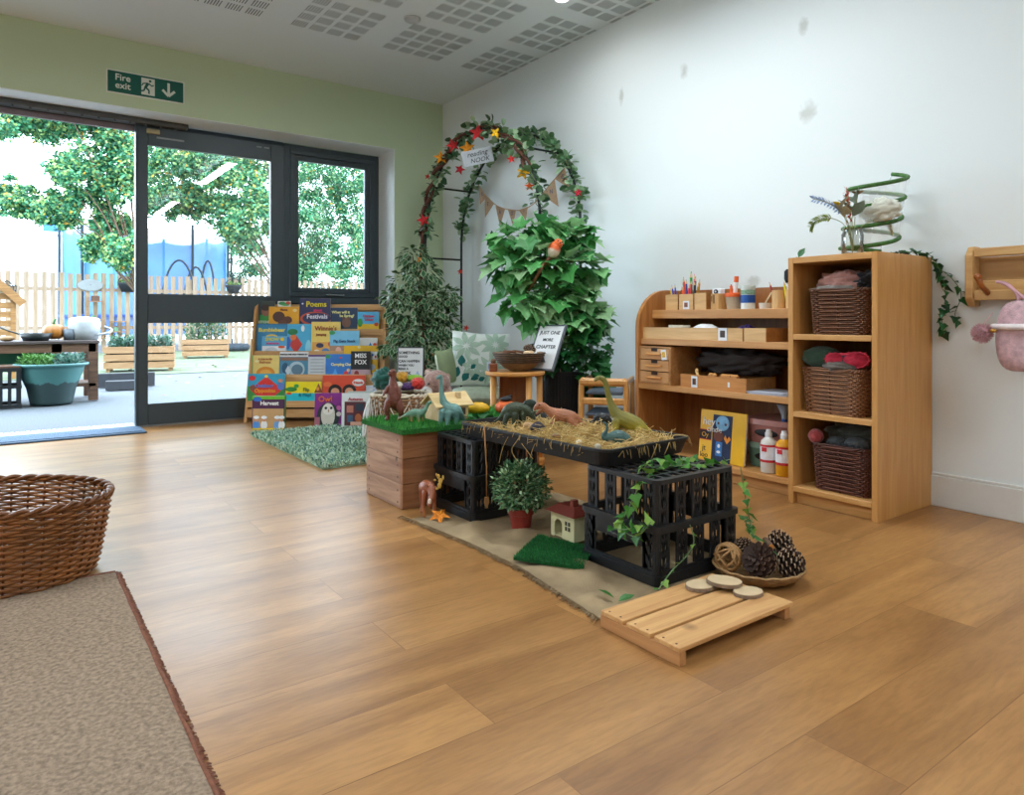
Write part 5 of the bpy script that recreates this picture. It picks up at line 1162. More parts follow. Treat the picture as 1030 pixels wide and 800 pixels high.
# raffia hanging over the rim
t = thing('raffia_strands', 'long tan raffia strands hanging over the black tray edge', 'raffia', (0, 0, 0)); a = MB(); a.m = 0
for (px, py, pts) in ((565, 410, [(553, 424), (548, 437), (538, 447), (533, 461)]), (560, 412, [(556, 428), (551, 440), (555, 452)]), (530, 420, [(522, 440), (515, 452), (519, 462), (527, 470)]), (520, 422, [(513, 436), (506, 450), (502, 466)]), (640, 440, [(628, 452), (622, 460)]), (665, 436, [(661, 447), (655, 462)]), (515, 428, [(524, 445), (529, 452), (536, 462)]), (676, 432, [(673, 446), (668, 458)])):
    q = [onz(px, py, .39)]
    for (x, y) in pts: l = (x - 515) / FPX; q.append(onx(x, y, 1.535 + (.02 if x < 600 else 0)) if x < 600 else ony(x, y, 1.655))
    a.tube(spline(q, 5), .0014, 4)
for k in range(46):
    if k % 2: v_ = r.uniform(-.8, .9); b0_ = in_tray(-.85, v_, .372); b1_ = in_tray(-1.12, v_ + r.uniform(-.08, .08), .379)
    else: u_ = r.uniform(-.8, .9); b0_ = in_tray(u_, -.88, .372); b1_ = in_tray(u_ + r.uniform(-.15, .15), -1.06, .379)
    dn = r.uniform(.01, .05); b2_ = b1_ + (b1_ - b0_) * .25 + Vector((0, 0, -dn)); a.tube(spline([b0_, b1_, b2_], 4), .0011, 3)
a.build('strands', STW[0], t, smooth=True)
t = thing('wooden_spade', 'thin tan stick with a small spade blade leaning on the crate behind the potted bush', 'spade', (0, 0, 0))
q = [ony(487, 428, 2.225), ony(489.5, 470, 2.262), ony(489.5, 500, 2.285)]; MB().tube(q, .0028, 6).build('stick', plain('#a87a4a', rough=.6), t, smooth=True)
a = MB(); c = ony(489.5, 506, 2.285); a.prism([(-.009, .022), (.009, .022), (.011, 0), (0, -.022), (-.011, 0)], -.002, .002); a.v = [(c.x + x, c.y + z, c.z + y) for x, y, z in a.v]; a.build('blade', plain('#b88a58'), t)
# ================= creatures built in the plane facing the eye (x picture-wise across, z up), true depth from where they stand
def anchor(px, py, z=None, dep=None):
    p = onz(px, py, z) if z is not None else far(px, py, dep); d = p.x * SN + p.y * CS; return p, d / FPX
def critter(name, label, cat, px, py, z, chains, col, voxel=.0028, extra=(), dorsal=None, rough=.4, zbase=None, blobs=(), sm=3, part='body', noise_amt=.2, belly=None):
    p, s = anchor(px, py, z); t = thing(name, label, cat, tuple(p), rz=PR); a = MB()
    for ch in chains: limb(a, [((x - px) * s, y * s, (py - yy_) * s, r_ * s) for x, yy_, y, r_ in ch], 12, 5)
    for (x, yy_, y, rx, ry, rz_) in blobs: a.ball(((x - px) * s, y * s, (py - yy_) * s), rx * s, ry * s, rz_ * s)
    m = belly or plain(col, rough=rough, noise_amt=noise_amt, scale=22, bump=.5, bscale=140, spec=.5)
    fused(a, part, m, t, voxel, sm)
    for nm, colr, pieces in extra:
        b_ = MB()
        for (x, yy_, y, rx, ry, rz_) in pieces: b_.ball(((x - px) * s, y * s, (py - yy_) * s), rx * s, ry * s, rz_ * s, n=10, m=7)
        b_.build(nm, plain(colr, rough=.35), t, smooth=True)
    return t, s
def twotone(top, bottom, z0, z1, patch=None):
    m, nt, b = newmat('skin'); N, L = nt.nodes, nt.links; tc = N.new('ShaderNodeTexCoord'); sx = N.new('ShaderNodeSeparateXYZ'); L.new(tc.outputs['Object'], sx.inputs[0]); nz = N.new('ShaderNodeTexNoise'); nz.inputs['Scale'].default_value = 30; L.new(tc.outputs['Object'], nz.inputs['Vector'])
    ad = N.new('ShaderNodeMath'); ad.operation = 'MULTIPLY_ADD'; ad.inputs[1].default_value = (z1 - z0) * 1.2; L.new(nz.outputs['Fac'], ad.inputs[0]); L.new(sx.outputs[2], ad.inputs[2]); mr = N.new('ShaderNodeMapRange'); mr.inputs[1].default_value = z0 + (z1 - z0) * .6; mr.inputs[2].default_value = z1 + (z1 - z0) * .6; L.new(ad.outputs[0], mr.inputs[0])
    mx = N.new('ShaderNodeMixRGB'); mx.inputs[1].default_value = srgb(bottom); mx.inputs[2].default_value = srgb(top); L.new(mr.outputs[0], mx.inputs[0]); L.new(mx.outputs[0], b.inputs['Base Color']); b.inputs['Roughness'].default_value = .4
    n2 = N.new('ShaderNodeTexNoise'); n2.inputs['Scale'].default_value = 140; L.new(tc.outputs['Object'], n2.inputs['Vector']); bp = N.new('ShaderNodeBump'); bp.inputs['Strength'].default_value = .5; bp.inputs['Distance'].default_value = .003; L.new(n2.outputs['Fac'], bp.inputs['Height']); L.new(bp.outputs[0], b.inputs['Normal']); return m
critter('toy_dinosaur', 'upright red-brown toy dinosaur standing on the grass-topped plank box', 'toy dinosaur', 396, 422, ZG,
    [[(393, 376, -3, 2.4), (395.5, 374, 0, 3.2), (395, 381, 0, 3.4), (395.5, 390, 0, 5.4), (396, 400, 0, 7.2), (397, 406, 1, 6.2), (399, 412, 7, 3.6), (401, 417, 14, 2.2), (403, 420.5, 22, 1)],
     [(391.5, 404, -1, 4.2), (389, 412, -2, 3.2), (390.5, 419, -1, 2.0), (389.5, 421.2, -3, 2.2)], [(401, 405, -1, 4.2), (403.5, 413, -2, 3.2), (402.5, 419, 0, 2.0), (402.5, 421.2, -2, 2.2)],
     [(391, 390, -3, 2.6), (387.5, 395, -5, 1.7), (387, 397, -7, 1)], [(400.5, 391, -3, 2.6), (403, 397, -5, 1.7), (402, 401, -6, 1)]], '#6f3a2c', extra=[('eye', '#18120e', [(392.6, 374, -4.5, .8, .8, .8), (396.6, 373.6, -3.4, .8, .8, .8)])])
critter('toy_dinosaur', 'small green and tan long-necked toy dinosaur between the red one and the toy house', 'toy dinosaur', 418, 424, ZG,
    [[(398.5, 423, 3, .6), (405, 419.5, 2, 1.3), (412, 416.5, 0, 3.2), (418, 415.5, 0, 4.4), (424, 415.5, 0, 3.6), (428.5, 411, 0, 2.2), (430.5, 406.5, 0, 1.8), (433, 405, -1, 1.9)],
     [(414, 418, -2, 1.8), (414.5, 423.3, -2, 1.4)], [(421, 418, -3, 1.8), (421.5, 423.3, -3, 1.4)], [(424, 418, 3, 1.7), (425, 423.3, 3, 1.3)], [(412, 418, 3, 1.7), (411.5, 423.3, 3, 1.3)]], '#7f8f6a', belly=twotone('#5f8a74', '#a58a4a', .005, .03), extra=[('eye', '#15110c', [(433.6, 404.4, -2.2, .5, .5, .5)])])
critter('toy_dinosaur', 'tall-necked teal-blue toy dinosaur perched on the crate edge beside the toy house', 'toy dinosaur', 449, 431.5, .318,
    [[(439.8, 380.5, -3, 1.5), (443, 378.8, 0, 2.2), (443.8, 386, 0, 2.0), (444.3, 396, 0, 2.6), (446.5, 405, 0, 4.2), (451, 411.5, 1, 7.0), (457, 415, 4, 8), (461.5, 419, 8, 5), (465, 425, 14, 2.4), (468, 429, 22, .8)],
     [(445, 414, -3, 3.6), (443.8, 423, -4, 2.5), (443.8, 430.5, -4, 2.4)], [(451.5, 415, -4, 3.6), (450.5, 423, -5, 2.6), (450, 430.5, -5, 2.4)], [(459, 417, 1, 3.6), (458.5, 425, 1, 2.6), (458.3, 430.5, 1, 2.4)], [(455, 416, 12, 3.4), (454.5, 430.5, 12, 2.2)]], '#64908a', extra=[('eye', '#101414', [(441.4, 379.2, -2.0, .6, .6, .6)])])
critter('toy_dinosaur', 'dark green horned toy dinosaur bowing its frilled head in the tray', 'toy dinosaur', 515, 430, .356,
    [[(497.5, 425, 3, .9), (504, 420, 2, 2.2), (510, 413.5, 0, 5.4), (517, 411, 0, 6.6), (525, 411.5, 0, 5.8), (531, 413, -1, 4.4), (535, 417.5, -2, 3.4), (537.5, 421, -3, 1.6)],
     [(511, 417, -3, 3.6), (508, 424, -3, 2.6), (508, 430, -3, 2.2)], [(518, 417, -4, 4), (517.5, 424, -4, 2.8), (517, 430, -4, 2.4)], [(526, 416, -3, 3), (527, 423, -3, 2.2), (527, 429, -3, 2)], [(524, 417, 6, 3.0), (523, 430, 6, 2.0)],
     [(536, 415, -3, 1.1), (540, 411, -4, .5)]], '#36432f', extra=[('neck_frill', '#24352a', [(533, 407.2, 0, 7, 1.8, 5.6)]), ('eye', '#0c0c0a', [(534.6, 415.6, -5.3, .6, .6, .6)])])
critter('toy_dinosaur', 'orange-brown big-jawed toy dinosaur lunging over the rock and straw', 'toy dinosaur', 568, 432, .372,
    [[(537.5, 412, -1, 1.6), (541, 408.5, 0, 3.2), (546, 408.5, 0, 3.8), (551, 412.5, 0, 4.2), (558, 416.5, 0, 6.2), (567, 418.5, 0, 7), (576, 420.5, 0, 6.2), (584, 426.5, 1, 3.6), (591, 431.5, 2, 2), (597, 436, 3, .8)],
     [(539.5, 416.5, -1, 1.1), (543, 413.5, 0, 1.9), (547, 412, 0, 2.2)], [(560, 420, -4, 2.2), (556, 424, -6, 1.4), (553, 425, -7, .8)], [(574, 423, -4, 4.6), (580, 429, -5, 2.8), (585, 432, -5, 1.8), (590, 436, -6, 1.8)], [(572, 423, 5, 4), (574, 432, 6, 2)]], '#a86a48', extra=[('eye', '#171008', [(542.6, 407, -3.2, .8, .8, .8)]), ('teeth', '#e0d2b0', [(538 + k * 1.2, 413.3 - k * .3, -1.6, .35, .35, .7) for k in range(6)])])
critter('toy_dinosaur', 'large olive-yellow long-necked toy dinosaur rearing at the near end of the tray', 'toy dinosaur', 634, 441, .352,
    [[(598.6, 382.5, -1, 1.7), (602, 380.2, 0, 2.5), (606.5, 381.5, 0, 2.8), (609.5, 387, 0, 2.8), (611.5, 396, 0, 2.9), (614, 405, 0, 3.5), (617.5, 413, 0, 5.2), (623, 419.5, 0, 7.2), (631, 423.5, 0, 8.6), (639, 427, 0, 8.2), (646, 431.5, 0, 6.2), (653, 436, 0, 4), (660, 440.5, 1, 2.4), (666, 444, 2, 1)],
     [(619, 423, -4, 4.2), (618.5, 432, -5, 3), (618, 441, -5, 2.8)], [(641, 431, -5, 4.6), (641, 437, -6, 3.2), (640, 444, -6, 3)], [(624, 424, 6, 3.6), (623, 441, 6, 2.6)], [(644, 431, 6, 4), (645, 441, 6, 2.6)]], '#8f8530', belly=twotone('#7a7430', '#a8962e', .02, .09), extra=[('eye', '#120f08', [(603.4, 379.8, -2.4, .7, .7, .7)]), ('spine_ridge', '#5a4438', [(622 + k * 2.6, 411.5 + k * 1.35 + .008 * k * k, 0, 1.2, .8, 1.1) for k in range(12)])])
critter('toy_dinosaur', 'dusty teal round-backed toy dinosaur curled beneath the olive one', 'toy dinosaur', 622, 448, .352,
    [[(606.5, 424.5, -1, 1.0), (610, 427, -1, 1.3), (610, 433, -1, 1.7), (606.5, 437.5, -1, 1.9), (607.5, 441, -1, 2.4), (613, 440.5, 0, 5), (621, 440.5, 0, 8.2), (629, 442.5, 0, 6.6), (635, 446.5, 1, 3), (638, 449.5, 2, 1)],
     [(614, 445, -4, 2.8), (613, 448, -6, 1.8)], [(627, 446, -4, 3), (627, 449, -6, 2)]], '#3c5f5c', extra=[('eye', '#0c1010', [(606.2, 424.2, -2, .5, .5, .5)])])
critter('toy_dinosaur', 'glossy black toy creature with a looped neck behind the teal one', 'toy dinosaur', 604, 431, .356,
    [[(596, 427, 0, 1.2), (597.5, 423.5, 0, 2), (601, 419.5, 0, 3), (607, 420.5, 0, 5), (612, 425, 0, 4.6), (614, 430, 0, 3)], [(602, 424, -3, 2.4), (600, 430, -3, 1.6)], [(607, 418, 0, 1.8), (604, 416.5, 0, 1.2)]], '#16191e', rough=.18, extra=[('eye', '#c8c8c8', [(596.6, 424.5, -1.6, .4, .4, .4)])])
def stone(label, px, py, z, rx, ry, rz_, hexc, seed, nm='stone', hx2=None):
    p = onz(px, py, z); t = thing(nm, label, nm.replace('_', ' '), tuple(p), rz=PR); a = MB(); a.ball((0, 0, rz_ * .8), rx, ry, rz_, n=18, m=12)
    a.v = [tuple(Vector(v) * (1 + .12 * noise.noise(Vector(v) * 40 + Vector((seed, 0, 0))))) for v in a.v]; a.build('body', plain(hexc, rough=.4, noise_amt=.3, scale=50), t, smooth=True)
stone('dark purple polished rock under the orange dinosaur jaw', 541, 436, .36, .03, .02, .024, '#35303c', 1); stone('tan striped rock leaning by the purple rock', 532, 433, .36, .026, .018, .019, '#b08a5a', 2)
stone('bluish white pebble by the tail of the dark green dinosaur', 499, 433, .352, .016, .012, .008, '#a9c0bc', 3); stone('cream pebble egg at the tray rim below the orange dinosaur', 582, 450, .36, .013, .012, .014, '#cdb894', 4, 'toy_egg'); stone('grey-white pebble egg nearest the tray corner', 601, 453, .358, .012, .011, .012, '#b9b29e', 5, 'toy_egg')
stone('brown speckled pebble among the straw in mid tray', 560, 441, .365, .016, .012, .01, '#8a6a44', 6); stone('small grey pebble under the dark green dinosaur', 513, 435, .352, .01, .009, .007, '#8f9488', 7)
# moose
critter('toy_moose', 'brown toy moose with a single visible yellow antler standing by the crate', 'toy moose', 431, 518, .008,
    [[(424.5, 493, 10, 5), (427, 490.5, 4, 6.4), (431, 489.5, -2, 6.6), (435, 491, -8, 4.6), (436, 496, -13, 3.6), (434.5, 501, -17, 2.8), (434, 503.5, -19, 2.2)],
     [(423.5, 494, 10, 3.6), (422.5, 504, 10, 2), (423, 511, 10, 1.6), (422.5, 517, 9, 1.9)], [(428, 495, -5, 3.2), (427, 506, -6, 1.9), (427.5, 517.5, -6, 1.9)], [(436, 496, -2, 3.2), (437.3, 506, -3, 1.9), (437.6, 518.5, -4, 1.9)], [(431, 494, 12, 3), (432, 506, 12, 1.8), (432, 514, 12, 1.7)],
     [(432, 487, -9, 1.3), (429, 485, -10, .8)], [(438, 489, -9, 1.3), (440, 487, -9, .8)]], '#9a5a34', belly=twotone('#8f4c2c', '#b07040', .0, .05),
    extra=[('muzzle_patch', '#d8c8b8', [(434.6, 499.6, -19.5, 1.8, 1.2, 3)]), ('eye', '#0e0a08', [(433.2, 494.2, -15.2, .6, .6, .6), (438, 494.6, -14.6, .6, .6, .6)]),
           ('antler', '#c9a24e', [(440, 489.5, -9, 2.2, 1, 1.4), (443, 486.5, -9, 2.2, 1, 3), (444, 482, -9, 2.2, 1, 3), (442, 477.5, -9, 1.6, .9, 2.6), (446.5, 478.5, -9, 1, .8, 2.6), (438.5, 481, -9, 1.2, .8, 1.2), (440, 475.8, -9, .8, .7, 1.6)])])
def maple_leaf(mb, pos, n, up, size):
    n = Vector(n).normalized(); u = Vector(up); u = (u - n * u.dot(n)).normalized(); v = n.cross(u); P = []
    for k in range(10):
        a_ = 2 * PI * k / 10; rr_ = size * (.55 if k % 2 == 0 else .24) * (1.0 if k < 9 else 1); P.append(Vector(pos) + (u * math.cos(a_) + v * math.sin(a_)) * rr_ + n * (.01 * (k % 2)))
    mb.add(P + [Vector(pos) + n * .004], [(10, i, (i + 1) % 10) for i in range(10)])
t = thing('autumn_leaf', 'orange and yellow fabric leaf on the hessian by the moose', 'leaf', tuple(onz(442, 521, .012))); a = MB(); maple_leaf(a, (0, 0, .004), (-.3, -.5, 1), (1, .5, .6), .085); a.build('blade', plain('#e8831e', noise_amt=.5, scale=50), t); MB().tube([(0, 0, .004), (.02, .015, .028)], .0015, 5).build('stalk', plain('#e8a81e'), t)
# potted bush
p = onz(524, 533.5, .006); t = thing('potted_bush', 'small leafy artificial bush in a dark red pot on the hessian', 'potted plant', tuple(p))
MB().lathe([(.034, 0), (.044, .062), (.049, .064), (.050, .088), (.046, .088), (.042, .062), (0, .06)], n=30, cap=False).build('pot', plain('#8a2f26', rough=.45, noise_amt=.06), t, smooth=False)
a = MB(); r = random.Random(8)
for k in range(26):
    d = Vector((r.gauss(0, 1), r.gauss(0, 1), abs(r.gauss(0, 1)) + .1)).normalized(); a.tube(spline([(0, 0, .06), tuple(d * .04 + Vector((0, 0, .08))), tuple(d * .085 + Vector((0, 0, .12)))], 4), .0014, 4)
a.build('stems', plain('#4a5a34'), t); a = MB()
for k in range(2100):
    d = Vector((r.gauss(0, 1), r.gauss(0, 1), r.gauss(0, 1))).normalized(); q = d * (.112 * r.uniform(.55, 1.0)) ; q.z *= .86
    if q.z < -.075: continue
    a.m = r.choice((0, 0, 1, 2)); put_leaf(a, q + Vector((0, 0, .165)), d + Vector((r.uniform(-.8, .8), r.uniform(-.8, .8), r.uniform(-.4, .8))), r.uniform(.013, .021), leaf_simple(.55), r=r)
a.build('leaves', [plain('#44704a', rough=.5), plain('#6a9460', rough=.5), plain('#a2bc90', rough=.5)], t)
# toy bird house on the hessian
t = thing('toy_house', 'cream toy house with a maroon roof and arched doorway on the turf', 'toy house', (1.592, 1.828, .028)); CR = plain('#cfc79a', rough=.6, noise_amt=.06); W_, D_, Hh = .125, .085, .088
a = MB(); arch = [(.022, 0), (.022, .04), (.028, .055), (.042, .062), (.056, .055), (.062, .04), (.062, 0)]
# front wall with arched opening, in the y-z plane
out = [(0, 0), (.022, 0)] ; th_ = .006
def yz(mb, pts, x0_, x1_): vs = [(x0_, y, z) for y, z in pts] + [(x1_, y, z) for y, z in pts]; n = len(pts); mb.add(vs, [tuple(range(n)), tuple(range(2 * n - 1, n - 1, -1))] + [(i, n + i, n + (i + 1) % n, (i + 1) % n) for i in range(n)])
W2 = W_; yz(a, [(W2, 0), (W2, Hh), (.064, Hh), (.064, .05), (.071, .06), (.083, .064), (.095, .06), (.104, .05), (.106, .04), (.106, 0)], 0, th_)
yz(a, [(.064, Hh), (0, Hh), (0, 0), (.064, 0)], 0, th_)
a.box(th_, D_, 0, th_, 0, Hh); a.box(th_, D_, W2 - th_, W2, 0, Hh); a.box(D_ - th_, D_, th_, W2 - th_, 0, Hh); a.box(th_, D_ - th_, th_, W2 - th_, 0, .004); a.build('walls', CR, t)
a = MB()
for y0_ in (.020, .036):
    for z0_ in (.032, .05): a.box(-.001, .001, y0_, y0_ + .011, z0_, z0_ + .014)
a.build('window_panes', plain('#3a3026'), t)
a = MB(); vs = [(-.016, -.016, Hh), (D_ + .016, -.016, Hh), (D_ + .016, W2 + .016, Hh), (-.016, W2 + .016, Hh), (.02, .02, Hh + .026), (D_ - .02, .02, Hh + .026), (D_ - .02, W2 - .02, Hh + .026), (.02, W2 - .02, Hh + .026)]
a.add(vs, [(3, 2, 1, 0), (0, 1, 5, 4), (1, 2, 6, 5), (2, 3, 7, 6), (3, 0, 4, 7), (4, 5, 6, 7)]); a.build('roof', plain('#6f2f24', rough=.5), t, bevel=.002)
MB().box(.02, .045, .028, .045, Hh + .012, Hh + .048, .001).build('chimney', plain('#7a3a2c'), t)
# pale wooden toy house on the grass
p = onz(441, 424, ZG); t = thing('toy_house', 'plain pale wooden toy house with a chimney on the grass tiles', 'toy house', (p.x, p.y, ZG)); PW_ = wood('#dcc090', '#c9a870', 'X', rough=.6)
a = MB(); W2, L2, Hh = .118, .155, .068; yz(a, [(0, 0), (0, Hh), (W2 / 2, Hh + .04), (W2, Hh), (W2, 0)], 0, .006); yz(a, [(0, 0), (0, Hh), (W2 / 2, Hh + .04), (W2, Hh), (W2, 0)], L2 - .006, L2); a.box(.006, L2 - .006, 0, .006, 0, Hh); a.box(.006, L2 - .006, W2 - .006, W2, 0, Hh); a.build('walls', PW_, t)
a = MB()
for s_ in (0, 1):
    y0_, y1_2 = (-.014, W2 / 2) if s_ == 0 else (W2 + .014, W2 / 2); za, zb_ = Hh - .008, Hh + .044; vs = [(x, y, z + dz) for x in (-.02, L2 + .02) for (y, z) in ((y0_, za), (y1_2, zb_)) for dz in (0, .006)]
    a.add(vs, [(0, 1, 3, 2), (4, 6, 7, 5), (0, 4, 5, 1), (2, 3, 7, 6), (0, 2, 6, 4), (1, 5, 7, 3)])
a.build('roof', wood('#e6cc98', '#d2b278', 'X', rough=.6), t); MB().box(L2 * .7, L2 * .7 + .02, .02, .038, Hh + .01, Hh + .05).build('chimney', PW_, t); MB().box(L2 * .75, L2 * .9, -.001, .0, .02, .05).build('window', plain('#4a3a28'), t)
# gourds on the grass
p = onz(480, 416, ZG); t = thing('yellow_gourd', 'knobbly bright yellow gourd beside the pale toy house', 'gourd', tuple(p)); a = MB(); a.ball((0, 0, .026), .058, .032, .027, n=36, m=20); a.v = [tuple(Vector((v[0], v[1], v[2])) + Vector((v[0], v[1], v[2] - .026)) * .10 * noise.noise(Vector(v) * 110)) for v in a.v]
a.build('skin', plain('#d8a81c', rough=.5, noise_amt=.15), t, smooth=True); MB().tube([(-.02, 0, .045), (-.024, 0, .06)], [.012, .007], 8).build('stalk', plain('#5a3a24'), t, smooth=True); t.rotation_euler.z = PR
p = onz(509, 417, ZG); t = thing('orange_pumpkin', 'orange fabric pumpkin with a dark cloth top beside the yellow gourd', 'pumpkin', tuple(p)); pumpkin_mesh(.056, .066, 8, .12).build('flesh', plain('#cf5a1c', rough=.6, noise_amt=.15), t, smooth=True); cl = MB(); cl.ball((0, 0, .072), .03, .022, .012); cl.tube([(-.02, 0, .075), (.03, 0, .085)], .007, 8); cl.build('dark_top', plain('#22252a', rough=.6), t, smooth=True)
t = thing('ivy_sprig', 'dark green ivy sprigs lying on the grass between gourd and tray', 'leaves', (0, 0, 0)); strand([onz(455, 418, ZG + .01), onz(485, 420, ZG + .012), onz(520, 419, ZG + .01), onz(540, 414, ZG + .01)], 'vine', 'leaves', t, plain('#3a6a38'), [plain('#2f7a3a'), plain('#1f5a2c')], .035, .014, LEAF_IVY)
# ================= ivy over the near crate
t = thing('ivy_garland', 'fresh green ivy garland trailing over the near crate and the tray corner', 'garland', (0, 0, 0)); IVG = [plain('#4f8f34', rough=.45, trans=.2), plain('#35702a', rough=.45, trans=.2), plain('#86ae4a', rough=.45, trans=.2)]; VS = plain('#6f8a5a')
zc = .318
for pts, ev in (([onz(735, 462, zc), onz(715, 467, zc), onz(690, 468, zc + .01), onz(668, 470, zc), onz(655, 476, zc), onx(643, 490, 1.55), onx(633, 510, 1.545), onx(625, 530, 1.54), onx(640, 540, 1.535), onx(655, 525, 1.535)], .02),
                ([onz(700, 458, zc + .01), onz(680, 465, zc + .01), onz(660, 462, .35), onz(645, 470, zc + .02)], .02), ([onz(745, 470, zc), ony(748, 490, 1.41), ony(752, 512, 1.40), ony(755, 535, 1.39), ony(748, 520, 1.39)], .026), ([onx(612, 530, 1.54), onx(628, 533, 1.53), onx(645, 528, 1.53)], .018)):
    strand(pts, 'vine', 'ivy_leaves', t, VS, IVG, .036, ev, LEAF_IVY, .0018)
strand([ony(694, 528, 1.40), ony(698, 545, 1.39), ony(690, 560, 1.385), ony(678, 572, 1.38), ony(668, 585, 1.375), ony(662, 594, 1.37)], 'vine', 'ivy_leaves', t, VS, IVG, .024, .028, LEAF_IVY, .0018)
strand([ony(757, 520, 1.36), ony(756, 535, 1.33), onz(770, 553, .09), onz(780, 560, .07)], 'vine', 'ivy_leaves', t, VS, [plain('#2f6a2c'), plain('#245422')], .03, .022, LEAF_IVY, .0015)
t = thing('loose_leaves', 'two small green leaves fallen on the hessian by the pallet', 'leaf', (0, 0, 0)); a = MB(); put_leaf(a, onz(618, 602, .012), (-.5, .6, .5), .05, leaf_simple(.5)); put_leaf(a, onz(622, 605, .012), (.9, -.2, .3), .055, leaf_simple(.5)); a.build('blade', IVG[1], t)
# ================= pallet with wood slices
PX0, PX1, PY0, PY1 = 1.256, 1.708, 1.074, 1.338
t = thing('slatted_pallet', 'small three-slat pine pallet lying on the floor at the hessian corner', 'pallet', (0, 0, 0)); PN = wood('#d9ab70', '#b98550', 'X', rough=.55, knots=3.5); PNY = wood('#c48f5c', '#a5703f', 'Y', rough=.6)
MB().box(PX0, PX0 + .022, PY0, PY1, .001, .032, .001).build('bearer', PNY, t); MB().box(PX1 - .03, PX1 - .008, PY0 + .004, PY1, .001, .032, .001).build('bearer', PNY, t); pass
for k in range(3):
    y0_ = PY0 + k * .091; s_ = MB().box(PX0, PX1, y0_, y0_ + .08, .0325, .044, .0015).build('slat', PN, t)
    for yy_ in (.02, .06): MB().lathe([(0, .0441), (.003, .0441), (.003, .0446), (0, .0446)], (PX0 + .012, y0_ + yy_, 0), 8, cap=False).build('nail_head', plain('#5a3a24', metal=.4), s_)
def slice_(label, px, py, z, r_, rz, tilt=0):
    p = onz(px, py, z); t = thing('wood_slice', label, 'wood slice', tuple(p), rot=(0, tilt, rz), group='wood slices on the pallet'); a = MB(); n = 30; rr_ = [r_ * (1 + .05 * noise.noise(Vector((math.cos(2 * PI * k / n) * 2, math.sin(2 * PI * k / n) * 2, px)))) for k in range(n)]
    a.prism([(rr_[k] * math.cos(2 * PI * k / n) * 1.12, rr_[k] * math.sin(2 * PI * k / n) * .9) for k in range(n)], 0, .009); a.build('bark', plain('#8a7460', rough=.9, bump=.8), t)
    a = MB(); a.prism([(rr_[k] * .95 * math.cos(2 * PI * k / n) * 1.12, rr_[k] * .95 * math.sin(2 * PI * k / n) * .9) for k in range(n)], .009, .0102); a.build('cut_face', plain('#cdb48e', rough=.7, noise_amt=.08), t)
slice_('wood slice lowest in the group, half covered by its neighbour', 704.5, 591, .046, .040, R(-10)); slice_('wood slice overlapping the one beside it towards the crate', 728.5, 587, .056, .045, R(-30), R(4)); slice_('wood slice lying alone on the front slats', 752.5, 598, .0445, .038, R(-20))
# cone basket
p = onz(763, 582, 0); t = thing('cone_basket', 'shallow round straw bowl holding pine cones beside the pallet', 'basket', (p.x, p.y, 0), rz=PR); RT = plain('#a07c50', rough=.7, noise_amt=.3, scale=40); bc = p.copy()
a = MB()
for k in range(9): rr_ = .07 + .065 * (k / 8) ** .8; a.tube([(rr_ * math.cos(2 * PI * i / 40), rr_ * .92 * math.sin(2 * PI * i / 40), .006 + .036 * (k / 8) ** 1.8 + .002 * math.sin(i * 2.5 + k)) for i in range(40)], .0045, 5, closed=True)
a.build('coils', RT, t, smooth=True); MB().lathe([(0, .002), (.07, .003), (.115, .02), (.133, .04), (.131, .042), (.112, .024), (.07, .008), (0, .006)], n=36, sy=.92, cap=False).build('bowl', plain('#8f6d44', rough=.8), t)
def pic(l, d, h): return (bc.x + l * CS + d * SN, bc.y - l * SN + d * CS, h)
t = thing('rattan_ball', 'woven rattan ball in the straw bowl next to the crate', 'ball', pic(-.088, .02, .060)); a = MB(); r = random.Random(9)
for k in range(13):
    M_ = Euler((r.uniform(0, 6), r.uniform(0, 6), r.uniform(0, 6))).to_matrix(); a.tube([tuple(M_ @ Vector((.040 * math.cos(2 * PI * i / 24), .040 * math.sin(2 * PI * i / 24), .012 * math.sin(4 * PI * i / 24 + k)))) for i in range(24)], .0034, 6, closed=True)
a.build('rattan_strips', plain('#b58a58', rough=.5, noise_amt=.2), t, smooth=True)
def cone(label, loc, rot, L_, R_, open_=1.0, seed=1, group='pine cones in the straw bowl'):
    t = thing('pine_cone', label, 'pine cone', loc, rot=rot, group=group); r = random.Random(seed); MB().ball((0, 0, L_ / 2), R_ * .45, R_ * .45, L_ * .48, n=12, m=8).build('core', plain('#2a1a12', rough=.8), t); a = MB(); n = 72
    for k in range(n):
        u = k / n; an = k * 2.39996; z = L_ * (.04 + .92 * u); rad = R_ * math.sin(PI * (.14 + .82 * u)) ** .75; out = Vector((math.cos(an), math.sin(an), 0)); up = Vector((0, 0, 1)); dr = (out * 1.0 + up * (.45 - .2 * open_)).normalized(); sd = out.cross(up); wd = .0072 * (R_ / .04) * (1.15 - .4 * u); p0 = out * rad * .35 + up * z; p1 = p0 + dr * rad * .8 + up * .004; th_ = up * .0028
        a.m = 0; a.add([p0 - sd * wd * .5, p0 + sd * wd * .5, p1 + sd * wd, p1 + dr * .004, p1 - sd * wd, p0 - sd * wd * .5 - th_, p0 + sd * wd * .5 - th_, p1 + sd * wd - th_ * 1.6, p1 + dr * .004 - th_, p1 - sd * wd - th_ * 1.6], [(0, 1, 2, 3, 4), (9, 8, 7, 6, 5), (0, 5, 6, 1), (1, 6, 7, 2), (4, 9, 5, 0)])
        a.m = 1; a.add([p1 + sd * wd, p1 + dr * .004, p1 - sd * wd, p1 + sd * wd - th_ * 1.6, p1 + dr * .004 - th_, p1 - sd * wd - th_ * 1.6], [(0, 3, 4, 1), (1, 4, 5, 2)])
    a.build('scales', [plain('#3a2419', rough=.6, noise_amt=.3), plain('#a58c74', rough=.7)], t); return t
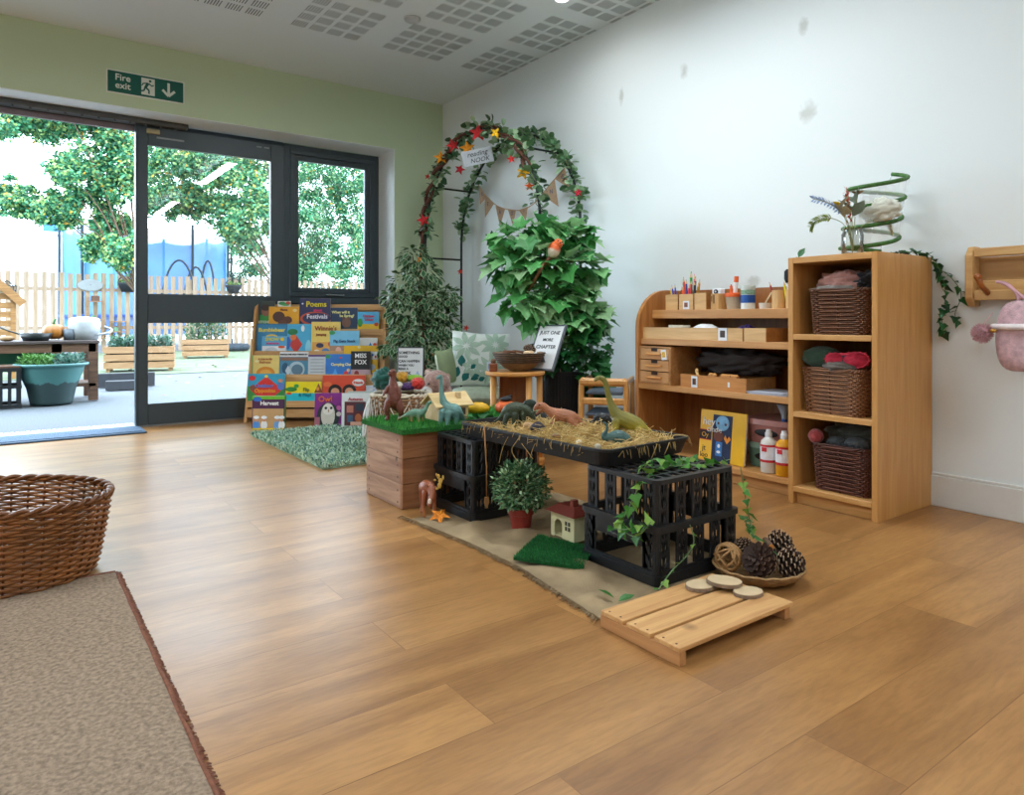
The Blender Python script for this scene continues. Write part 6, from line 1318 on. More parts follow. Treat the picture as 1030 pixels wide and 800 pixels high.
def aim(l, d, h, dl, dd, dz, L_):
    c = Vector(pic(l, d, h)); v = Vector((dl * CS + dd * SN, -dl * SN + dd * CS, dz)).normalized(); return tuple(c - v * L_ / 2), tuple(v.to_track_quat('Z', 'Y').to_euler())
cone('largest pine cone lying against the rattan ball', *aim(-.008, -.035, .068, -.5, -.55, .45, .088), .088, .045, 1, 1); cone('pine cone uppermost on the heap with its cut stalk showing', *aim(.083, .045, .090, .8, -.3, .35, .08), .08, .040, 1.6, 2); cone('pine cone at the bowl edge away from the rattan ball', *aim(.082, -.035, .058, .75, -.5, .15, .084), .084, .042, 1, 3); cone('small pine cone tucked at the back behind the rattan ball', *aim(-.035, .04, .085, -.4, .1, .8, .05), .05, .026, 1.5, 4)
t = thing('cut_twig', 'short round cut twig with orange end among the pine cones', 'twig', pic(.035, -.01, .10)); MB().tube([(0, 0, 0), (.03, .04, .006)], .010, 12).build('bark', plain('#5f4430'), t, smooth=True); MB().tube([(-.001, -.001, 0), (0, 0, .0)], .009, 12).build('cut_end', plain('#c98238'), t)
# ================= bookcase across the doorway corner
def at(l, dep, z=0.0): return (l * CS + dep * SN, -l * SN + dep * CS, z)      # l metres across, dep metres ahead of the eye
BD = 5.42; lc = ((245 + 384) / 2 - 515) / FPX * BD; HW = (384 - 245) / 2 / FPX * BD
t = thing('sloping_bookcase', 'pine face-out bookcase of stepped tiers full of picture books by the door', 'bookcase', at(lc, BD), rz=PR)
PI_ = wood('#d8ad78', '#c2925a', 'X', rough=.5); PIZ = wood('#d2a46c', '#ba8850', 'Z', rough=.5)
for s in (-1, 1):
    x0_, x1_ = (s * HW - .0, s * HW + .022) if s < 0 else (s * HW - .022, s * HW); pts = [(0, 0), (.06, 0), (.06, .05), (.27, .05), (.27, 0), (.33, 0), (.33, .88), (.30, .92), (.255, .92), (.225, .88)]
    a = MB(); vs = [(x0_, y, z) for y, z in pts] + [(x1_, y, z) for y, z in pts]; n = len(pts); a.add(vs, [tuple(range(n)), tuple(range(2 * n - 1, n - 1, -1))] + [(i, n + i, n + (i + 1) % n, (i + 1) % n) for i in range(n)]); a.build('side_panel', PIZ, t)
tiers = []   # (y front of lip, z top of lip)
for k, (yf, zt) in enumerate(((.0, .165), (.08, .365), (.155, .545), (.225, .72))):
    tiers.append((yf, zt)); a = MB(); xa, xb = -HW + .022, HW - .022; a.box(xa, xb, yf + .0, yf + .012, zt - .05, zt, .002); a.build('lip', PI_, t)
    a = MB(); a.box(xa, xb, yf + .012, yf + .075, zt - .05, zt - .038); a.build('ledge', PI_, t)
    top = (.345, .525, .70, .92)[k]; a = MB(); y1_, y2_ = yf + .07, (yf + .088 if k < 3 else yf + .11)
    a.add([(x, y + d, z) for x in (xa, xb) for (y, z) in ((y1_, zt - .05), (y2_, top)) for d in (0, .008)], [(0, 1, 3, 2), (4, 6, 7, 5), (0, 4, 5, 1), (2, 3, 7, 6), (0, 2, 6, 4), (1, 5, 7, 3)]); a.build('tier_back', PI_, t)
MB().box(-HW + .022, HW - .022, .02, .035, .035, .10).build('bottom_rail', PI_, t); MB().box(HW - .06, HW - .02, .25, .30, .895, .925, .004).build('corner_block', PIZ, t)
MB().box(-HW + .022, HW - .022, .30, .318, .87, .915, .002).build('top_rail', PI_, t)
def flat_shape(kind, cx, cz, a_, b_, y, mb, th=.0008):
    if kind == 'o': n = 20; p = [(cx + a_ * math.cos(2 * PI * k / n), cz + b_ * math.sin(2 * PI * k / n)) for k in range(n)]
    elif kind == 'r': p = [(cx - a_, cz - b_), (cx + a_, cz - b_), (cx + a_, cz + b_), (cx - a_, cz + b_)]
    elif kind == 't': p = [(cx - a_, cz - b_), (cx + a_, cz - b_), (cx, cz + b_)]
    elif kind == 'd': p = [(cx - a_, cz), (cx, cz - b_), (cx + a_, cz), (cx, cz + b_)]
    elif kind == 'w': n = 10; p = [(cx + a_ * math.cos(2 * PI * k / n) * (1 if k % 2 else .5), cz + b_ * math.sin(2 * PI * k / n) * (1 if k % 2 else .5)) for k in range(n)]
    n = len(p); mb.add([(x, y, z) for x, z in p] + [(x, y - th, z) for x, z in p], [tuple(range(n, 2 * n)), tuple(range(n))[::-1]] + [(i, (i + 1) % n, n + (i + 1) % n, n + i) for i in range(n)])
BKM = {}
def cm(h_): return plain(h_, rough=.3, spec=.5, noise_amt=.06, scale=20)
def book(label, px0, px1, pytop, pybot, dep, hreal, wcol, shapes=(), words=(), z0=None, lean=8, th=.008, yaw=0, name='picture_book', group='picture books in the sloping bookcase', spine=None):
    """px extents across; shapes/words in 0..1 cover coordinates"""
    s = dep / FPX; l = ((px0 + px1) / 2 - 515) * s; W = (px1 - px0) * s; ztop = EYE - (pytop - YH) * s; z0 = z0 if z0 is not None else ztop - hreal; Hh = ztop - z0
    t = thing(name, label, 'book', at(l, dep, z0), rot=(-R(lean * .6), 0, PR + R(yaw)), group=group)
    MB().box(-W / 2, W / 2, 0, th, 0, Hh, .0012).build('cover', cm(wcol), t); MB().box(-W / 2 + .003, W / 2 + .0005, .0015, th - .0015, .003, Hh + .0005).build('pages', plain('#e6e2d8', noise_amt=.05, scale=300), t)
    if spine: MB().box(W / 2 - .0, W / 2 + .001, 0, th, 0, Hh).build('spine', cm(spine), t)
    lay = {}
    for i, (kind, cx, cz, a_, b_, col) in enumerate(shapes):
        mb = MB(); flat_shape(kind, (cx - .5) * W, cz * Hh, a_ * W, b_ * Hh, -.0004 - .0003 * i, mb, .0006); mb.build('cover_art', cm(col), t)
    for (txt, cx, cz, sz, col) in words: text(txt, sz * Hh * 1.15, ((cx - .5) * W, -.004 - .0003 * len(shapes), cz * Hh), (PI / 2, 0, 0), cm(col), t, 'title', bold=.0011)
    return t
def T_(k, off=.0): return BD + tiers[k][0] + .015 + off * .55, tiers[k][1] - .037
d, z = T_(3, .035)
book('green-and-dark book of a smiling child in a green shirt, end of top tier', 256, 276, 303, 0, d, 0, '#2a3a34', [('r', .5, .3, .45, .28, '#2f9a48'), ('o', .55, .68, .22, .15, '#8a5a48'), ('o', .55, .8, .24, .1, '#2a1a14')], [('KITCHEN', .55, .35, .09, '#e8f0e8')], z, 4)
d, z = T_(3, .040)
book('book with green and white leaf tips peeping above the yellow book', 279, 292, 303, 0, d, 0, '#e4e6e2', [('o', .35, .93, .3, .05, '#2f8a4a'), ('o', .8, .94, .18, .05, '#c84a3a'), ('o', .6, .88, .3, .03, '#4aa05a')], [], z, 4)
d, z = T_(3, .018)
book('yellow-orange book with two brown heads embracing', 270, 300.6, 308.5, 0, d, 0, '#e8a820', [('o', .33, .62, .2, .2, '#4a2418'), ('o', .62, .5, .15, .14, '#5a2c1c'), ('o', .45, .38, .14, .12, '#6a3a24'), ('r', .5, .12, .42, .12, '#d8801c'), ('o', .86, .86, .07, .06, '#f0d890')], [('Mama', .5, .88, .1, '#7a3a1c')], z, 5)
d, z = T_(3, .010)
book('tall navy book of festival poems in the middle of the top tier', 301, 332, 300.3, 0, d, 0, '#2a2c5a', [('o', .52, .42, .5, .2, '#c8502a'), ('o', .56, .43, .46, .16, '#2a2c5a'), ('d', .1, .85, .04, .03, '#d8e0f0'), ('d', .9, .3, .04, .03, '#e8c020')], [('Poems', .55, .83, .19, '#f0e020'), ('about', .6, .66, .09, '#d82a6a'), ('Festivals', .58, .48, .155, '#e8e8f4')], z, 4)
d, z = T_(3, .024)
book('dark blue wide book asking about spring with a brown bear', 331.5, 359.5, 309.6, 0, d, 0, '#1f3a5c', [('o', .6, .42, .16, .2, '#7a5848'), ('o', .5, .58, .05, .06, '#6a4838'), ('o', .7, .58, .05, .06, '#6a4838'), ('r', .5, .12, .5, .12, '#3a4a50')], [('When will it', .4, .82, .12, '#e8e8a0'), ('be Spring?', .62, .68, .12, '#e8e8a0')], z, 4)
d, z = T_(3, .012)
book('small light blue and yellow farmyard book at the wall end of top tier', 359.5, 381, 313.8, 0, d, 0, '#4aaede', [('r', .5, .22, .5, .22, '#e8c020'), ('o', .12, .5, .12, .2, '#3a9a4a'), ('o', .88, .42, .1, .09, '#c8502a'), ('r', .5, .06, .5, .06, '#6ab04a')], [('Chicken', .52, .8, .14, '#d83a5a'), ('Licken', .55, .64, .14, '#d83a5a')], z, 4)
d, z = T_(2, .03)
book('blue book with a gold title at the door end of the second tier', 257.5, 288.5, 325.8, 0, d, 0, '#1f6a9c', [('r', .5, .5, .46, .47, '#2a80b0'), ('o', .5, .55, .22, .12, '#e8c43a'), ('o', .5, .52, .18, .1, '#2a80b0')], [('Bumblebear', .5, .8, .15, '#f0e060')], z, 6)
book('smaller icy blue book with an igloo leaning on the gold-titled book', 263, 288, 338.5, 0, d - .012, 0, '#5ab0e0', [('r', .5, .25, .48, .25, '#e4ecf4'), ('o', .4, .2, .26, .24, '#c4d0dc'), ('o', .4, .12, .08, .1, '#1a2a3a'), ('o', .8, .45, .14, .07, '#e05a2a'), ('o', .82, .85, .08, .1, '#f0d040'), ('o', .12, .1, .06, .12, '#202a38')], [('SNOW', .42, .84, .2, '#e8e040'), ('adventures', .45, .64, .13, '#d84a8a')], z, 7)
d, z = T_(2, .02)
book('sky blue book of a person in a red coat reaching up', 288.3, 314, 326.0, 0, d, 0, '#4ab0dc', [('d', .35, .35, .26, .3, '#c83a32'), ('o', .25, .58, .12, .1, '#e0783a'), ('o', .22, .75, .2, .1, '#1f7a4a'), ('o', .62, .86, .07, .1, '#e8eef2'), ('o', .85, .2, .12, .3, '#8ad0ec'), ('o', .05, .4, .1, .2, '#2f6ac0')], [], z, 6)
book('cream-yellow book with a crowd of little animals and brown title', 312.8, 342, 323.8, 0, d - .008, 0, '#e8cc6a', [('r', .5, .2, .46, .2, '#d8a050'), ('o', .3, .3, .13, .07, '#3a3a5a'), ('o', .7, .34, .12, .08, '#b84a3a'), ('o', .5, .14, .13, .08, '#4a7ab0'), ('o', .2, .12, .1, .06, '#e8e0d0'), ('o', .8, .12, .1, .07, '#6a4a3a')], [("Winnie's", .5, .8, .16, '#8a2a1c'), ('Jumping', .35, .62, .08, '#8a2a1c')], z, 6)
book('pale blue book about a stuck pig with pink-brown lower half', 331.5, 361, 332.8, 0, d - .018, 0, '#7ac4e8', [('r', .5, .2, .5, .2, '#a8826a'), ('o', .3, .2, .1, .15, '#e0b0a0'), ('o', .08, .92, .1, .08, '#3a9a5a'), ('o', .75, .18, .12, .12, '#c89878')], [('Pig Gets Stuck', .5, .58, .13, '#2a4a7a')], z, 5)
book('white book with small coloured pictures at the wall end of second tier', 361, 379.5, 340, 0, d - .005, 0, '#e8eef0', [('t', .62, .6, .14, .14, '#2a8ad0'), ('o', .86, .62, .1, .09, '#e0502a'), ('d', .3, .4, .1, .1, '#4aa05a'), ('o', .6, .25, .12, .1, '#b0b8d8')], [], z, 5)
d, z = T_(1, .03)
book('pale yellow book with an orange lion at the door end of third tier', 252.5, 280.5, 357.6, 0, d, 0, '#e8d07a', [('o', .52, .22, .34, .3, '#e0902a'), ('o', .52, .2, .22, .2, '#eab04a'), ('r', .03, .5, .03, .5, '#8ab060'), ('o', .2, .75, .08, .05, '#f0e8b0')], [('A Lion in My', .5, .84, .1, '#b86a3a'), ('Bedroom', .5, .7, .11, '#b86a3a')], z, 6)
d, z = T_(1, .025)
book('blue engraved-looking wildlife book with white heading strip', 281, 309.8, 354.2, 0, d, 0, '#4a88a8', [('r', .5, .91, .5, .09, '#e8eaec'), ('o', .6, .35, .28, .3, '#a8c4d0'), ('o', .62, .34, .2, .2, '#5a7a90'), ('o', .2, .4, .12, .2, '#2a5a7a'), ('r', .5, .74, .46, .06, '#8a6a5a'), ('d', .3, .3, .1, .2, '#c8d8e0')], [('WATCH THE WILD THINGS GO', .5, .905, .062, '#1c242c')], z, 6)
book('grey-white text-covered book with a violet top edge', 309.5, 328, 357, 0, d, 0, '#c4ccd0', [('r', .5, .96, .5, .04, '#5a3a7a')] + [('r', .5, .8 - .13 * k, .36, .015, '#8a96a0') for k in range(5)] + [('o', .15, .1, .12, .08, '#b04a6a')], [], z, 6)
book('bright blue book of a camping trip with tents', 327.3, 357.8, 356.3, 0, d - .014, 0, '#2f78c8', [('t', .32, .22, .14, .2, '#4aa0e0'), ('o', .68, .2, .08, .12, '#d83a3a'), ('o', .75, .35, .05, .07, '#e8c898'), ('r', .5, .04, .5, .04, '#3a9a4a'), ('o', .1, .1, .12, .1, '#3a8a4a'), ('o', .08, .9, .09, .08, '#3a9a5a'), ('o', .5, .85, .05, .03, '#d84a4a')], [('Camping Out', .52, .58, .13, '#f0ecb0')], z, 5)
book('yellow book with dice-like patches behind the black fox book', 345.5, 380, 347.8, 0, d + .01, 0, '#e8b81c', [('r', .88, .7, .12, .12, '#e8ecf0'), ('o', .84, .72, .03, .04, '#3a6ac0'), ('o', .93, .66, .03, .04, '#c83a3a'), ('o', .8, .35, .12, .1, '#b8c0d8'), ('r', .6, .08, .4, .08, '#c0b8c8'), ('o', .45, .95, .05, .04, '#e8d890')], [], z, 5)
book('small black book with chunky white title below the pale blue one', 352.6, 372.6, 353.4, 0, d - .024, 0, '#15181c', [('r', .5, .17, .5, .17, '#b89aa0'), ('o', .3, .2, .12, .1, '#8a2a2c')], [('MISS', .5, .83, .19, '#f0f2f2'), ('FOX', .5, .6, .19, '#f0f2f2')], z, 5, yaw=-2)
d, z = T_(0, .03)
book('green, red and blue book of opposites at the door end of bottom tier', 248.5, 286, 376.2, 0, d, 0, '#2f8a3c', [('r', .5, .8, .5, .2, '#2a9cc0'), ('d', .5, .5, .44, .42, '#d8302a'), ('o', .12, .86, .09, .08, '#d8302a'), ('o', .16, .56, .1, .09, '#8a4a3a'), ('o', .9, .6, .1, .12, '#5a7ac0'), ('o', .88, .78, .07, .06, '#b87a5a'), ('o', .5, .92, .05, .04, '#e8d040')], [('Outdoor', .45, .62, .14, '#4a8ae0'), ('Opposites', .48, .46, .14, '#f0a020')], z, 7)
book('wide yellow and cyan book with a green caterpillar and butterfly wing', 287, 323, 384.2, 0, d - .004, 0, '#f0dc14', [('r', .5, .3, .5, .22, '#2ac0d0'), ('o', .16, .68, .16, .1, '#2f8a3a'), ('o', .3, .82, .07, .08, '#3aa04a'), ('o', .1, .5, .08, .05, '#d8502a'), ('t', .92, .74, .12, .2, '#8a4a2a'), ('o', .9, .7, .04, .08, '#e09040')], [('Flip', .58, .66, .17, '#5a6a2a'), ('& Flap!', .55, .44, .17, '#1f7a8a')], z, 6)
book('wide orange-red book showing two dark-haired children', 324, 367, 377.8, 0, d, 0, '#d84a2a', [('o', .3, .48, .16, .22, '#1f1614'), ('o', .3, .44, .1, .14, '#d89a78'), ('o', .63, .5, .16, .2, '#1f1614'), ('o', .63, .45, .1, .14, '#d89a78'), ('o', .84, .76, .14, .12, '#e8ecee'), ('o', .12, .7, .1, .08, '#e8703a')], [('friends', .84, .76, .1, '#d84a2a')], z, 6)
book('pale lilac-white book at the wall end of the bottom tier', 368, 378.5, 388, 0, d, 0, '#d4dce8', [('r', .6, .5, .2, .3, '#a8b8d8'), ('o', .5, .8, .2, .06, '#e8e8e8')], [], z, 6)
G2 = 'books standing on the floor before the bookcase'
book('harvest book with children in hats standing on the floor', 253, 286, 398.6, 432, 5.06, 0, '#4a1f4a', [('r', .5, .32, .47, .3, '#c09a6a'), ('r', .5, .95, .5, .05, '#6ab82a'), ('o', .16, .9, .13, .07, '#2a6ac8')] + [q for x_, c1_ in ((.14, '#4a8ad0'), (.38, '#e8ecee'), (.78, '#6aa0d8'), (.92, '#e8ecee')) for q in (('o', x_, .13, .1, .14, c1_), ('o', x_, .3, .06, .07, '#c89070'), ('o', x_, .36, .09, .05, '#e8eef4'))] + [('r', .5, .02, .48, .02, '#e0c820')], [('Harvest', .54, .78, .15, '#f4f4f0')], .002, 6, th=.03, group=G2, spine='#4a8a1c')
book('purple owl book with a white barn owl face standing on the floor', 316.6, 343, 395.6, 431, 5.10, 0, '#8a2a8a', [('o', .5, .3, .42, .42, '#2a3434'), ('o', .5, .35, .26, .36, '#d8d0c4'), ('o', .5, .52, .2, .16, '#ece4dc'), ('o', .42, .56, .05, .04, '#1a1414'), ('o', .62, .56, .05, .04, '#1a1414'), ('d', .52, .48, .03, .06, '#b08a6a'), ('o', .9, .56, .09, .07, '#d86ab8'), ('o', .9, .38, .09, .07, '#e8d8d8'), ('r', .1, .15, .1, .15, '#b06a7a')], [('Owl', .4, .82, .2, '#e8702a')], .012, 7, th=.006, group=G2, yaw=8)
book('white seasonal book with framed collage standing on the floor', 343.5, 371.5, 395.8, 433, 5.04, 0, '#dfe3e4', [('r', .48, .42, .38, .34, '#5a2a34'), ('r', .3, .55, .12, .1, '#c07a6a'), ('r', .65, .6, .14, .1, '#2a3a4a'), ('o', .6, .3, .12, .12, '#b0603a'), ('r', .3, .28, .1, .1, '#3a5a78'), ('r', .52, .14, .2, .05, '#d8a890')], [('Autumn', .5, .83, .11, '#b0404a')], .012, 5, th=.012, group=G2, spine='#b8c0bc')
book('large plain grey-green book behind the white seasonal book', 349, 377, 394, 430, 5.17, 0, '#b4c0b8', [('r', .5, .5, .44, .46, '#bcc8c0')], [], .012, 5, th=.02, group=G2)
# ================= basket of cloths, sign, teddy, cushions
BK = 4.15
def lat(px, dep): return (px - 515) / FPX * dep
p = at(lat(404, BK), BK, 0); t = thing('jute_basket', 'zigzag jute basket heaped with coloured balls and cloths behind the plank box', 'basket', p, rz=PR)
woven('j', t, roundrect(.165, .12, .45), .355, 22, 26, .0078, .006, plain('#8f6e50', rough=.8, noise_amt=.3, scale=20), m2=plain('#cfc4b0', rough=.8), rimr=.010, flare=lambda k: .88 + .12 * k)
a = MB(); q = []
for k in range(25): an = PI + PI * k / 24; x_, y_ = roundrect(.172, .127, .45)(an / (2 * PI)); q.append((x_, y_, .20 + (.13 if k % 2 else 0)))
a.tube(q, .006, 6); a.tube([(x, y, z - .09) for x, y, z in q], .006, 6); a.build('white_zigzag', plain('#d8d0c4', rough=.8), t, smooth=True)
a = MB()
for s in (0,): a.tube(spline([(-.17, -.06, .34 - s), (-.20, -.1, .25 - s), (-.2, -.12, .12), (-.185, -.1, .2 + s), (-.17, -.08, .33)], 5), .006, 6)
a.build('rope_handle', plain('#d4d4d0', rough=.8), t, smooth=True)
MB().box(-.12, .12, -.085, .085, .30, .315).build('liner', plain('#6a5038'), t)
def inb(px, py, dd=0, dep=BK): q = far(px, py, dep + dd); return (q.x, q.y, q.z)
def lump(nm, label, cat, px, py, rx, ry, rz_, col, seed, dd=0, amp=.2, rot=0):
    q = far(px, py, BK + dd); return cloth_lump(nm, label, cat, (q.x, q.y, q.z - rz_), rx, ry, rz_, col, seed, amp=amp, rot=PR + rot)
t = lump('pompom_ball', 'dark teal knobbly pompom ball hanging over the jute basket side', 'ball', 386, 382, .06, .06, .058, '#155248', 31, -.02, .35)
lump('folded_cloth', 'mustard yellow cloth in the jute basket below the framed sign', 'cloth', 404, 380.5, .038, .05, .036, '#b8861c', 32, .04, .2); lump('folded_cloth', 'purple cloth in the jute basket next to the red one', 'cloth', 409.5, 389, .045, .05, .022, '#43205a', 33, -.02, .25)
lump('folded_cloth', 'red cloth folded at the teddy side of the jute basket', 'cloth', 420, 386, .038, .05, .032, '#c8342c', 34, -.01, .25); lump('folded_cloth', 'lime green cloth behind the red one in the jute basket', 'cloth', 417, 381, .05, .04, .022, '#7fae2c', 35, .05, .2); lump('felt_ball', 'small cream felt ball in the jute basket', 'ball', 401, 388, .024, .024, .022, '#cfcabc', 36, -.06, .08)
lump('folded_cloth', 'dark green cloth deep in the jute basket between the teal ball and yellow cloth', 'cloth', 396, 384, .05, .05, .035, '#1f4a34', 37, .03, .2)
FD = 4.42; s = FD / FPX
t = thing('wooden_box', 'plain wooden box behind the jute basket holding up the framed sign', 'box', at(lat(412, FD + .08), FD + .08, 0), rz=PR); MB().box(-.12, .12, -.07, .07, 0, .32, .004).build('carcass', wood('#a8784a', '#8a5c34', 'Z'), t); MB().box(-.1, .1, -.072, -.07, .03, .29).build('front_panel', wood('#b8885a', '#9a6c44', 'X'), t)
t = thing('framed_sign', 'dark-framed lettered sign standing behind the jute basket', 'sign', at(lat(411.8, FD), FD + .03, .323), rot=(R(-6), 0, PR))
Wd, Hd = 27.5 * s, .30; MB().box(-Wd / 2, Wd / 2, 0, .012, 0, Hd, .002).build('frame', plain('#3c4044', rough=.5), t); MB().box(-Wd / 2 + .008, Wd / 2 - .008, -.001, 0, .008, Hd - .008).build('print', plain('#cdd0d2', rough=.4, noise_amt=.05), t)
KB = plain('#20242a')
for w_, z_, sz in (('SOMETHING', .262, .0235), ('GOOD', .238, .018), ('CAN HAPPEN', .208, .022), ('WHEN YOU', .182, .018), ('READ A', .160, .018), ('BOOK', .132, .028)): text(w_, sz, (-.076, -.0016, z_), (PI / 2, 0, 0), KB, t, bold=.0008, align='LEFT')
mb = MB(); flat_shape('t', .045, .12, .03, .03, -.0012, mb); flat_shape('r', .04, .07, .035, .015, -.0012, mb); mb.build('print_picture', plain('#8fa8c8'), t)
# seat base with cushions
CDp = 4.78
t = thing('low_bench', 'low wooden bench under the stacked leaf cushions', 'bench', at(lat(478, CDp + .05), CDp + .05, 0), rz=PR); MB().box(-.24, .24, -.17, .17, .17, .20, .006).build('seat', PI_, t)
for sx_ in (-.21, .17):
    for sy_ in (-.15, .11): MB().box(sx_, sx_ + .04, sy_, sy_ + .04, 0, .17).build('leg', PI_, t)
def cushion(label, loc, rot, w_, h_, th_, m, extra=None, name='cushion'):
    t = thing(name, label, 'cushion', loc, rot=rot); a = MB(); n = 24; vs = []
    for s in (-1, 1):
        for j in range(n + 1):
            for i in range(n + 1):
                u, v = i / n * 2 - 1, j / n * 2 - 1; e = (1 - abs(u) ** 2.6) * (1 - abs(v) ** 2.6); pin = 1 - .07 * (1 - abs(u)) * abs(v) ** 4 - 0; pin2 = 1 - .07 * (1 - abs(v)) * abs(u) ** 4
                vs.append((u * w_ / 2 * pin2, s * th_ / 2 * max(0, e) ** .5, h_ / 2 + v * h_ / 2 * pin))
    q = (n + 1) ** 2; fs = []
    for s in (0, 1):
        for j in range(n):
            for i in range(n):
                k = s * q + j * (n + 1) + i; f = (k, k + 1, k + n + 2, k + n + 1); fs.append(f if s == 0 else f[::-1])
    a.add(vs, fs); a.build('cover', m, t, smooth=True)
    def surf(u, v, off=.0015):
        e = (1 - abs(u) ** 2.6) * (1 - abs(v) ** 2.6); return (u * w_ / 2, -th_ / 2 * max(0, e) ** .5 - off, h_ / 2 + v * h_ / 2)
    return t, surf
CW = plain('#dfe7e2', rough=.85, noise_amt=.04, bump=.2, bscale=300)
t, sf = cushion('large white square cushion printed with sage and teal leaves', at(lat(481, CDp), CDp, .335), (R(-14), R(4), PR + R(6)), .40, .385, .13, CW)
def leafpatch(mb, u, v, ang, ln, wd):
    c_, s_ = math.cos(ang), math.sin(ang); base = [(0, 0), (.25, .32), (.5, .42), (.8, .22), (1, 0), (.8, -.22), (.5, -.42), (.25, -.32)]; pts = []
    for a_, b_ in base: x, y = a_ * ln, b_ * wd; pts.append(sf(max(-.97, min(.97, u + x * c_ - y * s_)), max(-.97, min(.97, v + x * s_ + y * c_)), .003))
    cx = [sum(p[i] for p in pts) / 8 for i in range(3)]; cx[1] -= .002; mb.add(pts + [tuple(cx)], [(8, (i + 1) % 8, i) for i in range(8)])
a = MB()
for (cu, cv, n_, ln) in ((-.5, .4, 8, .52), (.5, .5, 9, .5), (.4, -.4, 9, .52), (-.25, -.35, 7, .3)):
    for k in range(n_): leafpatch(a, cu + .07 * math.cos(2 * PI * k / n_ + .2), cv + .07 * math.sin(2 * PI * k / n_ + .2), 2 * PI * k / n_ + .2, ln, .25)
a.build('sage_leaf_print', plain('#a9c2b0', rough=.85, noise_amt=.08), t)
a = MB()
for (u, v, an, ln, wd) in ((-.8, -.75, 1.4, .42, .3), (-.55, -.85, 1.1, .4, .3), (-.28, -.8, .7, .42, .3), (-.62, -.35, 1.6, .42, .32), (-.3, -.42, .9, .25, .2), (-.02, -.8, .5, .25, .2)): leafpatch(a, u, v, an, ln, wd)
a.build('teal_leaf_print', plain('#1f6a66', rough=.85), t)
m = plain('#b9c6b0', rough=.85, noise_amt=.25, scale=22, bump=.2)
t, sf = cushion('flat patterned green-white cushion under the large leaf cushion', at(lat(480, CDp), CDp + .17, .275), (R(90), 0, PR), .42, .34, .13, m); a = MB()
for k in range(10): a.tube([(-.19 + .042 * k, -.068, .06), (-.17 + .042 * k, -.07, .12), (-.19 + .042 * k, -.068, .2)], .003, 5)
a.build('vine_print', plain('#7f987a'), t)
t, sf = cushion('sage green cushion tucked behind the teddy bear', at(lat(452, 4.72), 4.72, .36), (R(-8), R(-6), PR + R(50)), .16, .24, .08, plain('#8fa07a', rough=.85, noise_amt=.1)); MB().tube([(-.09, -.01, .01), (-.09, -.01, .21)], .006, 6).build('piping', plain('#c8d0b8'), t, smooth=True)
t = thing('wooden_box', 'dark wooden box behind the plank box, seat of the teddy bear', 'box', at(lat(438, 4.5), 4.5, 0), rz=PR); MB().box(-.14, .14, -.12, .12, 0, .25, .004).build('carcass', wood('#8a6844', '#6c4c2c', 'X'), t); MB().box(-.12, .12, -.122, -.12, .03, .22).build('front_panel', wood('#9a7650', '#7a5a38', 'X'), t)
# teddy bear
TD = 4.35; s = TD / FPX; p = at(lat(439, TD), TD, .255)
t = thing('teddy_bear', 'fluffy brown teddy bear with a white muzzle slumped beside the jute basket', 'teddy bear', p, rz=PR)
FUR = plain('#a8857a', rough=.98, spec=.05, noise_amt=.3, scale=60, bump=1.0, bscale=160, sheen=.5)
a = MB(); hz = EYE - (386 - YH) * s - .255; a.ball((.0, 0, hz), .088, .074, .084, n=22, m=14); a.ball((-.01, .05, .07), .085, .07, .09, n=20, m=12); a.ball((-.045, -.055, hz - .035), .034, .03, .026)
limb(a, [(-.07, .0, .11, .03), (-.11, -.05, .06, .03), (-.12, -.07, .03, .026)], 10); limb(a, [(.06, .0, .11, .03), (.10, -.05, .06, .03)], 10); limb(a, [(-.05, -.02, .03, .035), (-.08, -.12, .02, .035)], 10); limb(a, [(.05, -.02, .03, .035), (.07, -.12, .02, .035)], 10)
o = fused(a, 'body', FUR, t, .008, 2)
tx = bpy.data.textures.new('fur', 'CLOUDS'); tx.noise_scale = .012; dm = o.modifiers.new('d', 'DISPLACE'); dm.texture = tx; dm.strength = .010
a = MB(); a.ball((-.052, .02, hz + .066), .024, .014, .026); a.ball((.062, .0, hz + .036), .027, .016, .027); a.build('ear', FUR, t, smooth=True)
a = MB(); a.ball((.064, -.013, hz + .036), .017, .008, .018); a.ball((-.052, .008, hz + .068), .014, .006, .015); a.build('ear_lining', plain('#cdbcb0', rough=.95), t, smooth=True)
a = MB(); a.ball((-.050, -.068, hz - .042), .034, .024, .030); a.build('muzzle', plain('#d6d0cc', rough=.95, bump=.8, bscale=150), t, smooth=True)
a = MB(); a.ball((-.054, -.092, hz - .036), .011, .008, .008); a.build('nose', plain('#2a2426', rough=.4), t, smooth=True); a = MB(); a.ball((-.040, -.066, hz + .004), .006, .005, .006); a.ball((-.008, -.068, hz + .0), .006, .005, .006); a.build('eyes', plain('#1a1412', rough=.2), t, smooth=True)
# ================= round wooden stand and what it carries
SD = 3.88; p = at(lat(518, SD), SD, 0); s = SD / FPX; ZS = .8 - (374.5 - YH) * (SD - .1) / FPX
t = thing('round_stand', 'round-topped beech play stand behind the tray', 'stand', p, rz=PR); BW = wood('#d0944f', '#bd7f3c', 'X', rough=.4)
MB().lathe([(0, ZS - .022), (.158, ZS - .022), (.166, ZS - .016), (.166, ZS - .004), (.162, ZS), (0, ZS)], n=40, cap=False).build('top', BW, t)
MB().lathe([(0, 0), (.16, 0), (.165, .006), (.165, .03), (.16, .036), (0, .036)], n=40, cap=False).build('base', BW, t)
for x, y in ((-.118, -.06), (.075, -.10), (.135, .0)): MB().lathe([(.017, .036), (.017, ZS - .022)], (x, y, 0), 14).build('post', wood('#d8a05a', '#c88a44', 'Z', rough=.35), t, smooth=True)
a = MB(); v2 = []
